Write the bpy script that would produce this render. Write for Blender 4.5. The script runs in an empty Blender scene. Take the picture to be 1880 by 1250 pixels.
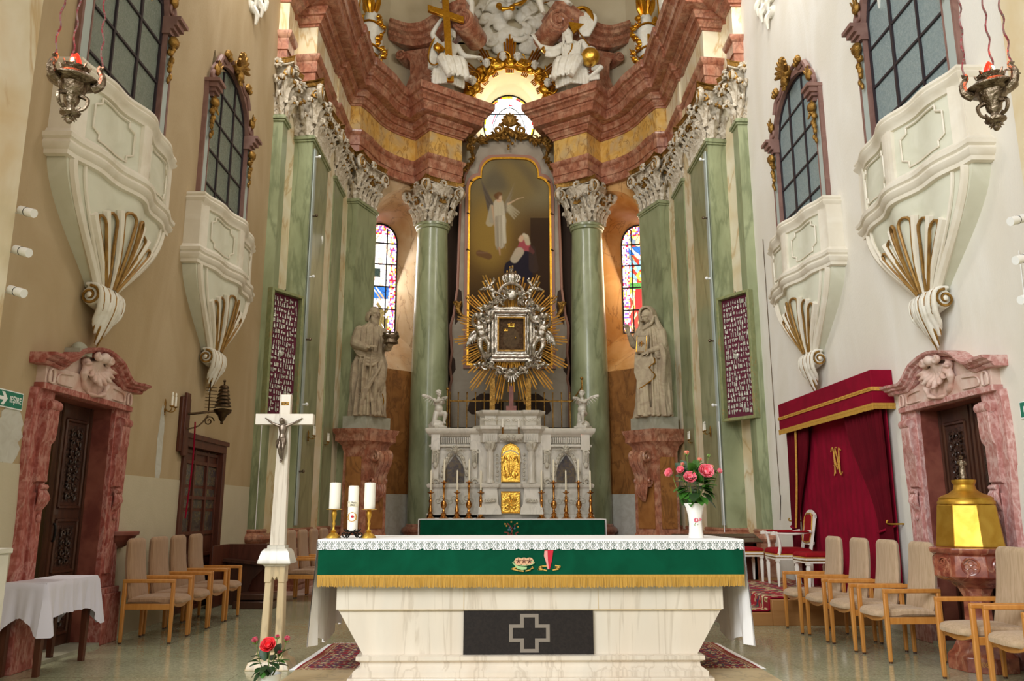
import bpy, bmesh, math, random
import numpy as np
from mathutils import Vector as V, Matrix
random.seed(7)
PI = math.pi
S = bpy.context.scene
COL = S.collection
sin, cos = math.sin, math.cos
R = math.radians
# ---------------------------------------------------------------- camera
cam = bpy.data.cameras.new('camera')
cam.sensor_width = 36; cam.lens = 1500/1880*36; cam.clip_end = 200
camo = bpy.data.objects.new('camera', cam); COL.objects.link(camo)
th = math.atan(315/1500); ps = math.atan(25/1500*cos(th))
camo.location = (-.22, 0, 1.33); camo.rotation_euler = (PI/2+th, 0, -ps)
S.camera = camo
# ---------------------------------------------------------------- light
S.view_settings.view_transform = 'Standard'; S.view_settings.look = 'None'
S.view_settings.exposure = 0.0; S.view_settings.gamma = 1
S.cycles.max_bounces = 6; S.cycles.diffuse_bounces = 4; S.cycles.glossy_bounces = 3
S.cycles.transmission_bounces = 4; S.cycles.transparent_max_bounces = 6
S.cycles.sample_clamp_indirect = 4; S.cycles.caustics_reflective = False; S.cycles.caustics_refractive = False
w = bpy.data.worlds.new('daylight'); S.world = w; w.use_nodes = True
w.node_tree.nodes['Background'].inputs[0].default_value = (1, .93, .84, 1)
w.node_tree.nodes['Background'].inputs[1].default_value = .62
def area(name, loc, target, sx, sy, e, col=(1, 1, 1)):
    l = bpy.data.lights.new(name, 'AREA'); l.shape = 'RECTANGLE'; l.size = sx; l.size_y = sy; l.energy = e; l.color = col
    o = bpy.data.objects.new(name, l); COL.objects.link(o); o.location = loc
    o.rotation_euler = (V(target)-V(loc)).to_track_quat('-Z', 'Y').to_euler()
    return o
area('nave_window_light_left', (-7.5, -5, 8.5), (3.2, 12, 2.5), 8, 8, 2500, (.93, .97, 1))
area('nave_window_light_right', (7.5, -7, 9), (-1, 14, 3.5), 4, 6, 350, (1, .93, .82))
area('clerestory_light_left', (-4.2, 11, 11.2), (1.5, 17, 5), 2.2, 2.6, 420, (1, .97, .93))
area('clerestory_light_right', (4.2, 11, 11.2), (-1.5, 17, 5), 2.2, 2.6, 300, (1, .95, .88))
def point(name, loc, e, col, r=.15):
    l = bpy.data.lights.new(name, 'POINT'); l.energy = e; l.color = col; l.shadow_soft_size = r
    o = bpy.data.objects.new(name, l); COL.objects.link(o); o.location = loc
# ---------------------------------------------------------------- node materials
def lin(c):
    if isinstance(c, str):
        c = [int(c[i:i+2], 16)/255 for i in (0, 2, 4)]
        c = [x/12.92 if x < .04 else ((x+.055)/1.055)**2.4 for x in c]
    return (*c[:3], 1)
def mat(name, c, rough=.5, metal=0, c2=None, sc=3, vein=None, vsc=1.5, vw=.04, bump=0, bsc=40, c3=None, sc3=.6, spec=.5,
        coat=0, sheen=0, trans=0, emit=0, attr=None, alpha=None, stretch=None, stain=None, amt3=1, rot=None, vdist=6, glow=None, vamt=.7):
    m = bpy.data.materials.new(name); m.use_nodes = True; N = m.node_tree.nodes; L = m.node_tree.links
    b = N['Principled BSDF']; b.inputs['Roughness'].default_value = rough; b.inputs['Metallic'].default_value = metal
    b.inputs['Specular IOR Level'].default_value = spec; b.inputs['Coat Weight'].default_value = coat
    b.inputs['Sheen Weight'].default_value = sheen; b.inputs['Transmission Weight'].default_value = trans
    tc = N.new('ShaderNodeTexCoord'); mp = N.new('ShaderNodeMapping'); L.new(tc.outputs['Object'], mp.inputs[0])
    if stretch: mp.inputs['Scale'].default_value = stretch
    if rot: mp.inputs['Rotation'].default_value = [R(a) for a in rot]
    co = mp.outputs[0]
    def noise(s, d=4, dist=0):
        n = N.new('ShaderNodeTexNoise'); n.inputs['Scale'].default_value = s; n.inputs['Detail'].default_value = d
        n.inputs['Distortion'].default_value = dist; L.new(co, n.inputs['Vector']); return n.outputs[0]
    def ramp(src, a, bb, ca=(0, 0, 0, 1), cb=(1, 1, 1, 1)):
        r = N.new('ShaderNodeValToRGB'); r.color_ramp.elements[0].position = a; r.color_ramp.elements[1].position = bb
        r.color_ramp.elements[0].color = ca; r.color_ramp.elements[1].color = cb; L.new(src, r.inputs[0]); return r.outputs[0]
    def mix(f, a, bb, mode='MIX'):
        x = N.new('ShaderNodeMix'); x.data_type = 'RGBA'; x.blend_type = mode
        for i, v in ((0, f), (6, a), (7, bb)):
            if hasattr(v, 'is_linked') or hasattr(v, 'links'): L.new(v, x.inputs[i])
            else: x.inputs[i].default_value = v
        return x.outputs[2]
    cur = lin(c)
    if attr:
        a = N.new('ShaderNodeAttribute'); a.attribute_name = attr; cur = a.outputs['Color']
    if c2: cur = mix(ramp(noise(sc, 6, 1.2), .38, .62), cur, lin(c2))
    if c3:
        f = ramp(noise(sc3, 5, .5), .45, .68)
        cur = mix(mix(1-amt3, f, (0, 0, 0, 1)) if amt3 < 1 else f, cur, lin(c3))
    if vein:
        mv = N.new('ShaderNodeMapping'); mv.inputs['Rotation'].default_value = (.5, .6, .3); mv.inputs['Scale'].default_value = (1, 1, .4); L.new(co, mv.inputs[0])
        nv = N.new('ShaderNodeTexNoise'); nv.inputs['Scale'].default_value = vsc; nv.inputs['Detail'].default_value = 7; nv.inputs['Roughness'].default_value = .55
        nv.inputs['Distortion'].default_value = .6; L.new(mv.outputs[0], nv.inputs['Vector'])
        s1 = N.new('ShaderNodeMath'); s1.operation = 'SUBTRACT'; s1.inputs[1].default_value = .5; L.new(nv.outputs[0], s1.inputs[0])
        s2 = N.new('ShaderNodeMath'); s2.operation = 'ABSOLUTE'; L.new(s1.outputs[0], s2.inputs[0])
        f = ramp(s2.outputs[0], 0, vw*.28, (vamt, vamt, vamt, 1), (0, 0, 0, 1))
        cur = mix(f, cur, lin(vein))
    if stain:
        f = ramp(noise(stain[1], 8, .3), stain[2], stain[2]+.03)
        cur = mix(f, cur, lin(stain[0]))
    if isinstance(cur, tuple): b.inputs['Base Color'].default_value = cur
    else: L.new(cur, b.inputs['Base Color'])
    if emit:
        b.inputs['Emission Strength'].default_value = emit
        if glow: b.inputs['Emission Color'].default_value = lin(glow)
        elif isinstance(cur, tuple): b.inputs['Emission Color'].default_value = cur
        else: L.new(cur, b.inputs['Emission Color'])
    if alpha:
        a2 = N.new('ShaderNodeAttribute'); a2.attribute_name = attr; L.new(a2.outputs['Alpha'], b.inputs['Alpha'])
    if bump:
        bp = N.new('ShaderNodeBump'); bp.inputs['Strength'].default_value = bump; bp.inputs['Distance'].default_value = .02
        L.new(noise(bsc, 5), bp.inputs['Height']); L.new(bp.outputs[0], b.inputs['Normal'])
    return m
M = {}
M['plaster_left'] = mat('warm_shaded_plaster', 'B8A382', .9, c2='AE9875', sc=1.2, c3='A18960', sc3=.45, bump=.15, bsc=60, amt3=.7, stretch=(1, 1, .45))  # shade of the left wall put into a browner plaster colour
M['plaster_right'] = mat('pale_lit_plaster', 'EBE8E0', .9, c2='E3DED2', sc=1.1, c3='D6CEBF', sc3=.5, bump=.15, bsc=60, amt3=.6, stretch=(1, 1, .45))  # daylight on the right wall put into a whiter plaster colour
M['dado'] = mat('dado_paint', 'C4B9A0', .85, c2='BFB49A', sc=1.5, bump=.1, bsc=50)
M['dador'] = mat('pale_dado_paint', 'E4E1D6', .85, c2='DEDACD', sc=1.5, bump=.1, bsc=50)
M['patch'] = mat('bare_plaster_patch', 'C6C4BA', .9, c2='BAB6AA', sc=6)
M['attic'] = mat('attic_plaster', 'CBBFA3', .9, c2='C4B698', sc=.8, bump=.1)
M['creamglow'] = mat('embrasure_plaster', 'F6E8BE', .8)
M['cream'] = mat('cream_marble', 'DDD0AE', .35, c2='E8DFC6', sc=1.3, c3='D2B47C', sc3=1.1, vein='BF9A5C', vsc=1.4, vw=.12, amt3=.6)
M['green'] = mat('green_marble', '959C78', .3, c2='878E6A', sc=2.2, c3='A4AB86', sc3=1.7, vein='5F6848', vsc=1.8, vw=.14, stretch=(1, 1, .55), coat=.15, vamt=.55)
M['greend'] = mat('deep_green_marble', '98A177', .32, c2='89946B', sc=2.5, c3='A7AC88', sc3=1.9, vein='5E6B4B', vsc=1.1, vw=.07, stretch=(1, 1, .5))
M['pink'] = mat('red_pink_marble', 'AC7258', .32, c2='965A42', sc=9, c3='C79C80', sc3=5, vein='6A3828', vsc=5, vw=.16, coat=.25, amt3=.8, vamt=.6)
M['pinkpale'] = mat('pale_pink_marble', 'D2B4A6', .5, c2='C69D8E', sc=5, c3='DFCBC0', sc3=3, bump=.1)
M['pinkdoor'] = mat('door_red_marble', 'A2574C', .5, c2='8E4238', sc=14, c3='C08078', sc3=16, vein='D0A598', vsc=9, vw=.16, amt3=.7, bump=.15, vamt=.5)
M['pinkdoor_r'] = mat('rosy_door_marble', 'BE8780', .5, c2='B0736C', sc=14, c3='DAB2AC', sc3=16, vein='E8CFC8', vsc=9, vw=.16, amt3=.7, bump=.15, vamt=.5)
M['jamb'] = mat('brown_red_marble_jamb', '83483C', .4, c2='6F372E', sc=5, c3='995C4A', sc3=3)
M['yellow'] = mat('yellow_marble', 'CFA04C', .32, c2='D9B268', sc=4, c3='AFA592', sc3=2.2, vein='8A5A24', vsc=4, vw=.1, amt3=.7)
M['ochre'] = mat('ochre_panel_marble', 'A06C38', .45, c2='8E5C2C', sc=3, vein='6A4220', vsc=3, vw=.12)
M['niche'] = mat('niche_marbling', 'CDA068', .35, c2='C08C4C', sc=1.6, vein='8A5C33', vsc=1.6, vw=.05)
M['nichel'] = mat('pale_niche_marbling', 'C8B394', .35, c2='BCA07C', sc=1.3, c3='B58C60', sc3=.7, vein='86694A', vsc=1.6, vw=.05)
M['white'] = mat('white_stucco', 'E9E5DA', .6, c2='DED8C9', sc=6, bump=.1)
M['whitew'] = mat('white_wood', 'EAE6DA', .45)
M['balc'] = mat('balcony_cream_paint', 'E8E1D2', .6, c2='DFD6C4', sc=3)
M['balcg'] = mat('balcony_mint_paint', 'D9D8C6', .6, c2='D1D0BC', sc=3)
M['stone'] = mat('statue_stone', 'AB9A7E', .8, c2='94826A', sc=5, bump=.3, bsc=60)
M['stonec'] = mat('statue_stone_pale', 'B9AA8E', .8, c2='A3927A', sc=5, bump=.3, bsc=60)
M['plinth'] = mat('grey_plinth_stone', 'A3A190', .8, c2='979481', sc=4)
M['wmarb'] = mat('white_marble', 'DAD4C8', .28, c2='D0CABC', sc=3, vein='B5B0A4', vsc=3, vw=.1, coat=.15, vamt=.5)
M['wmarbv'] = mat('veined_white_marble', 'E2D8C8', .25, c2='DACDBB', sc=1.3, vein='AFA08C', vsc=3.2, vw=.12, stretch=(1.6, 1, .35), coat=.2, c3='D0C8BA', sc3=2, amt3=.5, vamt=.45)
M['wcarve'] = mat('carved_white_marble', 'D2CCBE', .55, c2='C2BBA9', sc=9, bump=.6, bsc=45)
M['beigem'] = mat('beige_veined_marble', 'D2BD98', .28, c2='C6AE85', sc=2.2, vein='8F7F6A', vsc=4, vw=.12, stretch=(1, 1, .5), vamt=.5)
M['black'] = mat('dark_granite', '1F1A18', .6, c2='27211E', sc=30, spec=.25)
M['gran'] = mat('grey_granite_line', '83796E', .5)
M['gold'] = mat('gold_leaf', 'DDA63C', .28, 1, c2='C98F2C', sc=9, bump=.2, bsc=30)
M['goldd'] = mat('old_gilding', 'AC8340', .42, .75, c2='7C5A24', sc=9, bump=.6, bsc=45)
M['goldr'] = mat('bright_gold', 'F0BE55', .22, 1, bump=.5, bsc=28)
M['ray'] = mat('gilded_rays', 'FFDA8C', .36, .9, c2='EDBE68', sc=6)
M['brass'] = mat('polished_brass', 'CFA648', .45, .9, c2='BD9034', sc=4, bump=.15, bsc=12)
M['copper'] = mat('copper_brass', 'C08A4A', .25, 1, c2='A97036', sc=5)
M['silver'] = mat('silver', 'D8D2C8', .24, 1, c2='A89F93', sc=12, bump=.5, bsc=40)
M['dsilver'] = mat('tarnished_silver', '8E7F6C', .3, 1, c2='5D4D3C', sc=16, bump=.6, bsc=45)
M['bronze'] = mat('dark_bronze', '5A4630', .4, .9, c2='3C2D1E', sc=8)
M['iron'] = mat('black_iron', '1C1A19', .5, .6)
M['pewter'] = mat('corpus_metal', '8A7C6E', .35, .9, c2='6D6055', sc=14)
M['wood'] = mat('honey_beech', 'C98B44', .35, c2='BC7B36', sc=3, stretch=(6, 6, .6), coat=.3)
M['dwood'] = mat('dark_carved_oak', '4B2A1B', .4, c2='3A1F13', sc=4, stretch=(4, 4, .5), coat=.25)
M['dwoodc'] = mat('dark_carving', '41271B', .32, c2='25140D', sc=22, bump=1, bsc=30, coat=.3)
M['rwood'] = mat('red_brown_wood', '5A2C1C', .42, c2='48200F', sc=3, stretch=(4, 4, .5))
M['stepw'] = mat('dais_wood', 'A87846', .5, c2='9C6C3C', sc=2, stretch=(.6, .6, 4))
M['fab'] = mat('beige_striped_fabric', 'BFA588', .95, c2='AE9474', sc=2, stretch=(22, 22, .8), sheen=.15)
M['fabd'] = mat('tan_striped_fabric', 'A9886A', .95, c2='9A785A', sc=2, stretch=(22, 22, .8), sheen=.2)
M['velvet'] = mat('crimson_velvet', '8C0A2A', .9, c2='7C0824', sc=2, spec=.15)
M['velvetd'] = mat('dark_crimson_velvet', '5C0716', .9, c2='500512', sc=2, spec=.15)
M['seat'] = mat('red_upholstery', '98121E', .9, c2='8A0E18', sc=3, spec=.2)
M['braid'] = mat('gold_braid', 'D2A149', .6, c2='B98532', sc=30)
M['gcloth'] = mat('green_cloth', '034F36', .95, c2='02452E', sc=3, spec=.15)
M['fringe'] = mat('gold_fringe', 'C6983F', .7, c2='B1842F', sc=3, stretch=(40, 40, 1))
M['linen'] = mat('white_linen', 'F1EFEE', .85, bump=.12, bsc=8)
M['lilac'] = mat('pale_satin_cloth', 'D9D6E6', .5, sheen=.3, bump=.15, bsc=6)
M['candle'] = mat('ivory_wax', 'F2E9CF', .5)
M['wax'] = mat('white_wax', 'F6F1E4', .45)
M['leafg'] = mat('rose_leaf', '457A2C', .45, c2='35641F', sc=6)
M['leafd'] = mat('dark_rose_leaf', '27451F', .5, c2='1F3919', sc=6)
M['leafl'] = mat('light_rose_leaf', '7D9C50', .5)
M['stem'] = mat('rose_stem', '6B7D3B', .6)
M['rose'] = mat('pink_rose_petals', 'F0566E', .6, c2='F79AA6', sc=25)
M['rosep'] = mat('salmon_rose_bud', 'EC7268', .6, c2='F4A386', sc=25)
M['roser'] = mat('red_rose_petals', 'E81C22', .6, c2='F4404A', sc=25)
M['rosem'] = mat('magenta_rose_bud', 'C83A5A', .6, c2='DD6A7E', sc=25)
M['porc'] = mat('white_porcelain', 'F5F3EF', .15, coat=.5)
M['fontm'] = mat('dark_red_font_marble', '8C4634', .25, c2='74342A', sc=12, c3='AD6A50', sc3=8, vein='D0A080', vsc=6, vw=.1, coat=.4, vamt=.4)
M['sign'] = mat('sign_green', '12765E', .5)
M['signw'] = mat('sign_white', 'F2F4F2', .5)
M['lampw'] = mat('white_lamp_body', 'F2F2F0', .4)
M['grey'] = mat('retable_grey_paint', 'A39786', .7, c2='978A79', sc=2)
M['greyp'] = mat('retable_rose_paint', 'A0705C', .6)
M['darkv'] = mat('dark_void', '3A2A20', .9)
M['bluegrey'] = mat('blue_grey_reveal', 'AEB7B2', .8)
M['mauve'] = mat('mauve_frame_paint', '8D6A60', .6, c2='7E5B52', sc=4)
M['lead'] = mat('window_bar_iron', '2A2026', .5)
M['glass_l'] = mat('frosted_glass', '7F8A7C', .22, c2='8C9688', sc=30, bump=.5, bsc=90, trans=.15, spec=.7)
M['glass_r'] = mat('frosted_glass_reflecting', '8FA3A6', .2, c2='A2B3B4', sc=30, bump=.5, bsc=90, trans=.15, spec=.8)  # bluish reflection on the right-hand panes put into the glass colour
M['caseglass'] = mat('case_backing_velvet', '5E1A30', .8)
M['frameg'] = mat('green_marbled_frame', '8C8F63', .5, c2='7B8257', sc=8, vein='A0703F', vsc=2, vw=.03)
M['silverv'] = mat('votive_silver', 'D9DACF', .35, .55, bump=.3, bsc=60)
M['flame'] = mat('red_lamp_glow', 'FF1A08', .3, emit=2.2, glow='FF1E08')
M['flamew'] = mat('lamp_hot_core', 'FFE0A0', .3, emit=25, glow='FFD080')
M['pic'] = mat('painted_canvas', 'FFFFFF', .8, attr='Col', spec=.15)
M['rug'] = mat('woven_rug', 'FFFFFF', .95, attr='Col', bump=.3, bsc=150)
M['stained'] = mat('stained_glass_lit', '000000', .3, attr='Col', emit=2.2)
M['oculus'] = mat('bright_stained_glass', '000000', .3, attr='Col', emit=3.2)
M['lace'] = mat('white_lace', 'FFFFFF', .9, attr='Col', alpha=True)
M['emb'] = mat('embroidery', 'FFFFFF', .8, attr='Col')
def terrazzo():
    m = mat('green_terrazzo', 'B2B59C', .13, c2='A6AA8E', sc=1.2, coat=.15)
    N = m.node_tree.nodes; L = m.node_tree.links; b = N['Principled BSDF']
    src = b.inputs['Base Color'].links[0].from_socket
    tc = N.new('ShaderNodeTexCoord'); vo = N.new('ShaderNodeTexVoronoi'); vo.inputs['Scale'].default_value = 70; L.new(tc.outputs['Object'], vo.inputs['Vector'])
    r = N.new('ShaderNodeValToRGB'); r.color_ramp.elements[0].position = .3; r.color_ramp.elements[1].position = .75
    r.color_ramp.elements[0].color = (.74, .72, .66, 1); r.color_ramp.elements[1].color = (1.1, 1.08, 1.02, 1); L.new(vo.outputs['Color'], r.inputs[0])
    x = N.new('ShaderNodeMix'); x.data_type = 'RGBA'; x.blend_type = 'MULTIPLY'; x.inputs[0].default_value = .8
    L.new(src, x.inputs[6]); L.new(r.outputs[0], x.inputs[7])
    bk = N.new('ShaderNodeTexBrick'); bk.offset = 0; bk.inputs['Scale'].default_value = 1; bk.inputs['Brick Width'].default_value = 1.2; bk.inputs['Row Height'].default_value = 1.2
    bk.inputs['Mortar Size'].default_value = .004; bk.inputs['Color1'].default_value = bk.inputs['Color2'].default_value = (1, 1, 1, 1); bk.inputs['Mortar'].default_value = (.75, .75, .72, 1)
    L.new(tc.outputs['Object'], bk.inputs['Vector'])
    y = N.new('ShaderNodeMix'); y.data_type = 'RGBA'; y.blend_type = 'MULTIPLY'; y.inputs[0].default_value = 1
    L.new(x.outputs[2], y.inputs[6]); L.new(bk.outputs['Color'], y.inputs[7]); L.new(y.outputs[2], b.inputs['Base Color'])
    return m
M['floor'] = terrazzo()
# ---------------------------------------------------------------- mesh builder
class B:
    def __init__(s): s.v = []; s.f = []; s.m = Matrix.Identity(4); s.a = []
    def at(s, loc=(0, 0, 0), rz=0, rx=0, ry=0, sc=(1, 1, 1)):
        if not hasattr(sc, '__len__'): sc = (sc,)*3
        s.m = Matrix.Translation(loc) @ Matrix.Rotation(rz, 4, 'Z') @ Matrix.Rotation(ry, 4, 'Y') @ Matrix.Rotation(rx, 4, 'X') @ Matrix.Diagonal((*sc, 1)); return s
    def add(s, vs, fs):
        n = len(s.v); m = s.m; s.a.append((n, len(s.f)))
        s.v += [m @ V(p) for p in vs]; s.f += [tuple(i+n for i in f) for f in fs]; return s
    def box(s, x0, x1, y0, y1, z0, z1):
        s.add([(x, y, z) for x in (x0, x1) for y in (y0, y1) for z in (z0, z1)], [(0, 1, 3, 2), (4, 6, 7, 5), (0, 4, 5, 1), (2, 3, 7, 6), (0, 2, 6, 4), (1, 5, 7, 3)]); return s
    def rings(s, rs, close=True, cap=True, loop=False):
        n = len(rs[0]); vs = [p for r in rs for p in r]; fs = []
        for i in range(len(rs)-(0 if loop else 1)):
            i2 = (i+1) % len(rs)
            for j in range(n if close else n-1):
                k = (j+1) % n; fs.append((i*n+j, i*n+k, i2*n+k, i2*n+j))
        if cap and not loop and close: fs += [tuple(range(n-1, -1, -1)), tuple((len(rs)-1)*n+j for j in range(n))]
        return s.add(vs, fs)
    def cyl(s, p0, p1, r0, r1=None, n=12):
        return s.tube([p0, p1], [r0, r0 if r1 is None else r1], n)
    def tube(s, pts, r, n=8, flat=1, up=None):
        pts = [V(p) for p in pts]; L_ = len(pts)
        if not hasattr(r, '__len__'): r = [r]*L_
        if 3 <= L_ <= 13 and L_ != 5 or L_ == 5 and (pts[0]-pts[-1]).length > 1e-4:
            q = []; rr = []; k = 3 if L_ < 6 else 2
            for i in range(L_-1):
                a, b0, c, d = pts[max(i-1, 0)], pts[i], pts[i+1], pts[min(i+2, L_-1)]
                for j in range(k):
                    t = j/k; q.append(.5*(2*b0+(c-a)*t+(2*a-5*b0+4*c-d)*t*t+(3*b0-a-3*c+d)*t**3)); rr.append(r[i]+(r[i+1]-r[i])*t)
            q.append(pts[-1]); rr.append(r[-1]); pts, r, L_ = q, rr, len(q)
        rs = []; a = None
        for i, p in enumerate(pts):
            t = (pts[min(i+1, L_-1)]-pts[max(i-1, 0)])
            t = t.normalized() if t.length > 1e-9 else V((0, 0, 1))
            if a is None:
                a = V(up) if up else (V((0, 0, 1)) if abs(t.z) < .9 else V((1, 0, 0)))
            a = (a-t*a.dot(t)); a = a.normalized() if a.length > 1e-6 else t.orthogonal().normalized()
            b = t.cross(a)
            rs.append([p+(a*cos(2*PI*j/n)*flat+b*sin(2*PI*j/n))*r[i] for j in range(n)])
        return s.rings(rs)
    def lathe(s, prof, c=(0, 0, 0), n=24, sx=1, sy=1, fl=None):
        rs = []
        for r, z in prof:
            rs.append([(c[0]+r*sx*cos(2*PI*j/n)*(fl(2*PI*j/n, z) if fl else 1), c[1]+r*sy*sin(2*PI*j/n)*(fl(2*PI*j/n, z) if fl else 1), c[2]+z) for j in range(n)])
        return s.rings(rs)
    def sph(s, c, r, n=12, k=8):
        if not hasattr(r, '__len__'): r = (r,)*3
        rs = [[(c[0]+r[0]*sin(PI*i/k)*cos(2*PI*j/n), c[1]+r[1]*sin(PI*i/k)*sin(2*PI*j/n), c[2]-r[2]*cos(PI*i/k)) for j in range(n)] for i in range(1, k)]
        vs = [p for q in rs for p in q]; m = len(vs); vs += [(c[0], c[1], c[2]-r[2]), (c[0], c[1], c[2]+r[2])]
        fs = [(i*n+j, i*n+(j+1) % n, (i+1)*n+(j+1) % n, (i+1)*n+j) for i in range(k-2) for j in range(n)]
        fs += [(m, (j+1) % n, j) for j in range(n)]+[(m+1, (k-2)*n+j, (k-2)*n+(j+1) % n) for j in range(n)]
        return s.add(vs, fs)
    def prism(s, poly, a0, a1, ax='z'):
        f = {'z': lambda p, a: (p[0], p[1], a), 'x': lambda p, a: (a, p[0], p[1]), 'y': lambda p, a: (p[0], a, p[1])}[ax]
        return s.rings([[f(p, a0) for p in poly], [f(p, a1) for p in poly]])
    def ribbon(s, outer, inner, a0, a1, ax='y'):
        f = {'z': lambda p, a: (p[0], p[1], a), 'x': lambda p, a: (a, p[0], p[1]), 'y': lambda p, a: (p[0], a, p[1])}[ax]
        for i in range(len(outer)-1):
            q = [outer[i], outer[i+1], inner[i+1], inner[i]]; s.prism(q, a0, a1, ax)
        return s
    def sweep(s, path, prof, closed=False, side=1):
        """profile (offset, z) swept with mitred corners along a plan path; offset goes to the right of travel times side"""
        n = len(path); rs = []
        for i in range(n):
            p = V(path[i])
            a = V(path[i-1]) if (i > 0 or closed) else None; c = V(path[(i+1) % n]) if (i < n-1 or closed) else None
            d0 = (p-a).normalized() if a is not None else (c-p).normalized(); d1 = (c-p).normalized() if c is not None else d0
            n0 = V((d0.y, -d0.x)); n1 = V((d1.y, -d1.x)); m = (n0+n1); m = m/max(.25, m.dot(n0)) if m.length > 1e-6 else n0
            rs.append([(p.x+m.x*o*side, p.y+m.y*o*side, z) for o, z in prof])
        return s.rings(rs, close=True, cap=not closed, loop=closed)
    def panel(s, fr, prof_fn): pass
    def mesh(s, name):
        me = bpy.data.meshes.new(name)
        bm = bmesh.new(); vs = [bm.verts.new(p) for p in s.v]
        for f in s.f:
            try: bm.faces.new([vs[i] for i in f])
            except ValueError: pass
        bmesh.ops.recalc_face_normals(bm, faces=bm.faces)
        for e in bm.edges:
            e.smooth = len(e.link_faces) == 2 and e.calc_face_angle(3.1) < R(38)
        for f in bm.faces: f.smooth = True
        bm.to_mesh(me); bm.free(); return me
    def clusters(s):
        """builders of the far-apart pieces of this mesh"""
        k = len(s.a)
        if k < 2 or k > 400: return [s]
        P = np.array([tuple(p) for p in s.v]); e = s.a+[(len(s.v), len(s.f))]
        lo = np.array([P[e[i][0]:e[i+1][0]].min(0) for i in range(k)]); hi = np.array([P[e[i][0]:e[i+1][0]].max(0) for i in range(k)])
        size = (hi-lo).max(1); gap = np.maximum(0, np.maximum(lo[:, None]-hi[None], lo[None]-hi[:, None]))
        near = np.sqrt((gap**2).sum(2)) <= np.maximum(.02, .45*np.maximum(size[:, None], size[None])); g = list(range(k))
        def find(i):
            while g[i] != i: g[i] = g[g[i]]; i = g[i]
            return i
        for i, j in zip(*np.nonzero(np.triu(near, 1))): g[find(i)] = find(j)
        ids = sorted({find(i) for i in range(k)})
        if len(ids) < 2 or len(ids) > 14: return [s]
        out = []
        for q in ids:
            b = B()
            for i in range(k):
                if find(i) == q:
                    n0 = len(b.v); b.a.append((n0, len(b.f))); b.v += s.v[e[i][0]:e[i+1][0]]; b.f += [tuple(x-e[i][0]+n0 for x in f) for f in s.f[e[i][1]:e[i+1][1]]]
            out.append(b)
        return out
    def obj(s, name, m, parent=None, w=False, bevel=0, seg=2, vox=0, sm=0, dec=0):
        if parent is not None and not vox:
            cl = s.clusters()
            if len(cl) > 1:
                r = [b.obj(name, m, parent, w, bevel, seg) for b in cl]; return r[0]
        o = bpy.data.objects.new(name, s.mesh(name)); COL.objects.link(o)
        o.data.materials.append(M[m] if isinstance(m, str) else m)
        if parent is not None:
            o.parent = parent
            if w: o.location = -parent_loc(parent)
        if vox:
            r = o.modifiers.new('Remesh', 'REMESH'); r.mode = 'VOXEL'; r.voxel_size = vox; r.use_smooth_shade = True
            if sm: q = o.modifiers.new('Smooth', 'SMOOTH'); q.iterations = sm; q.factor = .5
        if bevel:
            q = o.modifiers.new('Bevel', 'BEVEL'); q.width = bevel; q.segments = seg; q.limit_method = 'ANGLE'; q.angle_limit = R(40)
        return o
def parent_loc(p):
    l = V(p.location)
    while p.parent: p = p.parent; l += V(p.location)
    return l
def tag(o, label, cat, group=None, kind=None):
    o['label'] = label; o['category'] = cat
    if group: o['group'] = group
    if kind: o['kind'] = kind
    return o
def struct(o): o['kind'] = 'structure'; return o
def thing(name, label, cat, loc=(0, 0, 0), rz=0, group=None):
    o = bpy.data.objects.new(name, None); COL.objects.link(o); o.location = loc; o.rotation_euler = (0, 0, rz); o.empty_display_size = .1
    return tag(o, label, cat, group)
KIDS = {}
def kids(o): return [c for c in COL.objects if c.parent == o]
def dup(root, loc=None, rz=None, label=None, group=None, sc=None, mirror=False, swap=None):
    def rec(o, par):
        c = o.copy(); COL.objects.link(c)
        if par is not None: c.parent = par
        if swap and c.type == 'MESH' and o.data.materials and o.data.materials[0].name in swap:
            nm = o.data.copy(); nm.materials[0] = M[swap[o.data.materials[0].name]]; c.data = nm
        for ch in kids(o): rec(ch, c)
        return c
    r = rec(root, None)
    if loc is not None: r.location = loc
    if rz is not None: r.rotation_euler = (0, 0, rz)
    if sc: r.scale = sc if hasattr(sc, '__len__') else (sc,)*3
    if mirror: r.location = (-root.location.x+(.1 if mirror == 2 else 0), root.location.y, root.location.z); r.scale = (-1, 1, 1)
    if label: r['label'] = label
    if group: r['group'] = group
    return r
def picture(name, x0, x1, z0, z1, nx, ny, fn, m, parent=None, pos=None, alpha=False, shape=None):
    """coloured sheet: fn(u, v) gives rgb(a) arrays; pos(u, v) gives the point; shape(u, v) keeps a cell"""
    u = np.linspace(0, 1, nx+1); v = np.linspace(0, 1, ny+1); U_, V_ = np.meshgrid(u, v)
    c = fn(U_.ravel(), V_.ravel())
    if pos: P = [pos(a, b) for a, b in zip(U_.ravel(), V_.ravel())]
    else: P = np.stack([x0+(x1-x0)*U_.ravel(), 0*U_.ravel(), z0+(z1-z0)*V_.ravel()], 1).tolist()
    F = []
    for j in range(ny):
        for i in range(nx):
            if shape and not shape((i+.5)/nx, (j+.5)/ny): continue
            a = j*(nx+1)+i; F.append((a, a+1, a+nx+2, a+nx+1))
    me = bpy.data.meshes.new(name); me.from_pydata([tuple(p) for p in P], [], F)
    at = me.color_attributes.new('Col', 'FLOAT_COLOR', 'POINT')
    rgba = np.ones((len(P), 4)); rgba[:, :c.shape[1]] = c
    at.data.foreach_set('color', rgba.ravel()); me.materials.append(M[m] if isinstance(m, str) else m)
    for p in me.polygons: p.use_smooth = True
    o = bpy.data.objects.new(name, me); COL.objects.link(o)
    if parent is not None: o.parent = parent
    return o
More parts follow.
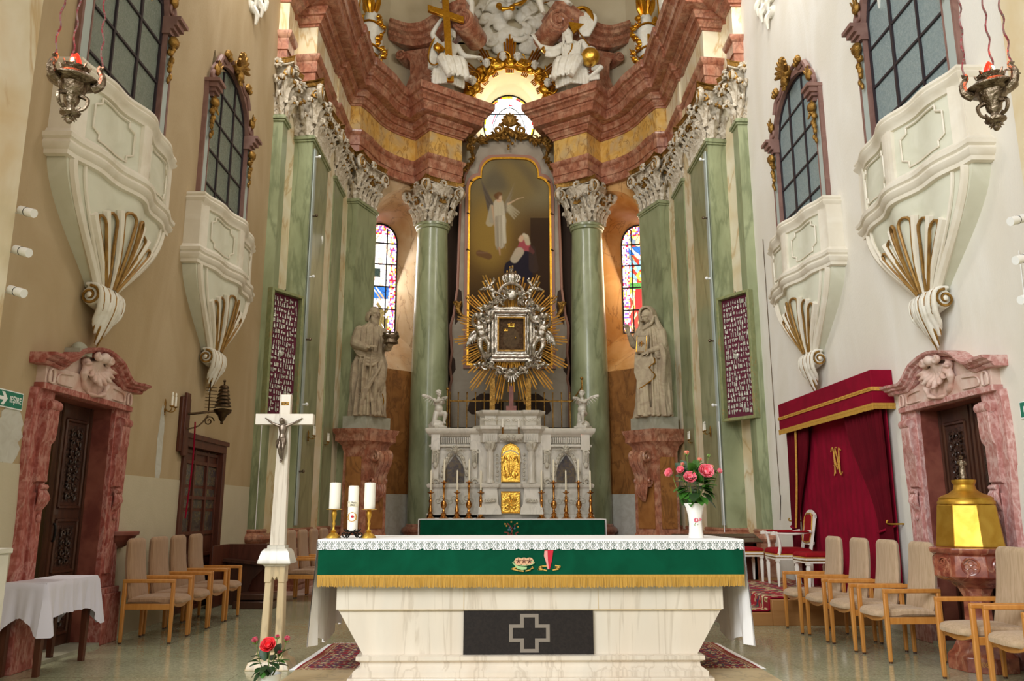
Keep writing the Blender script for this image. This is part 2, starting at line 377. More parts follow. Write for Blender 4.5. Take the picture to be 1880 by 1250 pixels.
def text(body, size, name, m, parent, loc, rot, ext=.001, sx=1, bold=0):
    cu = bpy.data.curves.new(name, 'FONT'); cu.body = body; cu.size = size; cu.extrude = ext; cu.offset = bold; cu.align_x = 'CENTER'; cu.align_y = 'CENTER'
    t = bpy.data.objects.new(name, cu); me = bpy.data.meshes.new_from_object(t); bpy.data.objects.remove(t)
    o = bpy.data.objects.new(name, me); COL.objects.link(o); me.materials.append(M[m]); o.parent = parent; o.location = loc; o.rotation_euler = rot; o.scale = (sx, 1, 1)
    return o
def hexl(h): return np.array(lin(h)[:3])
def spiral(c, r, turns, a0, plane='xz', r1=.12, n=30, sgn=1):
    out = []
    for i in range(n+1):
        t = i/n; a = a0+sgn*turns*2*PI*t; q = r*(1-(1-r1)*t)
        x, z = q*cos(a), q*sin(a)
        out.append({'xz': (c[0]+x, c[1], c[2]+z), 'yz': (c[0], c[1]+x, c[2]+z), 'xy': (c[0]+x, c[1]+z, c[2])}[plane])
    return out
def leaf(b, base, up, out, h, w, curl=.35, lobes=3, n=6):
    """acanthus-like leaf: rises along up, curls along out"""
    base, up, out = V(base), V(up).normalized(), V(out).normalized(); sd = up.cross(out).normalized()
    rs = []
    for i in range(n+1):
        t = i/n; wid = w*(sin(PI*min(1, t*1.02+.06))**.6)*(1+.28*cos(t*lobes*2*PI))*.5
        c = base+up*h*(t if t < .75 else .75+.25*sin((t-.75)*4*1.3)/1.3)+out*h*curl*(t**3)*1.2-(up*h*.25*max(0, t-.82)*2.2)
        rs.append([c-sd*wid-out*.01*h, c-sd*wid*.5+out*h*.05, c+out*h*.11, c+sd*wid*.5+out*h*.05, c+sd*wid-out*.01*h, c-out*h*.03])
    return b.rings(rs)
# ---------------------------------------------------------------- figures
def limb(b, pts, rs, n=10):
    P = [V(p) for p in pts]; out = []; ro = []
    for i in range(len(P)-1):
        for k in range(4):
            t = k/4; out.append(P[i].lerp(P[i+1], t)); ro.append(rs[i]+(rs[i+1]-rs[i])*t)
    out.append(P[-1]); ro.append(rs[-1])
    for _ in range(1):
        for i in range(1, len(out)-1): out[i] = (out[i-1]+out[i]*2+out[i+1])/4
    b.tube(out, ro, n); b.sph(P[0], rs[0], 10, 6); b.sph(P[-1], rs[-1], 10, 6); return b
def hand(b, wrist, d, nrm, s, curl=.5, spread=.35, side=1):
    """palm and five fingers; d points to the fingertips, nrm out of the back of the hand, s hand length"""
    d = V(d).normalized(); nrm = V(nrm); nrm = (nrm-d*nrm.dot(d)).normalized(); x = d.cross(nrm)*side; w0 = V(wrist)
    m = b.m
    pts = []
    for i in range(6):
        t = i/5; c = w0+d*s*.5*t; wd = s*(.15+.1*sin(t*1.6)); hgt = s*(.1-.02*t)
        pts.append([c+x*wd*cos(a)+nrm*hgt*sin(a) for a in [2*PI*j/10 for j in range(10)]])
    b.rings(pts)
    for k, (o, ln) in enumerate(((-.2, .42), (-.07, .5), (.07, .47), (.19, .37))):
        p = w0+d*s*.46+x*s*o; dd = (d+x*o*spread*1.6).normalized(); q = [p]; a = 0
        for j in range(3):
            a += curl*(.5+.35*j); st = dd*cos(a)-nrm*sin(a); q.append(q[-1]+st*s*ln*(.42, .33, .25)[j])
        limb(b, q, [s*.062, s*.06, s*.054, s*.046], 8)
    p = w0+d*s*.12-x*s*.14; t1 = (d*.6-x*.75-nrm*.25*curl).normalized(); t2 = (d*.85-x*.35-nrm*.5*curl).normalized()
    limb(b, [p, p+t1*s*.22, p+t1*s*.22+t2*s*.22], [s*.07, s*.058, s*.045], 8)
def head(b, c, h, yaw=0, tilt=0, hair=1, beard=0, roll=0):
    """h = chin to crown; faces -y before turning"""
    old = b.m.copy()
    b.m = old @ Matrix.Translation(c) @ Matrix.Rotation(yaw, 4, 'Z') @ Matrix.Rotation(tilt, 4, 'X') @ Matrix.Rotation(roll, 4, 'Y')
    s = h
    b.sph((0, .05*s, .1*s), (.36*s, .42*s, .4*s), 16, 12)
    b.sph((0, -.1*s, -.14*s), (.27*s, .28*s, .34*s), 14, 10)
    b.sph((0, -.2*s, -.38*s), (.12*s, .11*s, .09*s), 8, 6)
    b.tube([(0, -.37*s, .07*s), (0, -.45*s, -.05*s), (0, -.49*s, -.12*s), (0, -.4*s, -.16*s)], [.045*s, .055*s, .065*s, .05*s], 8)
    b.tube([(-.26*s, -.27*s, .05*s), (-.13*s, -.37*s, .1*s), (0, -.39*s, .07*s), (.13*s, -.37*s, .1*s), (.26*s, -.27*s, .05*s)], [.03*s, .05*s, .045*s, .05*s, .03*s], 8)
    for q in (-1, 1):
        b.sph((q*.13*s, -.325*s, -.01*s), (.06*s, .04*s, .035*s), 8, 6)
        b.sph((q*.17*s, -.27*s, -.13*s), (.1*s, .08*s, .08*s), 8, 6)
        b.sph((q*.37*s, .02*s, -.04*s), (.05*s, .08*s, .13*s), 8, 6)
    b.sph((0, -.39*s, -.235*s), (.1*s, .045*s, .025*s), 8, 6); b.sph((0, -.385*s, -.295*s), (.08*s, .045*s, .025*s), 8, 6)
    rnd = random.Random(int(abs(c[0]*1000))+int(h*999))
    if hair == 1:   # short curls
        for i in range(34):
            a = rnd.uniform(0, 2*PI); e = rnd.uniform(.05, 1.5)
            p = (.4*s*cos(a)*cos(e*.9), .06*s+.44*s*sin(a)*cos(e*.9), .14*s+.4*s*sin(e))
            if p[1] < -.22*s and p[2] < .3*s: continue
            b.sph(p, rnd.uniform(.07, .11)*s, 7, 5)
    if hair == 2:   # long hair behind, bald crown
        for i in range(14):
            a = PI*(-.08+1.16*i/13); p = V((.38*s*cos(a), .08*s+.38*s*sin(a), .05*s))
            b.tube([p, p*1.08+V((0, .06*s, -.3*s)), p*1.05+V((0, .1*s, -.62*s))], [.09*s, .1*s, .05*s], 7)
    if hair == 3:   # shoulder-length hair
        for i in range(18):
            a = PI*(-.2+1.4*i/17); p = V((.36*s*cos(a), .06*s+.38*s*sin(a), .22*s))
            b.tube([V((0, .05*s, .5*s)), p, p*1.12+V((0, .03*s, -.4*s)), p*1.1+V((0, .1*s, -.8*s))], [.07*s, .09*s, .09*s, .04*s], 7)
    if beard:
        for i in range(15):
            a = -PI*(.08+.84*i/14); p = V((.24*s*cos(a), -.05*s+.28*s*sin(a), -.24*s)); k = rnd.uniform(.8, 1.15)
            lz = beard*s*(.35+.5*abs(sin(a)))*k
            b.tube([p, p*1.02+V((0, -.04*s, -lz*.5)), p*.55+V((rnd.uniform(-.03, .03)*s, -.1*s, -lz))], [.08*s, .085*s, .03*s], 7)
            for j in range(3): b.sph(p*(1-.12*j)+V((rnd.uniform(-.03, .03)*s, -.07*s-.02*j*s, -lz*(.15+.28*j))), (.05*s, .05*s, .07*s), 7, 5)
        b.tube([(-.16*s, -.36*s, -.26*s), (0, -.43*s, -.2*s), (.16*s, -.36*s, -.26*s)], [.03*s, .045*s, .03*s], 7)
    b.m = old
def robe(b, prof, n=72, folds=(9, 14), amp=.03, shear=2.0, ph=0, nz=40):
    """prof rows: z, rx, ry, cx, cy, fold strength"""
    zs = [p[0] for p in prof]; rs = []
    for i in range(nz+1):
        z = zs[0]+(zs[-1]-zs[0])*i/nz; q = [float(np.interp(z, zs, [p[k] for p in prof])) for k in range(1, 6)]
        r = []
        for j in range(n):
            a = 2*PI*j/n
            f = abs(sin(folds[0]*.5*a+shear*z+ph))**.8*1.0+.55*sin(folds[1]*a-shear*.7*z+ph*2+.8*sin(2*a))
            k = 1+amp*q[4]*(f-.5)/max(.12, min(q[0], q[1]))
            r.append((q[2]+q[0]*k*cos(a), q[3]+q[1]*k*sin(a), z))
        rs.append(r)
    b.rings(rs)
def swag(b, p0, p1, sag, r, out=(0, -1, 0), bulge=.1, n=10):
    p0, p1, out = V(p0), V(p1), V(out)
    b.tube([p0.lerp(p1, i/n)+V((0, 0, -sag*sin(PI*i/n)))+out*bulge*sin(PI*i/n) for i in range(n+1)], [r*(.5+.6*sin(PI*i/n)) for i in range(n+1)], 8)
def wing(b, root, tip, up, w, n=9, th=.02):
    root, tip, up = V(root), V(tip), V(up).normalized(); d = tip-root
    for i in range(n):
        t = i/(n-1); st = root+d*(.12+.8*t)*.75+up*w*.12*sin(PI*t)
        en = st+(d.normalized()*(.35+.6*t)-up*(1.05-.75*t)).normalized()*w*(.75+.3*sin(PI*t))
        b.tube([st, st.lerp(en, .5)+up*w*.05, en], [th*.7, th*1.6, th*.5], 6, flat=.5)
    b.tube([root, root+d*.45+up*w*.18, tip], [th*1.2, th*2.2, th*.8], 7)
def putto(b, s=1.0, arms=((.35, -.35, .55), (-.3, -.3, .7)), legs=(((.13, -.1, -.1), (.1, -.05, -.42)), ((-.18, -.25, -.05), (-.15, -.1, -.38))), lean=0, yaw=0, tilt=0, wings=True):
    """chubby child about s tall; origin at pelvis; faces -y; arms are hand points relative to the pelvis"""
    old = b.m.copy(); b.m = old @ Matrix.Diagonal((s, s, s, 1))
    ch = V((lean*.3, 0, .3))
    b.sph((0, 0, .02), (.13, .11, .12)); b.sph((lean*.1, -.03, .11), (.125, .115, .13)); b.sph(ch-V((0, 0, .05)), (.13, .1, .12))
    limb(b, [ch, ch+V((lean*.05, -.01, .14))], [.06, .05])
    head(b, ch+V((lean*.06, -.02, .24)), .2, yaw, tilt, 1)
    for q, hnd in zip((1, -1), arms):
        sh = ch+V((q*.12, 0, .05)); hp = V(hnd); el = (sh+hp)/2+V((q*.05, .03, -.05))
        limb(b, [sh, el, hp], [.055, .046, .03]); hand(b, hp, (hp-el), (0, 0, 1), .09, .5, side=q)
    for (kn, ft), q in zip(legs, (1, -1)):
        hip = V((q*.07, 0, -.02)); kn = V(kn); ft = V(ft)
        limb(b, [hip, kn, ft], [.085, .065, .036]); limb(b, [ft, ft+V((0, -.09, -.02))], [.035, .022])
    if wings:
        for q in (1, -1): wing(b, ch+V((q*.04, .08, .03)), ch+V((q*.42, .2, .22)), (0, 0, 1), .2, 7, .018)
    b.m = old
def cherub_head(b, c, s, wings=True, sp=1):
    head(b, c, s, hair=1)
    if wings:
        for q in (1, -1): wing(b, V(c)+V((q*.2*s, .1*s, -.25*s)), V(c)+V((q*1.35*s*sp, .1*s, .15*s)), (0, 0, 1), .8*s, 7, .05*s)
# ---------------------------------------------------------------- floor, walls
XC = .05
b = B(); b.box(-9, 9, -14, 13.9, -.2, 0); struct(b.obj('floor', 'floor'))
def wall_with_holes(name, m, x, y0, y1, z0, z1, holes, s, depth=.5):
    """wall slab in the plane x with holes: (y0,y1,z0,z1,rise) rise = arch height above z1"""
    b = B(); xs = sorted({y0, y1, *[h[0] for h in holes], *[h[1] for h in holes]})
    xo = x+s*depth
    for i in range(len(xs)-1):
        a, c = xs[i], xs[i+1]; hs = sorted([h for h in holes if h[0] <= a+1e-6 and h[1] >= c-1e-6], key=lambda h: h[2]); z = z0
        for h in hs:
            if h[2] > z: b.box(min(x, xo), max(x, xo), a, c, z, h[2])
            if h[4]:   # arch cap
                n = 14; top = h[3]+h[4]+.02
                for k in range(n):
                    t0, t1 = k/n, (k+1)/n; f = lambda t: h[3]+h[4]*math.sqrt(max(0, 1-(2*t-1)**2))**(1 if h[4] > .6 else 1)
                    ya, yb = a+(c-a)*t0, a+(c-a)*t1
                    b.prism([(ya, f(t0)), (yb, f(t1)), (yb, top), (ya, top)], x, xo, 'x')
                z = top
            else: z = h[3]
        if z < z1: b.box(min(x, xo), max(x, xo), a, c, z, z1)
    return struct(b.obj(name, m))
WIN = [(7.5, 9.2, 5.0, 7.35, .62), (10.85, 12.5, 5.0, 7.35, .62)]
for s, nm in ((-1, 'left'), (1, 'right')):
    holes = [*WIN, (7.62, 8.86, 0, 2.42, 0)]
    if s < 0: holes.append((11.02, 12.5, 0, 2.2, 0))
    wall_with_holes('wall_'+nm, 'plaster_'+nm, s*4.4, 5.0, 14.05, 0, 16, holes, s)
    # painted dado and bare patches are thin coats of plaster on the wall
    dd = B()
    segs = [(5.0, 7.3), (9.2, 10.95), (12.62, 14.0)] if s < 0 else [(5.0, 7.3), (9.2, 14.0)]
    for a, c in segs: dd.box(min(s*4.4, s*4.394), max(s*4.4, s*4.394), a, c, 0, 1.74)
    struct(dd.obj('baseboard_paint_'+nm, 'dado' if s < 0 else 'dador'))
    # dark room behind the windows and doorways
    rb = B(); x0, x1 = s*4.9, s*6.6
    rb.box(min(x1, s*6.7), max(x1, s*6.7), 6.5, 13.8, 0, 9); rb.box(min(x0, x1), max(x0, x1), 6.4, 6.5, 0, 9); rb.box(min(x0, x1), max(x0, x1), 13.8, 13.9, 0, 9)
    rb.box(min(x0, x1), max(x0, x1), 6.4, 13.9, 3.6, 3.7); rb.box(min(x0, x1), max(x0, x1), 6.4, 13.9, 9, 9.1)
    struct(rb.obj('wall_corridor_'+nm, 'plaster_left'))
    area('corridor_fill_'+nm, (s*6.3, 8.2, 3.0), (s*5, 8.3, 1), 1.2, 1.2, 55 if s < 0 else 6, (1, .93, .8))  # unseen fill lamp added to brighten the corridor behind the doorway
    rf = B(); rf.box(min(s*4.9, s*6.7), max(s*4.9, s*6.7), 6.4, 13.9, -.2, 0); struct(rf.obj('floor_corridor_'+nm, 'floor'))
    # triumphal arch pier and the nave beyond
    pr_ = B(); pr_.box(min(s*4.06, s*9), max(s*4.06, s*9), 4.7, 6.2, 0, 17); struct(pr_.obj('wall_arch_pier_'+nm, 'cream'))
    nv = B(); nv.box(min(s*9, s*9.3), max(s*9, s*9.3), -14, 6.2, 0, 3.0); struct(nv.obj('wall_nave_'+nm, 'plaster_right'))
# ---------------------------------------------------------------- windows with ironwork
def side_window(n, s, y0, y1, z0, zs, rise, gm):
    ym = (y0+y1)/2; x = s*4.43
    f = lambda t: zs+rise*math.sqrt(max(0, 1-(2*t-1)**2))
    root = struct(bpy.data.objects.new('window_%d' % n, None)); COL.objects.link(root); root.location = (x, ym, z0)
    # panes
    g = B(); pts = [(y0, z0), (y1, z0)]+[(y1-(y1-y0)*k/20, f(1-k/20)) for k in range(21)]
    g.prism(pts, x-.006, x+.006, 'x'); g.obj('pane', gm, root, w=True)
    bars = B(); H_ = [(y0+(y1-y0)*k/3, .022 if k == 2 else .014) for k in (1, 2)]
    for y, r in H_: bars.box(x-.03, x+.03, y-r, y+r, z0, f((y-y0)/(y1-y0)))
    z = z0+.42
    k = 0
    while z < zs+rise-.15:
        t = .5*(1-math.sqrt(max(0, 1-((z-zs)/rise)**2))) if z > zs else 0
        bars.box(x-.028, x+.028, y0+(y1-y0)*t, y1-(y1-y0)*t, z-.014, z+.014); z += .52; k += 1
    bars.ribbon([(y0+(y1-y0)*k/20, f(k/20)) for k in range(21)], [(y0+.03+(y1-y0-.06)*k/20, f(k/20)-.03) for k in range(21)], x-.03, x+.03, 'x')
    bars.box(x-.03, x+.03, y0, y0+.03, z0, zs); bars.box(x-.03, x+.03, y1-.03, y1, z0, zs)
    bars.obj('glazing_bar', 'lead', root, w=True)
    rv = B(); xo = s*4.398
    xo = s*4.35
    rv.box(min(s*4.4, xo), max(s*4.4, xo), y0-.17, y0-.02, z0, zs-.2); rv.box(min(s*4.4, xo), max(s*4.4, xo), y1+.02, y1+.17, z0, zs-.2)
    rv.obj('window_pilaster', 'bluegrey', root, w=True)
    # painted frame on the wall: strips, arch moulding, cornice caps, gilt ornaments
    xa, xb = s*4.4, s*4.34
    fr = B(); e = .09
    fr.ribbon([(y0-e+(y1-y0+2*e)*k/24, zs+(rise+e)*math.sqrt(max(0, 1-(2*k/24-1)**2))) for k in range(25)], [(y0+(y1-y0)*k/24, f(k/24)) for k in range(25)], min(xa, xb), max(xa, xb), 'x')
    fr.box(min(xa, xb), max(xa, xb), y0-.21, y0-.17, z0, zs); fr.box(min(xa, xb), max(xa, xb), y1+.17, y1+.21, z0, zs); fr.box(min(xa, xb), max(xa, xb), y0-.02, y0, z0, zs); fr.box(min(xa, xb), max(xa, xb), y1, y1+.02, z0, zs)
    for y, q in ((y0, -1), (y1, 1)):     # capped pilaster ends with stepped cornice
        for k, (d, zz, hh) in enumerate(((.1, zs-.22, .06), (.14, zs-.16, .05), (.18, zs-.11, .07), (.22, zs-.04, .05))):
            ya, yb = sorted((y-q*.03, y+q*(.12+.035*k))); xx = s*(4.4-d)
            fr.box(min(xa, xx), max(xa, xx), ya, yb, zz, zz+hh)
        sp = spiral((s*4.33, y+q*.04, zs+.12), .1, 1.4, -PI/2, 'yz', n=24, sgn=q)
        fr.tube(sp, [.035*(1-.5*i/24) for i in range(25)], 7)
        # raked pieces climbing towards the crest
        pp = []
        for k in range(7):
            t = k/6; tt = .06+.36*t; tt = tt if q < 0 else 1-tt
            pp.append((s*4.34, y0+(y1-y0)*tt, f(tt)+.12+.05*sin(t*9)))
        fr.tube(pp, [.05-.003*k for k in range(7)], 7)
    fr.obj('frame', 'mauve', root, w=True)
    gl = B(); c = (s*4.3, ym, zs+rise+.14)
    for k in range(9):
        a = PI*(.02+.96*k/8); d = V((0, cos(a), sin(a)))
        gl.tube([V(c), V(c)+d*.13+V((-s*.06, 0, 0)), V(c)+d*.24+V((-s*.1, 0, 0))], [.03, .045, .02], 7)
    gl.sph(c, (.09, .12, .12)); gl.sph((c[0]-s*.04, c[1], c[2]-.14), (.06, .09, .1))
    for k in range(5):
        a = PI*(1.1+.8*k/4); gl.tube([V(c)+V((0, 0, -.1)), V(c)+V((-s*.05, .16*cos(a), -.1+.2*sin(a)))], [.05, .015], 6)
    for y, q in ((y0, -1), (y1, 1)):
        yy = y+q*.07
        for k in range(8): gl.sph((s*4.3, yy+.03*sin(k*2.4), zs-.3-.075*k), (.05-.004*k, .055-.004*k, .05), 7, 5)
        gl.sph((s*4.28, yy, zs-.3), (.06, .09, .08)); 
        for k in range(4): gl.tube([(s*4.3, yy, zs-.32), (s*4.25, yy+q*.09*cos(k), zs-.24-.07*k)], [.03, .012], 6)
        gl.sph((s*4.3, y+q*.02, zs+.24), (.05, .07, .09), 8, 6)
        for k in range(3): gl.tube([(s*4.3, y+q*.02, zs+.2), (s*4.26, y+(k-1)*.08, zs+.36)], [.03, .01], 6)
        tt = .2 if q < 0 else .8
        for k in range(5): gl.sph((s*4.28, y0+(y1-y0)*tt+.035*(k-2), f(tt)+.16+.05*(k % 2)), .045, 7, 5)
    gl.obj('gilt_ornament', 'goldd', root, w=True)
    return root
k = 1
for s in (-1, 1):
    for (a, c, z0, zs, rise) in WIN:
        side_window(k, s, a, c, z0, zs, rise, 'glass_l' if s < 0 else 'glass_r'); k += 1
# ---------------------------------------------------------------- oratory balconies
def balcony():
    """right-hand one is the mirror image; local origin on the wall under the middle, +x into the room, y along the wall"""
    W2 = 1.13
    def off(t, sc=1):   # serpentine front, t in -1..1
        return (.22+.15*(cos(t*PI*.5)**2)+.03*cos(t*3*PI))*sc
    def outline(sc=1, wid=W2, n=28):
        p = [(0, -wid)]
        for i in range(n+1):
            t = -1+2*i/n; p.append((off(t, sc), t*wid))
        return p+[(0, wid)]
    root = thing('oratory_balcony', 'x', 'balcony')
    bd = B(); z1, z2 = 1.5, 2.2
    def ring(sc, wid, z): return [(x, y, z) for x, y in outline(sc, wid)]
    bd.rings([ring(1.0, W2, z1), ring(.96, W2*.95, z2)])
    bd.obj('parapet', 'balcg', root)
    ps_ = B()   # corner posts, centre post, frames around the panels
    for t0, t1 in ((-1, -.84), (-.09, .09), (.84, 1)):
        for z0_, z1_, d in ((z1+.04, z2, .022),):
            n = 4
            lo = []; 
            for i in range(n+1):
                t = t0+(t1-t0)*i/n; lo.append((off(t)+d, t*W2))
            for i in range(n): ps_.prism([(off(t0+(t1-t0)*i/n)-.02, (t0+(t1-t0)*i/n)*W2), lo[i], lo[i+1], (off(t0+(t1-t0)*(i+1)/n)-.02, (t0+(t1-t0)*(i+1)/n)*W2)], z0_, z1_)
    for q in (-1, 1): ps_.prism([(0, q*(W2+.012)), (off(1)+.02, q*(W2+.012)), (off(1)+.02, q*(W2-.03)), (0, q*(W2-.03))], z1, z2)
    for q in (-1, 1):   # raised moulding line of each panel
        ta, tb = sorted((q*.18, q*.76)); za, zb = z1+.16, z2-.1; pts = []
        def P(t, z): return (off(t)*.985+.012, t*W2, z)
        c = .07
        poly = [(ta+c, za), (tb-c, za), (tb-c, za+.06), (tb, za+.1), (tb, zb-.1), (tb-c, zb-.06), (tb-c, zb), (ta+c, zb), (ta+c, zb-.06), (ta, zb-.1), (ta, za+.1), (ta+c, za+.06), (ta+c, za)]
        for i in range(len(poly)-1):
            (t0, q0), (t1, q1) = poly[i], poly[i+1]; n = 6
            for k in range(n): pts.append(P(t0+(t1-t0)*k/n, q0+(q1-q0)*k/n))
        pts.append(pts[0]); ps_.tube(pts, .011, 5)
    ps_.obj('panel_moulding', 'balc', root)
    ml = B()
    for zc, prof in ((z1, [(-.02, -.16), (.03, -.15), (.035, -.11), (.06, -.09), (.075, -.05), (.06, -.02), (.085, 0), (.09, .04), (.05, .06), (.03, .1), (-.02, .1)]),
                     (z2, [(-.02, -.06), (.03, -.05), (.04, -.01), (.065, .01), (.085, .05), (.06, .08), (.075, .1), (.07, .13), (.02, .15), (-.02, .15)])):
        path = [(x, y) for x, y in outline(1.0 if zc == z1 else .97, W2 if zc == z1 else W2*.955)]
        ml.sweep(path, [(o, zc+z) for o, z in prof], side=1)
    ml.obj('moulded_ledge', 'balc', root)
    # corbel: concave taper from the ledge to the scroll
    cw = lambda t: (W2*(.15+.82*(1-t**1.7)**1.25), .5+.46*(1-t**2)**1.1)
    cb = B(); rs = []
    for i in range(25):
        t = i/24; z = z1-.15-t*(z1-.15-.35); wd, sc = cw(t)
        rs.append([(x, y, z) for x, y in outline(sc, wd)])
    cb.rings(rs); cb.obj('corbel', 'balcg', root)
    def corb(t, u, d=0):   # point on the corbel surface; t down, u across
        z = z1-.15-t*(z1-.15-.35); wd, sc = cw(t)
        return (off(u, sc)+d, u*wd, z)
    br = B()
    for q in (-1, 1):
        br.tube([corb(i/20, q*.93, .012) for i in range(21)], .045, 7); br.tube([corb(i/20, q*.8, .012) for i in range(21)], .02, 6)
    rb = B(); gr = B()
    us = [-.62, -.38, -.13, .13, .38, .62]
    for i, u in enumerate(us):
        top = .18+.17*abs(u)**1.2*2.2
        # each shell lobe: a long loop, white rib outside with a gilded edge inside
        L_ = []; n = 26; hw = .085
        for k in range(n+1):
            a = k/n
            if a < .4: tt = 1-(1-top-.06)*(a/.4); uu = u-hw*(.25+.75*(a/.4))
            elif a < .6: g = (a-.4)/.2*PI; tt = top+.06-.075*sin(g); uu = u-hw*cos(g)
            else: tt = 1-(1-top-.06)*((1-a)/.4); uu = u+hw*(.25+.75*((1-a)/.4))
            L_.append(corb(min(tt, .985), uu, .028))
        gr.tube(L_, .017, 6)
        L2 = [corb(min(1-(1-top+.0)*(k/12), .985), u+(.125 if u >= 0 else -.125)*(.35+.65*k/12), .015) for k in range(13)]
        rb.tube(L2, [.02+.028*k/12 for k in range(13)], 7)
    br.obj('corbel_edge', 'balc', root); rb.obj('shell_rib', 'balc', root); gr.obj('gilded_flute', 'goldb', root)
    # scroll: bundled coils across, ending in a ragged shell tip
    sc_ = B(); gd = B(); zc = .25
    core = []
    for k in range(13):
        y = -.25+.5*k/12; r = .12*(1-.25*abs(k-6)/6)
        core.append([(.1+r*cos(a), y, zc+r*sin(a)) for a in [2*PI*j/14 for j in range(14)]])
    sc_.rings(core); rnd = random.Random(5)
    for q in (-1, 1):
        gd.tube(spiral((.1, q*.262, zc), .1, 1.7, PI/2, 'xz', n=30, sgn=-1), .015, 6); sc_.sph((.1, q*.26, zc), .035, 8, 6)
    for k in range(15):
        y = -.24+.48*k/14; u = abs(k-7)/7; ln = .42*(1-.5*u)+rnd.uniform(-.04, .04); gold_ = k % 3 == 1
        (gd if gold_ else sc_).tube([(.04, y, zc+.12), (.16, y, zc+.13-.02*u), (.235-.03*u, y*1.02, zc+.03), (.22-.03*u, y*.92+rnd.uniform(-.015, .015), zc-.12), (.15-.02*u, y*.7, zc-.13-ln*.45), (.09, y*.45, zc-.08-ln)], [.02, .024, .03, .032, .028, .008] if not gold_ else [.012, .016, .019, .02, .016, .005], 6)
    sc_.obj('scroll_shell', 'white', root, vox=.012, sm=2); gd.obj('gilded_scroll', 'goldd', root)
    return root
M['goldb'] = mat('brown_gilding', 'A98243', .5, .4, c2='8A6431', sc=6)
b0 = balcony(); ZB = 3.2
b0.location = (-4.4, 8.2, ZB); b0['label'] = 'cream balcony with gilded shell corbel on the left wall, nearer one by the hanging lamp'; b0['group'] = 'oratory balconies'
dup(b0, (-4.4, 11.5, ZB), label='cream balcony with gilded shell corbel on the left wall, farther one above the bell wheel')
for y, lb in ((8.2, 'white balcony with shell corbel on the right wall, nearer one above the stone doorway'), (11.5, 'white balcony with shell corbel on the right wall, farther one beside the red canopy')):
    c = dup(b0, (4.4, y, ZB), label=lb); c.scale = (-1, 1, 1)
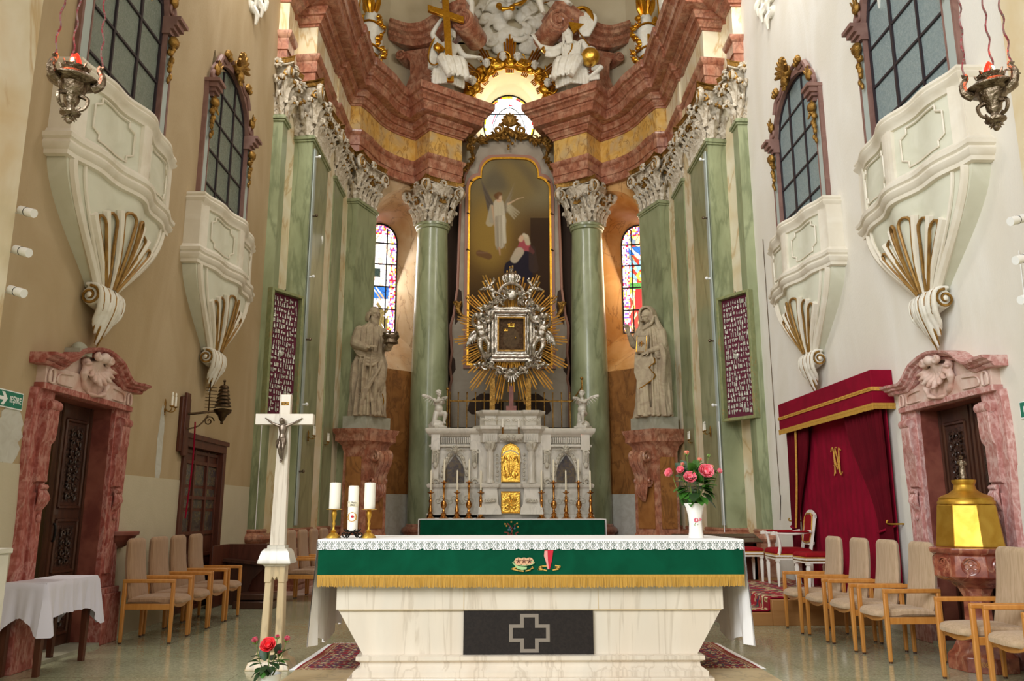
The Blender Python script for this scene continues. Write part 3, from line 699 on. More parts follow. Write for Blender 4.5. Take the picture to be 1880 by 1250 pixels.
# ---------------------------------------------------------------- doorways
def portal(s, mm):
    """marble door surround on the side wall; local x out of the wall, y along, z up"""
    root = thing('door_surround', 'x', 'doorway'); y0, y1 = -.62, .62; zt = 2.42
    jb = B()
    for q in (-1, 1):
        pr = [(q*.62, 0), (q*.93, 0)]
        # shaped jamb: base block, narrow shaft, console
        for (ya, yb, za, zb, d) in ((.6, .97, 0, .5, .13), (.61, .96, .5, .56, .11), (.619, .93, .56, 2.43, .05), (.66, .8, .7, 1.5, .075)):
            a, c = sorted((q*ya, q*yb)); jb.box(-.02, d, a, c, za, zb)
        jb.rings([[(x, q*.935-(.02*q if x > 0 else 0)+q*dy, z) for x, dy in ((-.02, -.04), (.06, -.04), (.06, .03+.02*sin(z*4)), (-.02, .03+.02*sin(z*4)))] for z in [.56+.11*k for k in range(18)]])
        out = [(-.02, .5), (.09, .5), (.1, .9), (.07, 1.5), (.12, 1.75), (.16, 1.95), (.12, 2.1), (.1, 2.42), (-.02, 2.42)]
        jb.prism([(z, zz) for z, zz in out], q*.88, q*.96, 'y') if False else None
        # carved console with drop
        cs = [(.0, 2.34), (.1, 2.34), (.13, 2.3), (.125, 2.05), (.115, 1.97), (.085, 1.93), (.085, 1.6), (.0, 1.56)]
        jb.rings([[(x, q*yy, z) for x, z in cs] for yy in (.65, .83)])
        vo = B(); vo.cyl((.1, q*.645, 2.28), (.1, q*.835, 2.28), .05, n=16); vo.obj('volute', mm, root)
        for k in range(5): jb.tube([(.08, q*(.70+.018*k), 1.55), (.115, q*(.665+.034*k), 1.45), (.07, q*(.69+.022*k), 1.34)], [.012, .022, .01], 6)
        jb.sph((.09, q*.735, 1.28), (.025, .025, .04), 7, 5); jb.cyl((.1, q*.68, 1.55), (.1, q*.79, 1.55), .025, n=10)
    jb.obj('jamb', mm, root, bevel=.006)
    li = B(); li.box(-.02, .1, -.9, .9, 2.42, 2.5); li.obj('lintel', mm, root, bevel=.005)
    pn = B(); pn.box(-.02, .085, -.88, .88, 2.5, 2.78); pn.prism([(-.74, 2.75), (.74, 2.75), (.45, 2.85), (.36, 3.02), (.2, 3.1), (-.2, 3.1), (-.36, 3.02), (-.45, 2.85)], -.02, .06, 'x')
    for q in (-1, 1):
        pn.tube([(.095, q*.42, 2.54), (.095, q*.68, 2.54), (.095, q*.68, 2.66), (.095, q*.6, 2.7), (.095, q*.42, 2.72)], .012, 6)
        pn.tube([(.1, q*.76, 2.52), (.1, q*.76, 2.68), (.1, q*.8, 2.72), (.1, q*.84, 2.68), (.1, q*.84, 2.52), (.1, q*.76, 2.52)], .014, 6)
    pn.obj('frieze_panel', 'pinkpale', root, bevel=.004)
    # broken wavy cornice: swept along a curve in the wall plane
    co = B()
    def zt_(u):
        a = abs(u)
        if a > .72: return 2.78
        if a > .36: t = (.72-a)/.36; return 2.78-.05*sin(PI*t)+.26*(t*t*(3-2*t))
        return 3.04+.1*cos(a/.36*PI/2)
    prof = [(-.02, -.03), (.1, -.03), (.12, .01), (.11, .025), (.15, .04), (.16, .07), (.2, .09), (.21, .13), (-.02, .13)]
    rs = []; n = 60
    for i in range(n+1):
        u = -1.02+2.04*i/n; z = zt_(u); e = .03 if abs(u) > .84 else 0
        rs.append([(o+(e if o > 0 else 0), u, z+zz) for o, zz in prof])
    co.rings(rs); co.obj('cornice', mm, root)
    sh = B()    # shell cartouche
    c = V((.1, 0, 3.06))
    for k in range(9):
        a = PI*(1.12+.76*k/8); d = V((0, cos(a), sin(a))); L_ = .36-.08*abs(cos(a))
        sh.tube([c+V((.04, 0, 0)), c+d*L_*.5+V((-.02, 0, 0)), c+d*L_*.85+V((.02, 0, 0)), c+d*L_*1.15+V((.06, 0, 0))], [.02, .035, .045, .02], 7)
    sh.tube([(.1+.02*sin(3*a), .27*sin(a), 2.84+.34*cos(a)) for a in [.5+5.3*j/30 for j in range(31)]], [.035+.012*sin(j*1.7) for j in range(31)], 7)
    for q in (-1, 1):
        sh.tube(spiral((.17, q*.12, 3.1), .07, 1.3, PI/2, 'yz', n=18, sgn=-q), .025, 6)
    sh.rings([[(x, .25*cos(a), 2.84+.32*sin(a)) for a in [2*PI*j/20 for j in range(20)]] for x in (.0, .06)])
    sh.sph((.17, 0, 3.12), (.06, .07, .09)); sh.obj('shell_cartouche', 'pinkpale', root, vox=.011, sm=2)
    rv = B()
    for q in (-1, 1):
        a, c2 = sorted((q*.62, q*.612)); rv.box(-.25, 0, a, c2, 0, 2.42)
    rv.box(-.25, 0, -.62, .62, 2.412, 2.42); rv.obj('marble_reveal', 'jamb', root)
    for o in kids(root):
        for v in o.data.vertices:
            if v.co.z > 2.44: v.co.z = 2.44+(v.co.z-2.44)*.62
    ts = B(); ts.box(-.5, .12, -.62, .62, 0, .03); ts.obj('threshold', 'plinth', root)
    return root
def carved_leaf(root, y0, y1, x, name='door_leaf'):
    """a panelled oak leaf with carved panels; in the plane x"""
    d = B(); d.box(x-.05, x, y0, y1, .03, 2.41)
    for za, zb in ((.15, .62), (.75, 1.25), (1.38, 2.25)):
        w_ = y1-y0; pts = [(x+.008, y0+.1, za), (x+.008, y1-.1, za), (x+.008, y1-.1, zb), (x+.008, y0+.1, zb), (x+.008, y0+.1, za)]
        for i in range(4): d.tube([pts[i], pts[i+1]], .02, 6)
    for q in (y0+.03, y1-.03): d.box(x, x+.02, q-.02, q+.02, .03, 2.41)
    o = d.obj(name, 'dwood', root); c = B(); rnd = random.Random(3)
    for za, zb in ((.2, .57), (.8, 1.2), (1.43, 2.2)):
        c.box(x, x+.006, y0+.14, y1-.14, za, zb); ym = (y0+y1)/2; z = za+.05
        while z < zb-.04:
            for q in (-1, 1):
                c.tube(spiral((x+.018, ym+q*.055, z), .045, 1.1, rnd.uniform(0, 6), 'yz', n=10, sgn=q), .011, 5); c.sph((x+.02, ym+q*.1, z+.04), (.012, .02, .014), 6, 4)
            c.sph((x+.025, ym, z+.03), (.016, .02, .025), 6, 4); z += .09
    c.obj('carved_panel', 'dwoodc', o); return o
for s in (-1, 1):
    p = portal(s, 'pinkdoor' if s < 0 else 'pinkdoor_r'); p.location = (s*4.4, 8.24, 0)
    if s < 0:
        p['label'] = 'red marble doorway with shell crest on the left wall'
        leaf_r = thing('carved_oak_door', 'dark carved oak door leaf standing ajar in the left marble doorway', 'door', (-4.4, 8.24, 0))
        carved_leaf(leaf_r, .0, .61, -.2)
        hd = B(); hd.tube([(-.2, .04, 1.05), (-.16, .04, 1.07), (-.16, .04, 1.2), (-.2, .04, 1.22)], .012, 6); hd.obj('handle', 'iron', leaf_r)
    else:
        p['label'] = 'rose marble doorway with shell crest on the right wall'; p.scale = (-1, 1, 1)
        for (a, c, lb, hy) in ((-.61, -.01, 'dark carved oak door leaf behind the brass font, nearer half', -.06), (.01, .61, 'dark carved oak door leaf behind the brass font, farther half', .06)):
            t = thing('carved_oak_door', lb, 'door', (4.4, 8.24, 0)); t.scale = (-1, 1, 1); carved_leaf(t, a, c, -.2)
            h = B(); h.sph((-.17, hy, 1.05), .025, 8, 6); h.obj('handle', 'iron', t)
st = B(); st.box(0, .15, -.12, .12, 0, .05); st.sph((.08, 0, .05), (.07, .1, .08)); o = st.obj('relic_stump', 'plinth')
tag(o, 'small grey stone stump on top of the left doorway cornice', 'stone'); o.location = (-4.4, 7.9, 2.83)
# ---------------------------------------------------------------- apse architecture
ZC0, ZC1 = 8.5, 9.63      # capital bottom and top
M['capw'] = mat('capital_white', 'D6CCBA', .6, c2='A5967E', sc=9, bump=.2)
def cap_face(wh, gl, ab, p0, p1, z0, z1, vl=True, vr=True, flare=.16):
    """decorate one face of a capital: p0,p1 = plan ends of the bell foot; outward is right of travel"""
    p0, p1 = V((*p0, 0)), V((*p1, 0)); d = (p1-p0).normalized(); o = V((d.y, -d.x, 0)); L = (p1-p0).length; H = z1-z0; up = V((0, 0, 1)); vs_ = min(1, .35+L*.85)
    ns = max(2, int(round(L/.2)))
    for row, (zz, hh, n) in enumerate(((z0+.03*H, .36*H, ns), (z0+.24*H, .42*H, ns+1))):
        for i in range(n):
            t = (i+.5)/n if row == 0 else i/max(1, n-1)
            leaf(wh, p0+d*L*t+o*.01+up*zz, up, o, hh, L/n*(.95 if row == 0 else .7), .4)
            tip = p0+d*L*t+o*(.12+.05*row)+up*(zz+hh*.86); (gl if (i+row) % 2 else wh).sph(tip, .038, 7, 5); wh.tube([tip+up*.05+o*.0, tip+o*.055+up*.02, tip+o*.05-up*.04], [.03, .03, .015], 6)
            if row == 0: gl.tube([p0+d*L*t+o*.035+up*(zz+.02), p0+d*L*t+o*.06+up*(zz+hh*.6)], [.014, .01], 5)
    for q, on, e in ((-1, vl, p0), (1, vr, p1)):
        if not on: continue
        c = e+d*q*.1*vs_+o*(.13)*vs_+up*(z0+.75*H); r = .165*vs_
        sp = [c+(d*q*x+up*z) for x, _, z in spiral((0, 0, 0), r, 1.75, PI*.55, 'xz', r1=.1, n=28, sgn=-1)]
        wh.tube(sp, [.062*vs_*(1-.55*i/28) for i in range(29)], 7)
        gl.tube([x+o*.05 for x in sp], [.018*(1-.4*i/28) for i in range(29)], 5)
        wh.tube([e-d*q*.12*L+o*.03+up*(z0+.42*H), e+o*.08+up*(z0+.68*H), c+up*r*.9], [.03, .05, .04], 6)
        leaf(wh, e-d*q*.02+up*(z0+.3*H), up, (o+d*q*.8).normalized(), .38*H, .16, .6)
    # garland with flowers
    n = max(6, int(L/.1)); rnd = random.Random(int(L*100)+ns)
    for i in range(n+1):
        t = i/n; c = p0+d*L*t+o*(.1+.05*sin(PI*t))+up*(z0+H*(.72-.14*sin(PI*t)))
        (gl if i % 2 == 0 or rnd.random() < .3 else wh).sph(c, rnd.uniform(.035, .06), 7, 5)
        for k in range(2):
            a = rnd.uniform(0, 6.3); (gl if k else wh).tube([c, c+d*.07*cos(a)+up*.07*sin(a)+o*.03], [.022, .006], 5)
    c = (p0+p1)/2+o*.13+up*(z1-.1*H)       # rosette on the abacus
    for k in range(8):
        a = k*PI/4; wh.tube([c, c+d*.07*cos(a)+up*.07*sin(a)+o*.02, c+d*.11*cos(a)+up*.1*sin(a)-o*.01], [.02, .035, .012], 6)
    gl.sph(c+o*.03, .035, 7, 5)
    if L > .6:
        c = (p0+p1)/2+o*.09+up*(z0+.45*H)
        for k in range(7):
            a = PI*(.1+.8*k/6); gl.tube([c, c+d*.11*cos(a)+up*.12*sin(a)+o*.02], [.012, .024], 5)
def capital(root, poly, faces, z0=ZC0, z1=ZC1, conc=.07, closed=True, w=False, name='capital', rbell=None):
    """poly = plan of the shaft top (counter-clockwise seen from above); faces = list of (i, vl, vr) decorated edges"""
    H = z1-z0; bell = B()
    if rbell: bell.lathe([(rbell*.98, 0), (rbell*1.0, .35*H), (rbell*1.08, .6*H), (rbell*1.35, .86*H)], (rbell_c[0], rbell_c[1], z0), 24)
    else:
        cx = sum(p[0] for p in poly)/len(poly); cy = sum(p[1] for p in poly)/len(poly)
        bell.rings([[(cx+(p[0]-cx)*k, cy+(p[1]-cy)*k, z0+H*t) for p in poly] for t, k in ((0, .99), (.5, .98), (.75, 1.02), (.88, 1.12))])
    o = bell.obj(name, 'capw', root, w=w)
    wh, gl, ab = B(), B(), B()
    n = len(poly)
    # abacus: concave sides, corners pushed out
    A = []
    cen = V((sum(p[0] for p in poly)/n, sum(p[1] for p in poly)/n)); vis = {f[0]: f for f in faces}
    cs = [V(p) for p in poly]
    outs = []
    for i in range(n):
        a, b_, c = cs[i-1], cs[i], cs[(i+1) % n]; d0 = (b_-a).normalized(); d1 = (c-b_).normalized()
        m = V((d0.y, -d0.x))+V((d1.y, -d1.x)); m = m/max(.6, m.dot(V((d0.y, -d0.x)))) if m.length > .1 else V((d0.y, -d0.x)); outs.append(b_+m*.2)
    for i in range(n):
        a, b_ = outs[i], outs[(i+1) % n]; d = b_-a; nn = V((d.y, -d.x)).normalized()
        A.append(a+d.normalized()*.0)
        if i in vis:
            for k in range(1, 9): t = k/9; A.append(a+d*t-nn*(conc*1.4*sin(PI*t)**.8))
    for k, (e, za, zb, g) in enumerate(((.93, -.13, -.1, 0), (.97, -.1, -.02, 1), (1.02, -.02, 0, 1))):
        tgt = gl if g else ab
        tgt.rings([[(cen.x+(p.x-cen.x)*e, cen.y+(p.y-cen.y)*e, z1+za) for p in A], [(cen.x+(p.x-cen.x)*e*(1.02 if g else 1), cen.y+(p.y-cen.y)*e*(1.02 if g else 1), z1+zb) for p in A]])
    for i, vl, vr in faces: cap_face(wh, gl, ab, poly[i], poly[(i+1) % n], z0, z1, vl, vr)
    wh.obj('acanthus', 'capw', o); gl.obj('gilding', 'goldd', o); ab.obj('abacus', 'capw', o)
    return o
def offset_poly(poly, d):
    n = len(poly); r = []
    for i in range(n):
        a, b_, c = V(poly[i-1]), V(poly[i]), V(poly[(i+1) % n]); d0 = (b_-a).normalized(); d1 = (c-b_).normalized()
        n0 = V((d0.y, -d0.x)); m = n0+V((d1.y, -d1.x)); m = m/max(.4, m.dot(n0)); r.append(tuple(b_+m*d))
    return r
def pilaster(label, poly, faces, matn='green', base=True, z1=ZC1, z0=ZC0):
    cx = sum(p[0] for p in poly)/len(poly); cy = sum(p[1] for p in poly)/len(poly)
    root = thing('pilaster', label, 'pilaster', (cx, cy, 0), group=None)
    P = [(p[0]-cx, p[1]-cy) for p in poly]
    s = B(); s.prism(P, 1.0, z0-.08); s.obj('shaft', matn, root)
    r = B()
    for d, za, zb in ((.03, -.1, -.06), (.055, -.06, 0), (.03, 0, .03)): r.prism(offset_poly(P, d), z0+za, z0+zb)
    r.obj('neck_ring', matn, root, bevel=.008)
    ba = B()
    prof = [(0, 1.05), (.03, 1.05), (.05, 1.02), (.04, .99), (.09, .97), (.13, .93), (.14, .89), (.12, .85), (.06, .82), (.05, .78), (.07, .74), (.15, .70), (.17, .65), (.16, .6), (.12, .57), (.12, .1), (.17, .08), (.17, 0)]
    ba.rings([[(*q, z) for q in offset_poly(P, d)] for d, z in prof]); ba.obj('base', 'pink', root)
    capital(root, P, faces, z0, z1)
    return root
def mirror_tree(o, label): 
    c = dup(o, label=label); c.location = (-o.location.x, o.location.y, o.location.z); c.scale = (-1, 1, 1); return c
# left side polygons, counter-clockwise
PA = [(-4.5, 14.02), (-4.22, 14.02), (-4.22, 14.34), (-4.5, 14.34)]
PB = [(-4.34, 14.92), (-3.86, 14.86), (-3.86, 16.3), (-4.34, 16.3)]
PCc = [(-4.3, 16.8), (-3.81, 16.8), (-3.81, 17.75), (-4.3, 17.75)]
PD = [(-3.9, 18.18), (-3.54, 18.1), (-3.22, 18.98), (-3.5, 19.5), (-3.9, 19.5)]
pils = []
for P, fc, nm in ((PA, [(0, 0, 1), (1, 1, 1)], 'narrow green pilaster at the near corner of the {} wall'),
                  (PB, [(0, 1, 1), (1, 1, 1)], 'broad green pilaster carrying the {} lighting strip'),
                  (PCc, [(0, 0, 1), (1, 1, 1)], 'green pilaster behind the broad one on the {} side'),
                  (PD, [(0, 1, 1), (1, 1, 1)], 'angled green corner pier behind the {} saint statue')):
    a = pilaster(nm.format('left'), P, fc, 'greend' if False else 'green'); pils.append(a)
    a['group'] = 'marbled pilasters'; mirror_tree(a, nm.format('right'))
# cream wall behind the pilasters
for s, nm in ((-1, 'left'), (1, 'right')):
    w_ = B()
    path = [(-4.42, 13.95), (-4.36, 14.3), (-4.22, 14.95), (-3.9, 15.0), (-3.89, 16.3), (-3.84, 16.8), (-3.84, 17.75), (-3.78, 18.14), (-3.56, 18.5), (-3.27, 19.3)]
    for i in range(len(path)-1):
        (x0, y0), (x1, y1) = path[i], path[i+1]
        w_.prism([(x0*-s, y0), (x1*-s, y1), (x1*-s-s*-.0+(s*.5), y1), (x0*-s+(s*.5), y0)], .0, 12.0)
    struct(w_.obj('wall_chancel_'+nm, 'cream'))
    # metal lighting strip with small lamps on the edge of the broad pilaster
    ls = thing('lighting_strip', 'pale metal strip with small spotlights up the %s green pilaster' % nm, 'light', (s*3.84, 15.02, 1.1))
    q = B(); q.box(-.012, .012, -.07, .07, 0, 7.2); q.obj('channel', 'bluegrey', ls)
    for k in range(6):
        z = 7.05-k*1.22; q = B(); q.cyl((-s*.01, 0, z), (-s*.07, 0, z), .018, n=8); q.sph((-s*.09, -.02, z), .032, 8, 6); q.obj('spotlight', 'lampw' if k % 2 == 0 else 'dsilver', ls)
# entablature swept along the plan
def arcpts(p0, p1, sag, n=12):
    p0, p1 = V(p0), V(p1); d = p1-p0; nn = V((-d.y, d.x)).normalized()
    return [tuple(p0+d*(i/n)+nn*sag*sin(PI*i/n)) for i in range(n+1)]
EP = [(-4.6, 13.98), (-4.22, 13.98), (-4.22, 14.36), (-4.36, 14.5), (-4.36, 14.84), (-3.86, 14.78), (-3.86, 16.36), (-3.9, 16.4), (-3.88, 16.76), (-3.81, 16.76), (-3.81, 17.8),
      (-3.78, 18.02), (-3.54, 18.04)]+arcpts((-3.38, 18.4), (-2.42, 19.88), .2)+[(-2.0, 19.3), (-1.2, 19.86), (-1.5, 20.5)]
def entab(s):
    b1, b2, b3 = B(), B(), B(); path = [(-s*x if s > 0 else x, y) for x, y in EP] if s > 0 else EP
    path = [((-x) if s > 0 else x, y) for x, y in EP]; sd = 1 if s < 0 else -1
    z = ZC1
    for pp in (path[:4], path[4:]):
        b1.sweep(pp, [(-.45, z), (0, z), (0, z+.2), (.025, z+.21), (.025, z+.44), (.06, z+.47), (.09, z+.53), (.09, z+.57), (-.45, z+.57)], side=sd)

    b4 = B()
    for bb, pp in ((b4, path[:4]), (b4, path[4:12]), (b2, path[11:])): bb.sweep(pp, [(-.45, z+.57), (.0, z+.57), (.0, z+1.2), (-.45, z+1.2)], side=sd)
    b3.sweep(path, [(o, z+h) for o, h in [(-.45, 1.2), (.03, 1.2), (.03, 1.24), (.07, 1.25), (.09, 1.3), (.13, 1.33), (.13, 1.37), (.18, 1.38), (.2, 1.44), (.24, 1.47), (.24, 1.51), (.42, 1.52), (.44, 1.53), (.44, 1.68), (.46, 1.7), (.46, 1.75), (.5, 1.76), (.52, 1.81), (.56, 1.86), (.6, 1.88), (.6, 1.93), (.66, 1.94), (.68, 1.99), (.68, 2.12), (.62, 2.14), (-.45, 2.2)]], side=sd)
    nm = 'left' if s < 0 else 'right'
    root = thing('entablature', 'red and yellow marble entablature above the %s capitals' % nm, 'cornice', (s*3.9, 16, z))
    b1.obj('architrave', 'pink', root, w=True); b2.obj('frieze', 'yellow', root, w=True); b4.obj('pale_frieze', 'cream', root, w=True); b3.obj('cornice', 'pink', root, w=True)
entab(-1); entab(1)
# big free columns
col_ = thing('green_column', 'round green marble column left of the altar painting', 'column', (-1.93, 19.98, 0), group='free standing columns')
c = B(); n = 24
pr = [(.47, 1.0), (.475, 2.5), (.465, 4.0), (.445, 5.5), (.415, 7.0), (.385, ZC0-.14)]
c.lathe(pr, n=40); c.obj('shaft', 'green', col_)
c = B(); c.lathe([(.39, ZC0-.14), (.42, ZC0-.12), (.43, ZC0-.06), (.45, ZC0-.05), (.45, ZC0+.01), (.4, ZC0+.03)], n=40); c.obj('neck_ring', 'green', col_)
c = B(); c.lathe([(.48, 1.06), (.5, 1.04), (.5, 1.0), (.56, .98), (.6, .93), (.6, .88), (.55, .84), (.54, .8), (.62, .76), (.68, .7), (.68, .64), (.64, .6), (.64, .55), (.72, .55), (.72, 0)], n=40); c.obj('base', 'pink', col_)
rbell_c = (0, 0); a0 = R(-90-10)
sq = [(.52*cos(a0+k*PI/2), .52*sin(a0+k*PI/2)) for k in range(4)]
capital(col_, sq, [(0, 1, 1), (3, 1, 1), (1, 1, 0), (2, 0, 1)], rbell=.4)
f = B()
for k in range(16):
    a = 2*PI*k/16; f.tube([(.405*cos(a), .405*sin(a), ZC0+.06), (.41*cos(a), .41*sin(a), ZC0+.3)], .018, 6)
f.obj('gilt_flute', 'goldd', col_)
c2 = dup(col_, label='round green marble column right of the altar painting'); c2.location = (2.03, 19.98, 0); c2.scale = (-1, 1, 1)
# ---------------------------------------------------------------- niches with stained glass
def niche(s):
    nm = 'left' if s < 0 else 'right'
    A_, B_ = V((-3.3, 19.3)), V((-1.55, 20.85)); d = (B_-A_).normalized(); inn = V((-d.y, d.x))   # inn points away from the room
    L = (B_-A_).length; o0, o1 = .02, L-.12   # opening along d
    wdt = .95; wc = V((-3.46 if s < 0 else -3.58, 21.15))
    zb, zs, za = 4.75, 8.55, .88     # opening sill, spring, arch radius
    def fr(u, z, k):
        """k=0 opening edge, k=1 window edge; u in 0..1 round the arch outline"""
        pass
    def outline(c, half, zsill, zspr, rad, n=16):
        P = [(-half, zsill)]+[(-half*cos(PI*i/n), zspr+rad*sin(PI*i/n)) for i in range(n+1)]+[(half, zsill)]
        return P
    oc = A_+d*((o0+o1)/2); oh = (o1-o0)/2
    O = outline(oc, oh, zb, zs, .95); Wn = outline(wc, wdt/2, 6.0, 8.45, .55)
    e = B()
    dw = V((1, .22)).normalized()
    def mp(P, c, dd): return [((c.x+dd.x*u)*(1 if s < 0 else -1), c.y+dd.y*u, z) for u, z in P]
    R0, R1 = mp(O, oc, d), mp(Wn, wc, dw)
    e.rings([R0, R1], close=False, cap=False)
    e.add([R0[0], R0[-1], R1[-1], R1[0]], [(0, 1, 2, 3)])
    struct(e.obj('wall_niche_embrasure_'+nm, 'niche' if s > 0 else 'nichel'))
    # front wall around the opening
    w_ = B(); n = len(O)
    def q(u, z, k=0): p = oc+d*u+inn*k; return (p.x*(1 if s < 0 else -1), p.y, z)
    def slab(u0, u1, z0, z1, k0=0, k1=.3): w_.add([q(u, z, k) for u in (u0, u1) for k in (k0, k1) for z in (z0, z1)], [(0, 1, 3, 2), (4, 6, 7, 5), (0, 4, 5, 1), (2, 3, 7, 6), (0, 2, 6, 4), (1, 5, 7, 3)])
    slab(-1.3, -oh, 0, 12); slab(oh, 1.5, 0, 12); slab(-oh, oh, 9.6, 12)
    for i in range(1, n-2):
        (u0, z0), (u1, z1) = O[i], O[i+1]
        w_.add([q(u0, z0), q(u1, z1), q(u1, 9.6), q(u0, 9.6), q(u0, z0, .3), q(u1, z1, .3), q(u1, 9.6, .3), q(u0, 9.6, .3)], [(0, 1, 2, 3), (4, 7, 6, 5), (0, 4, 5, 1), (2, 6, 7, 3), (0, 3, 7, 4), (1, 5, 6, 2)])
    struct(w_.obj('wall_niche_'+nm, 'nichel' if s < 0 else 'niche'))
    w2 = B(); w_ = w2; slab(-oh, oh, 1.75, zb, 0, .3); struct(w2.obj('wall_niche_panel_'+nm, 'ochre'))
    w2 = B(); w_ = w2; slab(-oh, oh, 0, 1.75, .0, .3); struct(w2.obj('wall_niche_base_'+nm, 'patch'))
    # stained window
    root = struct(bpy.data.objects.new('window_%d' % (5 if s < 0 else 6), None)); COL.objects.link(root)
    root.location = (wc.x*(1 if s < 0 else -1), wc.y, 6.0); ang = math.atan2(dw.y, dw.x); root.rotation_euler = (0, 0, ang if s < 0 else -ang)
    rg = np.random.RandomState(3 if s < 0 else 4)
    def fn(u, v):
        # lit glass: patterned border, pale figures and blue / red fields, lead lines
        n_ = len(u); c = np.zeros((n_, 3))
        pal = np.array([hexl('F7F3F6'), hexl('E9DCE8'), hexl('F2E2C0'), hexl('C9B0A0'), hexl('FFFFFF')]) if s < 0 else np.array([hexl('E8B040'), hexl('C03018'), hexl('F0D090'), hexl('708090'), hexl('FFF4D8')])
        gx = np.floor(u*9+1.4*np.sin(v*17)); gz = np.floor(v*16+1.2*np.sin(u*9+v*5)); h = (np.sin(gx*12.9898+gz*78.233)*43758.5453) % 1
        c[:] = pal[(h*5).astype(int) % 5]
        bl = (v > .30) & (v < .42) if s < 0 else (v > .72) & (v < .8); c[bl & (h < .75)] = hexl('2560A8')
        if s < 0:
            gd = (v < .3) & (h > .45); c[gd] = hexl('6A5A30'); c[(v < .36) & (v > .26) & (h > .6)] = hexl('B8926A'); c[(v > .5) & (v < .58) & (u < .55)] = hexl('23322C')
        else:
            rd = ((u-.5)**2/.03+(v-.3)**2/.03 < 1); c[rd] = hexl('D01A14'); c[(v > .4) & (v < .46)] = hexl('4A8A38'); c[(v > .5) & (v < .66) & (h > .5)] = hexl('7FB0D8'); c[(v < .18) & (h > .5)] = hexl('7A4A18')
        bd = (u > .8) | (u < .2) | (v > .9); k = np.floor(v*60)+np.floor(u*25)
        hb = (np.sin(k*7.7+np.floor(u*25)*3.1)*9631.1) % 1; pb = np.array([hexl('D8203C'), hexl('FFF2F4'), hexl('F4B8C8'), hexl('F0C040'), hexl('FFFFFF'), hexl('7050A0')])
        c[bd] = pb[(hb*6).astype(int) % 6][bd]
        ld = (np.abs((u*9+1.4*np.sin(v*17)) % 1-.5) > .46) | (np.abs((v*16+1.2*np.sin(u*9+v*5)) % 1-.5) > .46); c[ld & ~bd] *= .25
        return c
    def keep(u, v):
        z = v*(3.0); x = (u-.5)*wdt
        return z < 2.45 or ((x/(wdt/2))**2+((z-2.45)/.55)**2) < 1
    g = picture('glass', -wdt/2, wdt/2, 0, 3.0, 150, 460, fn, 'stained', root, shape=keep)
    br = B()
    for x in (-wdt/2+.0, -wdt/2+.27, wdt/2-.27, wdt/2): br.box(x-.015, x+.015, -.03, .03, 0, 2.45 if abs(x) > .3 else 2.88)
    for z in (0, .62, 1.24, 1.86, 2.45): br.box(-wdt/2, wdt/2, -.03, .03, z-.015, z+.015)
    br.ribbon([(wdt/2*cos(PI*k/20)*1.03, 2.45+.57*sin(PI*k/20)) for k in range(21)], [(wdt/2*cos(PI*k/20)*.95, 2.45+.52*sin(PI*k/20)) for k in range(21)], -.03, .03, 'y')
    br.obj('leading', 'iron', root)
    bk = B(); bk.box(-wdt*.6, wdt*.6, .25, .3, -.2, 3.3); bk.obj('outer_pane', 'glass_l', root)
    p = wc-inn*.35; area('niche_window_light_'+nm, (p.x*(1 if s < 0 else -1), p.y, 7.6), ((oc.x-inn.x*2)*(1 if s < 0 else -1), oc.y-inn.y*2, 6.6), .8, 2, 38 if s > 0 else 45, (1, .78, .5) if s > 0 else (1, .93, .86))
niche(-1); niche(1)
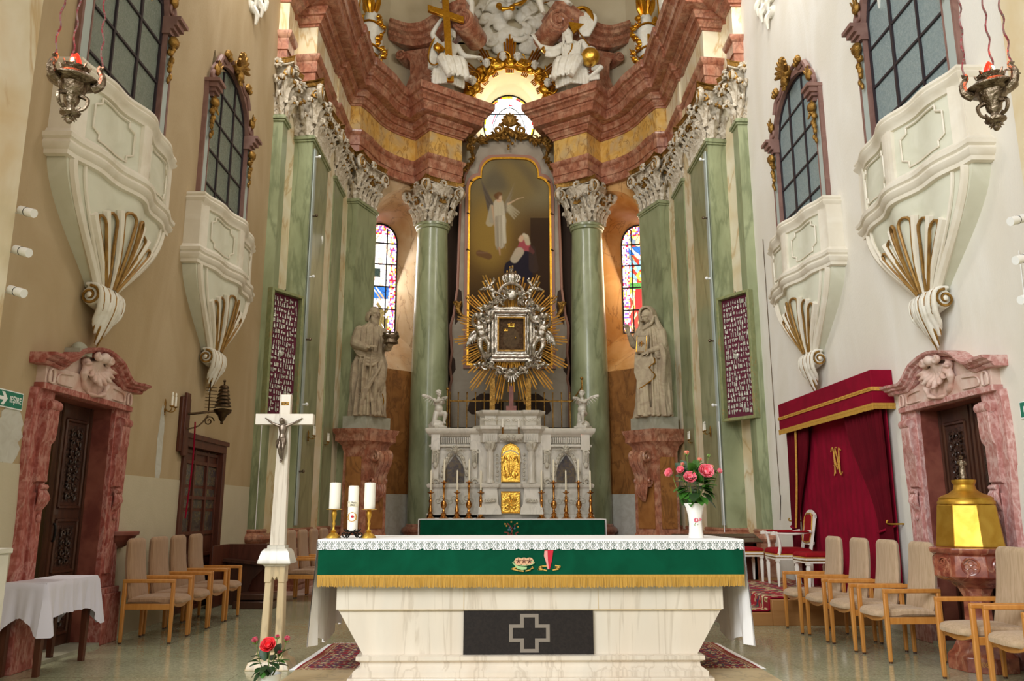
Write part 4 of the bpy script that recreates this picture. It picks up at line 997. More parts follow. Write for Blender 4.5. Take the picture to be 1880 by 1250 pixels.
# back wall with round window
def back():
    b = B(); Y = 20.62; rx, rz, cz = 1.12, 1.3, 12.15; X = 3.4
    n = 40; ring = [(XC+rx*cos(2*PI*k/n), cz+rz*sin(2*PI*k/n)) for k in range(n)]
    def P(x, z): return (x, Y, z)
    outer = []
    for k in range(n):
        a = 2*PI*k/n; c, s_ = cos(a), sin(a); m = max(abs(c)/2.2, abs(s_)/2.0); outer.append((XC+c/m, cz+s_/m))
    b.rings([[P(*p) for p in outer], [P(*p) for p in ring], [(p[0], Y+.25, p[1]) for p in ring], [(p[0], Y+.25, p[1]) for p in outer]], loop=True)
    struct(b.obj('wall_apse_window', 'attic'))
    e = B(); wx, wz, wcz, Y1 = .74, .92, 12.32, 21.9
    e.rings([[(p[0], Y, p[1]) for p in ring], [(XC+wx*cos(2*PI*k/n), Y1, wcz+wz*sin(2*PI*k/n)) for k in range(n)]], cap=False)
    struct(e.obj('wall_embrasure', 'creamglow'))
    lo = B(); lo.box(-2.2, 2.3, Y, Y+.3, 0, cz-2.0+.02); struct(lo.obj('wall_apse_back', 'darkv'))
    root = struct(bpy.data.objects.new('window_7', None)); COL.objects.link(root); root.location = (XC, Y1, wcz)
    def fn(u, v):
        x, z = (u-.5)*2, (v-.5)*2; c = np.tile(np.array([[1., 1., 1.]]), (len(u), 1)); r = np.sqrt(x*x+z*z)
        oval = (x/.62)**2+((z+.32)/.88)**2; c[:] = hexl('FFFFFF')
        out = oval > 1; h = (np.sin(np.floor((x+1)*7)*12.98+np.floor((z+1)*9)*78.2)*43758.5) % 1
        pal = np.array([hexl('BFE4FF'), hexl('FFFFFF'), hexl('F6D050'), hexl('8FD0F8'), hexl('F4F8FF')]); c[out] = pal[(h*5).astype(int) % 5][out]*.6; c[out & (h > .25)] = hexl('F4FAFF')*.8
        c[out & (np.abs(oval-1.25) < .05) & (h < .3)] = hexl('E03030')*.5; c[out & (r > .9) & (h < .7)] = hexl('F0C028')*.5; c[out & (r > .88) & (h > .85)] = hexl('D82430')*.4; c[out & (np.abs(np.sin(z*9+np.cos(x*8)*1.5)) < .07)] = hexl('6A90B8')*.3
        c[np.abs(oval-1.03) < .045] = .01
        return c
    picture('glass', -wx, wx, -wz, wz, 220, 270, fn, 'oculus', root, shape=lambda u, v: ((u-.5)*2)**2+((v-.5)*2)**2 < 1.01)
    br = B(); br.box(-.012, .012, -.03, .0, .5, wz); br.box(-wx, wx, -.03, 0, .3, .325); br.box(-wx, -.4, -.03, 0, -.42, -.4); br.box(.4, wx, -.03, 0, -.42, -.4)
    br.tube([(wx*cos(a), -.01, wz*sin(a)) for a in [2*PI*k/40 for k in range(41)]], .03, 6); br.obj('leading', 'iron', root)
    bk = B(); bk.box(-1, 1, .2, .25, -1.1, 1.1); bk.obj('outer_pane', 'glass_l', root)
    area('round_window_light', (XC, Y1-.12, wcz), (XC, 18, 11), 1.1, 1.4, 16, (1, .93, .75))
back()
# attic wall above the cornice, vault
def attic():
    b = B(); path = [(-4.42, 13.9), (-4.42, 17.0), (-4.05, 18.6), (-3.2, 19.9), (-2.15, 20.62)]
    for s in (-1, 1):
        for i in range(len(path)-1):
            (x0, y0), (x1, y1) = path[i], path[i+1]
            n0 = V((-(y1-y0), x1-x0)).normalized()*.3
            b.prism([(-s*x0, y0), (-s*x1, y1), (-s*(x1+n0.x), y1+n0.y), (-s*(x0+n0.x), y0+n0.y)], 11.75, 17)
    b.box(-2.2, 2.3, 20.62, 20.9, 14.1, 17)
    struct(b.obj('wall_attic', 'attic'))
    v = B(); n = 20; rs = []
    for y in (4.7, 21.2): rs.append([(4.5*cos(PI*k/n), y, 16+3.2*sin(PI*k/n)) for k in range(n+1)]+[(4.9*cos(PI*k/n), y, 16+3.6*sin(PI*k/n)) for k in range(n, -1, -1)])
    v.rings(rs); v.rings([[(5*cos(PI*k/n), 21.0, 15.9+3.6*sin(PI*k/n)) for k in range(n+1)], [(5*cos(PI*k/n), 21.3, 15.9+3.6*sin(PI*k/n)) for k in range(n+1)]])
    struct(v.obj('ceiling', 'attic'))
    ar = B(); gl = B()
    for s in (-1, 1):   # transverse rib with a gold edge, springing from the cornice
        pts = [(s*(3.75-.0*k-.35*(k/14)**2), 17.2+.35*k/14, 11.9+4.6*k/14) for k in range(15)]
        ar.tube(pts, .2, 8); gl.tube([(p[0]-s*.2, p[1]-.02, p[2]) for p in pts], .022, 6)
    o = struct(ar.obj('trim_1', 'white')); gl.obj('gold_line', 'gold', o)
attic()
# floor of the apse steps
pl = B(); pl.box(-4.3, 4.3, 13.9, 21.0, -.2, 0.0); pl.box(-2.7, 2.8, 16.6, 20.6, 0, .18); struct(pl.obj('floor_apse', 'pinkpale'))
# plinth course along the sides, red marble
for s in (-1, 1):
    p = B(); p.sweep([(s*4.36, 14.2), (s*4.1, 14.8), (s*3.86, 15.2), (s*3.86, 18.1), (s*3.5, 18.35), (s*3.1, 19.2)], [(-.05, 0), (.14, 0), (.14, .08), (.08, .12), (.08, .6), (.14, .63), (.15, .7), (.1, .74), (-.05, .76)], side=-s*-1)
    struct(p.obj('trim_%d' % (2 if s < 0 else 3), 'pink'))
# ---------------------------------------------------------------- volutes, vases, figures above the cornice
def scroll_gable(s):
    nm = 'left' if s < 0 else 'right'
    root = thing('scroll_pediment', 'red marble broken scroll pediment behind the %s seated figure' % nm, 'pediment', (s*2.2+XC, 19.9, 11.85))
    q = 1 if s < 0 else -1      # local x towards the middle = +q
    def X(x): return x*q
    bd = B()
    body = [(-.95, 0), (-.55, .35), (-.38, .8), (-.4, 1.2), (-.6, 1.5), (-.72, 1.55), (.35, 1.5), (.3, 1.2), (.32, .8), (.55, .3), (.95, 0)]
    bd.rings([[(X(x), y, z) for x, z in body] for y in (-.28, .45)]); bd.obj('body', 'pink', root, bevel=.03)
    cr = B(); top = []
    ctl = [(-.95, 2.02), (-.7, 1.88), (-.3, 1.7), (.2, 1.68), (.7, 1.88), (1.05, 2.05), (1.3, 2.02)]
    prof = [(.3, -.12), (-.30, -.12), (-.33, -.05), (-.42, 0), (-.44, .08), (-.55, .14), (-.56, .22), (-.62, .26), (-.62, .34), (.3, .34)]
    pts = []
    for i in range(25):
        t = i/24*(len(ctl)-1); k = min(int(t), len(ctl)-2); f_ = t-k
        P = [ctl[max(k-1, 0)], ctl[k], ctl[k+1], ctl[min(k+2, len(ctl)-1)]]
        pts.append(tuple(.5*(2*P[1][m]+(P[2][m]-P[0][m])*f_+(2*P[0][m]-5*P[1][m]+4*P[2][m]-P[3][m])*f_*f_+(3*P[1][m]-P[0][m]-3*P[2][m]+P[3][m])*f_**3) for m in (0, 1)))
    for i, (x, z) in enumerate(pts):
        a = pts[max(i-1, 0)]; c = pts[min(i+1, 24)]; dx, dz = c[0]-a[0], c[1]-a[1]; l = math.hypot(dx, dz); nx, nz = -dz/l, dx/l
        top.append([(X(x+nx*h), y-.1, z+nz*h) for y, h in prof])
    cr.rings(top); cr.obj('raking_cornice', 'pink', root)
    sc_ = B(); c = (1.28, 1.82)
    ro = [(c[0]+.3*cos(a), c[1]+.3*sin(a)) for a in [2*PI*k/24 for k in range(24)]]
    sc_.rings([[(X(c[0]+(x-c[0])*k), y, c[1]+(z-c[1])*k) for x, z in ro] for y, k in ((.3, 1), (-.66, 1), (-.68, .97), (-.68, .8))])
    sc_.tube([(X(p[0]), p[1]-.04, p[2]) for p in spiral((c[0], -.66, c[1]), .27, 1.6, PI/2, 'xz', n=30, sgn=-1)], [.05*(1-.5*k/30) for k in range(31)], 7)
    sc_.cyl((X(c[0]), -.66, c[1]), (X(c[0]), -.76, c[1]), .08, n=12); sc_.obj('end_scroll', 'pink', root)
    s2 = B(); s2.cyl((X(-.62), -.4, 1.38), (X(-.62), .3, 1.38), .14, n=16); s2.tube([(X(p[0]), p[1], p[2]) for p in spiral((-.62, -.42, 1.38), .12, 1.3, 0, 'xz', n=20)], .025, 6); s2.obj('small_scroll', 'pink', root)
    root.rotation_euler = (0, 0, R(-s*-20)*1)
    return root
scroll_gable(-1); scroll_gable(1)
def vase(s):
    nm = 'left' if s < 0 else 'right'
    root = thing('gilded_vase', 'white vase with gilt flowers on the %s end of the cornice' % nm, 'vase', (s*3.42, 18.3, 11.85), rz=0)
    b = B(); b.box(-.22, .22, -.2, .2, 0, .16)
    b.lathe([(.2, .16), (.24, .2), (.12, .3), (.1, .38), (.16, .46), (.26, .62), (.29, .85), (.27, 1.1), (.32, 1.2), (.26, 1.24)], n=24, fl=lambda a, z: 1+.05*cos(6*a)); b.obj('urn', 'white', root)
    c = B(); c.lathe([(.2, 1.22), (.22, 1.4), (.16, 1.6), (.05, 1.72)], n=16); c.obj('cover', 'white', root)
    g = B(); rnd = random.Random(8+s)
    for z, r in ((1.2, .34), (.47, .19), (.62, .27)): g.tube([(r*cos(a), r*sin(a), z+.03*sin(3*a)) for a in [2*PI*k/24 for k in range(25)]], .03, 6)
    for k in range(60):
        t = rnd.random(); sx = -s; p = V((sx*(.3+.1*sin(t*12))*(1 if k % 3 else -.9), -.16-.1*rnd.random(), .25+t*1.2)); g.sph(p, rnd.uniform(.04, .075), 6, 5)
        g.tube([p, p+V((rnd.uniform(-.1, .1), -.05, rnd.uniform(-.1, .1)))], [.03, .01], 5)
    for k in range(22):
        a = rnd.uniform(0, 2*PI); g.tube([(0.05*cos(a), .05*sin(a)-.05, 1.5), (.18*cos(a), .18*sin(a)-.08, 1.75+.2*rnd.random()), (.22*cos(a), .2*sin(a)-.1, 1.9+.25*rnd.random())], [.03, .06, .02], 6)
    g.box(-.03, .03, -.31, -.27, .75, .95); g.obj('gilt_flowers', 'gold', root)
    return root
vase(-1); vase(1)
# gilded glory around the round window
def glory():
    root = thing('gilded_glory', 'gilded ring of clouds with white cherub heads and rays around the round window', 'glory', (XC, 20.35, 12.15))
    cl = B(); rnd = random.Random(11); n = 15
    for i in range(46):
        a = R(-22)+R(224)*i/45; r = 1+.06*sin(i*1.9); c = V((1.12*r*cos(a), -.05, 1.28*r*sin(a)-.05)); s_ = rnd.uniform(.13, .24)
        cl.sph(c, (s_, .12, s_*.8), 9, 6)
        if i % 2 == 0:
            a2 = rnd.uniform(0, 6); cl.tube([c+V((.17*cos(a2+t), -.12-.02*t, .15*sin(a2+t))) for t in [k*.5 for k in range(8)]], [.03+.015*sin(k) for k in range(8)], 6)
    cl.obj('gilded_cloud', 'gold', root, vox=.02, sm=3)
    for i, a in enumerate((-14, 16, 46, 73, 92, 117, 148, 176)):
        a = R(a+6 if i < 4 else a+8); c = V((1.1*cos(a), -.3, 1.27*sin(a)-.03))
        h = B(); cherub_head(h, c, .25, False); h.obj('cherub_head', 'white', root, vox=.012, sm=1)
    for i, a in enumerate((-2, 24, 40, 62, 90, 118, 140, 156, 182)):
        a = R(a); g = B(); nr = 5 if i == 4 else 4
        for k in range(nr):
            o = (k-(nr-1)/2)*.075; d = V((cos(a), 0, sin(a))); t = V((-sin(a), 0, cos(a))); e = 1-.18*abs(k-(nr-1)/2)
            L_ = (1.15+.35*(i == 4)+(.1 if 1 < i < 7 else 0))
            g.tube([V((1.1*cos(a), .0, 1.27*sin(a)))*.72+t*o*.6+d*.0, V((1.1*cos(a), 0, 1.27*sin(a)))+d*(.66*e+.16*(i == 4))+t*o], [.018, .03], 4)
        g.obj('ray', 'gold', root)
    return root
glory()
# white cloud relief with angel head above the window
def clouds():
    root = thing('cloud_relief', 'white stucco cloud relief on the attic wall above the gilded ring', 'relief', (XC, 20.5, 14.6))
    b = B(); rnd = random.Random(21)
    for i in range(60):
        x = rnd.gauss(0, .55); z = rnd.uniform(-.75, 1.4); z = max(z, -.9+abs(x)*.5)
        b.sph((x, rnd.uniform(-.02, .05), z), (rnd.uniform(.16, .32), .12, rnd.uniform(.14, .26)), 10, 7)
    for i in range(26):
        x = rnd.uniform(-.9, .9); z = rnd.uniform(-.6, 1.2); r = rnd.uniform(.12, .3); a0_ = rnd.uniform(0, 6)
        b.tube([(x+r*cos(a0_+t), -.1-.02*t, z+r*.8*sin(a0_+t)) for t in [k*.35 for k in range(9)]], [.025+.035*sin(k/8*PI) for k in range(9)], 6)
    b.obj('cloud', 'white', root, vox=.025, sm=4)
    h = B(); head(h, (-.02, -.3, .62), .3, hair=1); limb(h, [(0, -.2, .5), (-.05, -.25, .2)], [.1, .16]); h.obj('angel_head', 'white', root, vox=.014, sm=1)
    g = B(); g.tube([(-.35, -.3, .42), (-.2, -.36, .28), (.02, -.38, .3), (.1, -.35, .42), (.3, -.3, .5), (.5, -.25, .7)], [.05, .07, .05, .04, .07, .03], 8); g.sph((-.3, -.3, .42), .09); g.sph((.06, -.36, .32), .09); g.obj('gilt_drapery', 'gold', root, vox=.016, sm=1)
clouds()
# ---------------------------------------------------------------- saint statues on corner pedestals
def pedestal(s):
    nm = 'left' if s < 0 else 'right'
    F, Rr, Bk, Lf = (0, 0), (.56, .66), (-.2, 1.15), (-.72, .16)
    root = thing('statue_pedestal', 'red marble corner pedestal with scroll console under the %s statue' % ('bearded' if s < 0 else 'hooded'), 'pedestal', (-3.05, 17.62, 0))
    P = [F, Rr, Bk, Lf]; I = offset_poly(P, -.13)
    b = B(); b.rings([[(*q, z) for q in offset_poly(I, d)] for d, z in [(.16, 0), (.16, .55), (.1, .6), (.14, .68), (.14, .76), (.03, .82), (0, .9), (0, 2.62), (.02, 2.68), (.03, 2.74), (.07, 2.8), (.12, 2.84), (.12, 2.98), (.15, 3.02), (.17, 3.1)]])
    b.obj('body', 'pink', root)
    y = B()
    def face(a, c, o, m): pass
    a, c = V(I[3]), V(I[0]); d = (c-a); n = V((d.y, -d.x)).normalized()
    y.prism([tuple(a+d*.14), tuple(a+d*.86), tuple(a+d*.86+n*.015), tuple(a+d*.14+n*.015)], .98, 2.5)
    a, c = V(I[0]), V(I[1]); d = (c-a); n = V((d.y, -d.x)).normalized()
    y.prism([tuple(a+d*.14), tuple(a+d*.86), tuple(a+d*.86+n*.015), tuple(a+d*.14+n*.015)], .98, 2.0)
    y.obj('inlay_panel', 'ochre', root)
    k = B(); m = a+d*.5; du = d.normalized()
    side = [(0, 2.66), (.3, 2.62), (.36, 2.5), (.34, 2.36), (.24, 2.2), (.16, 2.05), (.17, 1.93), (.12, 1.86), (0, 1.86)]
    for o_ in (-.19, -.07, .05): k.rings([[(*(m+du*(o_+w_)+n*q), z) for q, z in side] for w_ in (0, .11)])
    for o_ in (-.21, .18):
        c0 = m+du*o_; sp = spiral((0, 0, 0), .13, 1.4, PI/2, 'xz', n=22, sgn=-1)
        k.tube([(*(c0+n*(.2+x)), 2.5+z) for x, _, z in sp], [.035*(1-.4*i/22) for i in range(23)], 6)
        sp = spiral((0, 0, 0), .08, 1.2, -PI/2, 'xz', n=16, sgn=-1)
        k.tube([(*(c0+n*(.12+x)), 1.98+z) for x, _, z in sp], .03, 6)
    for j in range(5):
        c0 = m+du*(-.14+.07*j); k.tube([(*(c0+n*.14), 1.92), (*(c0*.8+m*.2+n*.16), 1.75), (*(m+du*(-.02+.01*j)+n*.07), 1.56)], [.03, .045, .015], 6)
    k.obj('console', 'pinkpale' if False else 'pink', root)
    p = B(); p.prism(offset_poly(P, -.1), 3.1, 3.38); p.obj('plinth', 'plinth', root)
    if s > 0: root.location.x = 3.15; root.scale = (-1, 1, 1)
    return root
pedestal(-1); pedestal(1)
def saint_m():
    r = thing('saint_statue', 'stone statue of a bearded saint in robes holding a crown shaped casket', 'statue', (-3.1, 18.05, 3.38), R(28))
    b = B()
    robe(b, [(0, .36, .3, -.02, 0, .9), (.25, .34, .28, -.02, 0, 1), (.8, .31, .25, -.03, 0, 1.1), (1.2, .3, .24, -.02, 0, 1.1), (1.42, .25, .2, .0, 0, .7), (1.7, .3, .22, 0, 0, .5), (1.98, .29, .19, 0, 0, .3), (2.08, .16, .13, 0, 0, .1), (2.14, .09, .09, 0, 0, 0)], folds=(9, 17), amp=.085, shear=1.6, ph=.6, n=120, nz=70)
    # mantle swags across the hips
    for k in range(5): swag(b, (-.34, -.05, 1.5-.05*k), (.2, -.2, 1.42-.012*k), .06+.04*k, .032, bulge=.1+.01*k)
    for k in range(7): b.tube([(.22-.01*k, -.2, 1.34-.03*k), (.1-.03*k, -.3, 1.02-.05*k), (-.12-.02*k, -.3+.01*k, .68-.07*k), (-.28+.01*k, -.18, .42-.06*k)], [.02, .034, .034, .015], 7)
    for k in range(5): b.tube([(.2-.02*k, -.2, 1.35), (.24-.03*k, -.26, .95-.05*k), (.2-.05*k, -.2, .55-.04*k)], [.04, .05, .02], 7)
    for k in range(7): b.tube([(-.26+.07*k, -.22+.012*abs(k-3), .5-.03*(k % 3)), (-.27+.08*k, -.31+.02*abs(k-3), .25), (-.28+.09*k, -.32+.03*abs(k-3), .02)], [.018, .03, .034], 7)
    for k in range(4): b.tube([(-.12+.09*k, -.17, 1.45), (-.1+.08*k, -.21, 1.7), (-.07+.05*k, -.17, 2.0)], [.012, .022, .01], 6)
    # right arm bent, hand open at the waist; left arm forward under the casket
    limb(b, [(-.27, .0, 1.92), (-.38, .0, 1.6), (-.2, -.26, 1.5)], [.13, .12, .085]); hand(b, (-.19, -.28, 1.5), (.5, -.55, .15), (-.3, -.3, .9), .27, .35, side=-1)
    for k in range(4): swag(b, (-.4, 0, 1.66-.05*k), (-.18, -.22, 1.5-.05*k), .1, .03, bulge=.03)
    limb(b, [(.27, .0, 1.92), (.36, -.05, 1.6), (.3, -.34, 1.52)], [.13, .11, .07]); hand(b, (.3, -.36, 1.52), (-.1, -.7, .15), (0, -.1, -1), .26, .5, side=1)
    limb(b, [(0, 0, 2.05), (.02, -.03, 2.2)], [.1, .085])
    head(b, (.04, -.06, 2.34), .34, R(14), R(10), 2, 1.15)
    limb(b, [(.1, -.2, .04), (.12, -.36, .03)], [.06, .045])
    b.obj('figure', 'stone', r, vox=.0105, sm=1)
    c = B(); c.at((.28, -.5, 1.58)); c.lathe([(.1, 0), (.17, .02), (.15, .1), (.19, .16), (.19, .2), (.15, .22)], n=20)
    for k in range(6): a = k*PI/3; c.sph((.15*cos(a), .15*sin(a), .25), .04, 7, 5)
    c.obj('casket', 'dsilver', r)
    g = B(); g.tube([(.2, -.3, .5), (.26, -.24, .35), (.22, -.26, .2), (.26, -.2, .1)], .012, 5); g.obj('gilt_hem', 'gold', r)
saint_m()
def saint_f():
    r = thing('saint_statue', 'stone statue of a hooded woman raising one hand and holding a book', 'statue', (3.2, 18.05, 3.38), R(-30))
    b = B()
    robe(b, [(0, .38, .3, .02, 0, 1), (.3, .33, .27, .03, 0, 1), (.9, .3, .25, .04, 0, 1), (1.3, .31, .25, .03, 0, .8), (1.7, .32, .23, .01, 0, .5), (1.95, .28, .19, 0, 0, .3), (2.06, .17, .14, 0, 0, .1), (2.14, .1, .1, 0, 0, 0)], folds=(10, 19), amp=.085, shear=.5, ph=1.2, n=120, nz=70)
    for k in range(7): b.tube([(.08+.05*k, -.22+.03*k, 1.3), (.12+.05*k, -.27+.03*k, .7), (.14+.05*k, -.3+.04*k, .03)], [.02, .035, .045], 7)
    for k in range(4): b.tube([(-.2+.06*k, -.2, 1.15), (-.22+.07*k, -.29, .6), (-.2+.08*k, -.31, .03)], [.02, .035, .045], 7)
    b.prism([(-.27, 1.4), (.18, 1.3), (.2, 1.18), (.06, 1.08), (.2, .9), (.1, .78), (-.18, .62), (-.3, 1.0)], -.3, -.22, 'y')
    for k in range(4): swag(b, (-.3, -.1, 1.35-.06*k), (.1, -.24, 1.42-.04*k), .06+.03*k, .025, bulge=.08)
    # cloak over the far shoulder falling to the feet
    for k in range(6): b.tube([(.3, .05-.05*k, 1.9-.06*k), (.4, -.02-.05*k, 1.3), (.42-.02*k, -.02-.03*k, .6), (.42, .02-.02*k, .04)], [.06, .07, .06, .05], 7)
    # hood and veil
    head(b, (-.03, -.09, 2.3), .31, R(-22), R(18), 0)
    hd = [( .0, .02, 2.52), ]
    for k in range(31):
        a = R(-45)+R(270)*k/30; p = V((.148*cos(a)-.03, .0, 2.32+.175*sin(a))); b.tube([V((p.x*.98-.01, -.16-.02*sin(a), p.z+.01)), V((p.x*1.12, -.0, p.z+.02)), V((p.x*.95, .12, p.z-.06))], [.028, .045, .05], 7)
    for k in range(6): b.tube([(.14-.01*k, -.12+.03*k, 2.28), (.1-.02*k, -.17+.03*k, 2.1), (-.1, -.2+.04*k, 1.98-.03*k)], .035, 7)
    for q in (-1, 1): b.tube([(q*.17-.02, -.05, 2.3), (q*.2, .0, 2.1), (q*.3, .0, 1.9)], [.05, .07, .08], 7)
    # raised right hand
    limb(b, [(-.26, -.02, 1.9), (-.33, -.14, 1.62), (-.36, -.36, 1.85)], [.11, .09, .05]); hand(b, (-.36, -.37, 1.86), (-.12, -.2, .9), (.3, .9, .2), .27, .25, side=-1)
    limb(b, [(.27, 0, 1.9), (.35, -.12, 1.55), (.1, -.32, 1.45)], [.12, .1, .055]); hand(b, (.1, -.33, 1.45), (-.9, -.05, -.15), (.1, -.95, .2), .26, .45, side=1)
    for k in range(4): swag(b, (.36, .0, 1.75-.08*k), (.2, -.28, 1.5-.05*k), .12, .03, bulge=.03)
    limb(b, [(-.05, -.2, .04), (-.08, -.34, .03)], [.05, .04]); limb(b, [(.14, -.2, .04), (.14, -.34, .03)], [.05, .04])
    b.obj('figure', 'stonec', r, vox=.0105, sm=1)
    k = B(); k.at((-.08, -.3, 1.62), R(-8), 0, R(6)); k.box(-.15, .15, -.035, .035, -.21, .21); k.obj('book', 'stonec', r, bevel=.008)
    g = B(); g.at((-.08, -.3, 1.62), R(-8), 0, R(6)); y = -.038
    pts = [(-.12, y, -.18), (.12, y, -.18), (.12, y, .18), (-.12, y, .18), (-.12, y, -.18)]; g.tube(pts, .008, 5)
    g.tube([(0, y, -.07), (0, y, .07)], .01, 5); g.tube([(-.07, y, 0), (.07, y, 0)], .01, 5)
    for a in range(4): g.sph((.05*cos(a*PI/2+PI/4), y, .05*sin(a*PI/2+PI/4)), .014, 6, 4)
    g.at(); g.tube([(.18, -.31, 1.3), (.2, -.31, 1.18), (.06, -.31, 1.08), (.2, -.31, .9), (.1, -.31, .78), (-.18, -.31, .62)], .012, 5)
    g.obj('gilt_border', 'gold', r)
saint_f()
# ---------------------------------------------------------------- seated figures above the cornice
def seated(s):
    if s < 0: r = thing('seated_figure', 'white statue of a seated bare chested man holding a tall gilded cross', 'statue', (-1.58, 19.1, 11.84), R(14))
    else: r = thing('seated_elder', 'white statue of a seated bearded elder with hand on a gilded globe', 'statue', (1.66, 19.05, 11.84), R(-14))
    b = B(); b.box(-.18, .2, .0, .35, 0, .5);
    for k in range(11): b.tube([(-.34+.068*k, -.3+.02*abs(k-5), .45), (-.37+.074*k, -.38+.03*abs(k-5), .2), (-.38+.076*k, -.4+.04*abs(k-5), .0)], [.05, .06, .05], 7)
    b.sph((0, .05, .55), (.34, .3, .3))
    q = -s    # towards the middle of the church
    # legs and robe over the knees
    kn = [(q*.3, -.42, .62), (-q*.2, -.38, .66)]; ft = [(q*.42, -.52, .06), (-q*.05, -.6, .04)]
    for (kx, ky, kz), (fx, fy, fz) in zip(kn, ft):
        limb(b, [(kx*.4, .05, .6), (kx, ky, kz), (fx, fy, fz+.08)], [.2, .15, .08]); limb(b, [(fx, fy, fz+.04), (fx+q*.05, fy-.2, fz)], [.06, .045])
    for k in range(9):
        t = k/8; a0_ = V(kn[0]).lerp(V(kn[1]), t)+V((0, -.04, .06)); a1_ = V(ft[0]).lerp(V(ft[1]), t)+V((0, -.02, .12))
        b.tube([a0_+V((0, .25, .05)), a0_, a0_.lerp(a1_, .5)+V((0, -.03+.05*sin(k*2), 0)), a1_+V((0, .05, .05*sin(k*3)))], [.07, .07, .06, .04], 7)
    for k in range(5): swag(b, (-.4, .0, .6-.08*k), (.42, .0, .56-.08*k), .12, .05, bulge=.35)
    tq = q*.0
    if s < 0:
        b.rings([[(cx+rx*cos(a), cy+ry*sin(a), z) for a in [2*PI*j/20 for j in range(20)]] for z, rx, ry, cx, cy in ((.6, .22, .17, 0, .05), (.85, .19, .14, .0, .02), (1.1, .23, .15, .02, .0), (1.28, .24, .14, .03, 0), (1.36, .12, .1, .03, 0))])
        limb(b, [(.03, 0, 1.34), (.06, -.04, 1.48)], [.08, .07]); head(b, (.1, -.06, 1.6), .27, R(35), R(0), 3, .5)
        limb(b, [(-.2, 0, 1.27), (-.42, -.05, 1.5), (-.22, -.22, 1.83)], [.09, .07, .045]); hand(b, (-.2, -.23, 1.85), (.75, -.15, .35), (0, .2, .9), .24, .9, side=-1)
        limb(b, [(.26, 0, 1.27), (.42, -.1, .98), (.68, -.3, .88)], [.09, .07, .045]); hand(b, (.69, -.31, .88), (.8, -.3, -.25), (0, .2, .9), .24, .3, side=1)
        for k in range(7): b.tube([(-.3+.01*k, .0+.02*k, 1.38-.06*k), (-.42+.02*k, -.02, .95), (-.45+.03*k, -.1, .5)], [.04, .06, .06], 7)
        b.obj('figure', 'white', r, vox=.014, sm=1)
        g = B(); g.tube([(-.34, -.08, 1.4), (-.46, -.1, 1.1), (-.5, -.15, .7), (-.35, -.3, .5), (-.05, -.45, .72)], .022, 6)
        g.sph((-.25, -.1, 1.12), (.13, .08, .12)); g.tube([(-.3, -.14, 1.2), (-.12, -.18, 1.05), (-.28, -.16, .95)], .04, 6); g.obj('gilt_mantle', 'gold', r)
        c = thing('gilded_cross', 'tall flat gilded cross held by the seated man, small figure behind it', 'cross', (-1.45, 18.62, 11.82), R(8))
        k = B(); k.at((0, 0, 0), 0, R(-2), R(-4)); k.prism([(-.085, 0), (.085, 0), (.085, 1.78), (.44, 1.66), (.44, 1.83), (.085, 1.96), (.085, 2.6), (-.085, 2.6), (-.085, 2.02), (-.46, 2.15), (-.46, 1.98), (-.085, 1.84)], -.05, .05, 'y'); k.obj('cross_beam', 'gold', c, bevel=.008)
    else:
        b.rings([[(cx+rx*cos(a), cy+ry*sin(a), z) for a in [2*PI*j/20 for j in range(20)]] for z, rx, ry, cx, cy in ((.6, .27, .22, 0, .05), (.85, .25, .18, .0, .02), (1.1, .27, .18, -.02, .0), (1.3, .26, .15, -.03, 0), (1.38, .13, .11, -.04, 0))])
        limb(b, [(-.04, 0, 1.36), (-.1, -.06, 1.5)], [.08, .07]); head(b, (-.15, -.08, 1.62), .28, R(-45), R(0), 2, 1.2)
        for k in range(5): b.tube([(-.15+.03*k, -.2, 1.45), (-.1+.03*k, -.24, 1.2)], [.05, .03], 7)
        limb(b, [(-.24, 0, 1.28), (-.5, -.12, 1.12), (-.8, -.2, 1.24)], [.13, .1, .06]); limb(b, [(-.8, -.2, 1.24), (-.92, -.22, 1.42)], [.045, .04]); hand(b, (-.93, -.22, 1.43), (-.35, -.1, .9), (.6, -.6, .2), .25, .3, side=-1)
        for k in range(4): swag(b, (-.25, -.05, 1.22-.04*k), (-.7, -.16, 1.14-.05*k), .08, .035, bulge=.03)
        limb(b, [(.24, 0, 1.28), (.42, -.05, 1.05), (.5, -.25, .98)], [.13, .1, .06]); hand(b, (.5, -.27, .98), (.3, -.6, -.3), (.2, -.3, .9), .24, .4, side=1)
        for k in range(8): b.tube([(.5, -.1, .62-.02*k), (.62+.02*k, -.15-.02*k, .4), (.66-.05*k, -.2, .12)], [.05, .07, .04], 7)
        for k in range(8): b.tube([(-.25+.07*k, -.16, 1.25), (-.22+.06*k, -.22, .9), (-.25+.08*k, -.3, .6)], [.025, .035, .03], 6)
        b.obj('figure', 'white', r, vox=.014, sm=1)
        g = B(); g.sph((.48, -.28, .72), .24, 24, 16); g.obj('globe', 'goldr', r)
        h = B(); h.prism([(-.12, 1.98), (.3, 1.86), (.02, 1.62)], -.0, .06, 'y'); h.tube([(.1, .02, 1.75), (.52, -.2, .98)], .018, 6); h.tube([(-.72, -.2, 1.2), (-.74, -.27, 1.1), (-.7, -.12, 1.1)], .045, 6); h.tube([(.02, -.2, 1.3), (.0, -.22, 1.05), (-.12, -.24, .85)], .02, 6)
        h.tube([(.0, .06, 2.05), (.1, .06, 2.3), (.28, .06, 2.36), (.45, .06, 2.2), (.55, .06, 1.9)], [.03, .07, .05, .07, .04], 7); h.obj('gilt_trim', 'gold', r)
        w_ = B(); w_.at((.3, .1, 1.55)); 
        for k in range(7): w_.tube([(-.1+.03*k, 0, 0), (-.08+.06*k, -.02, .4), (-.12+.06*k, 0, .72-.03*abs(k-3))], [.05, .07, .03], 7)
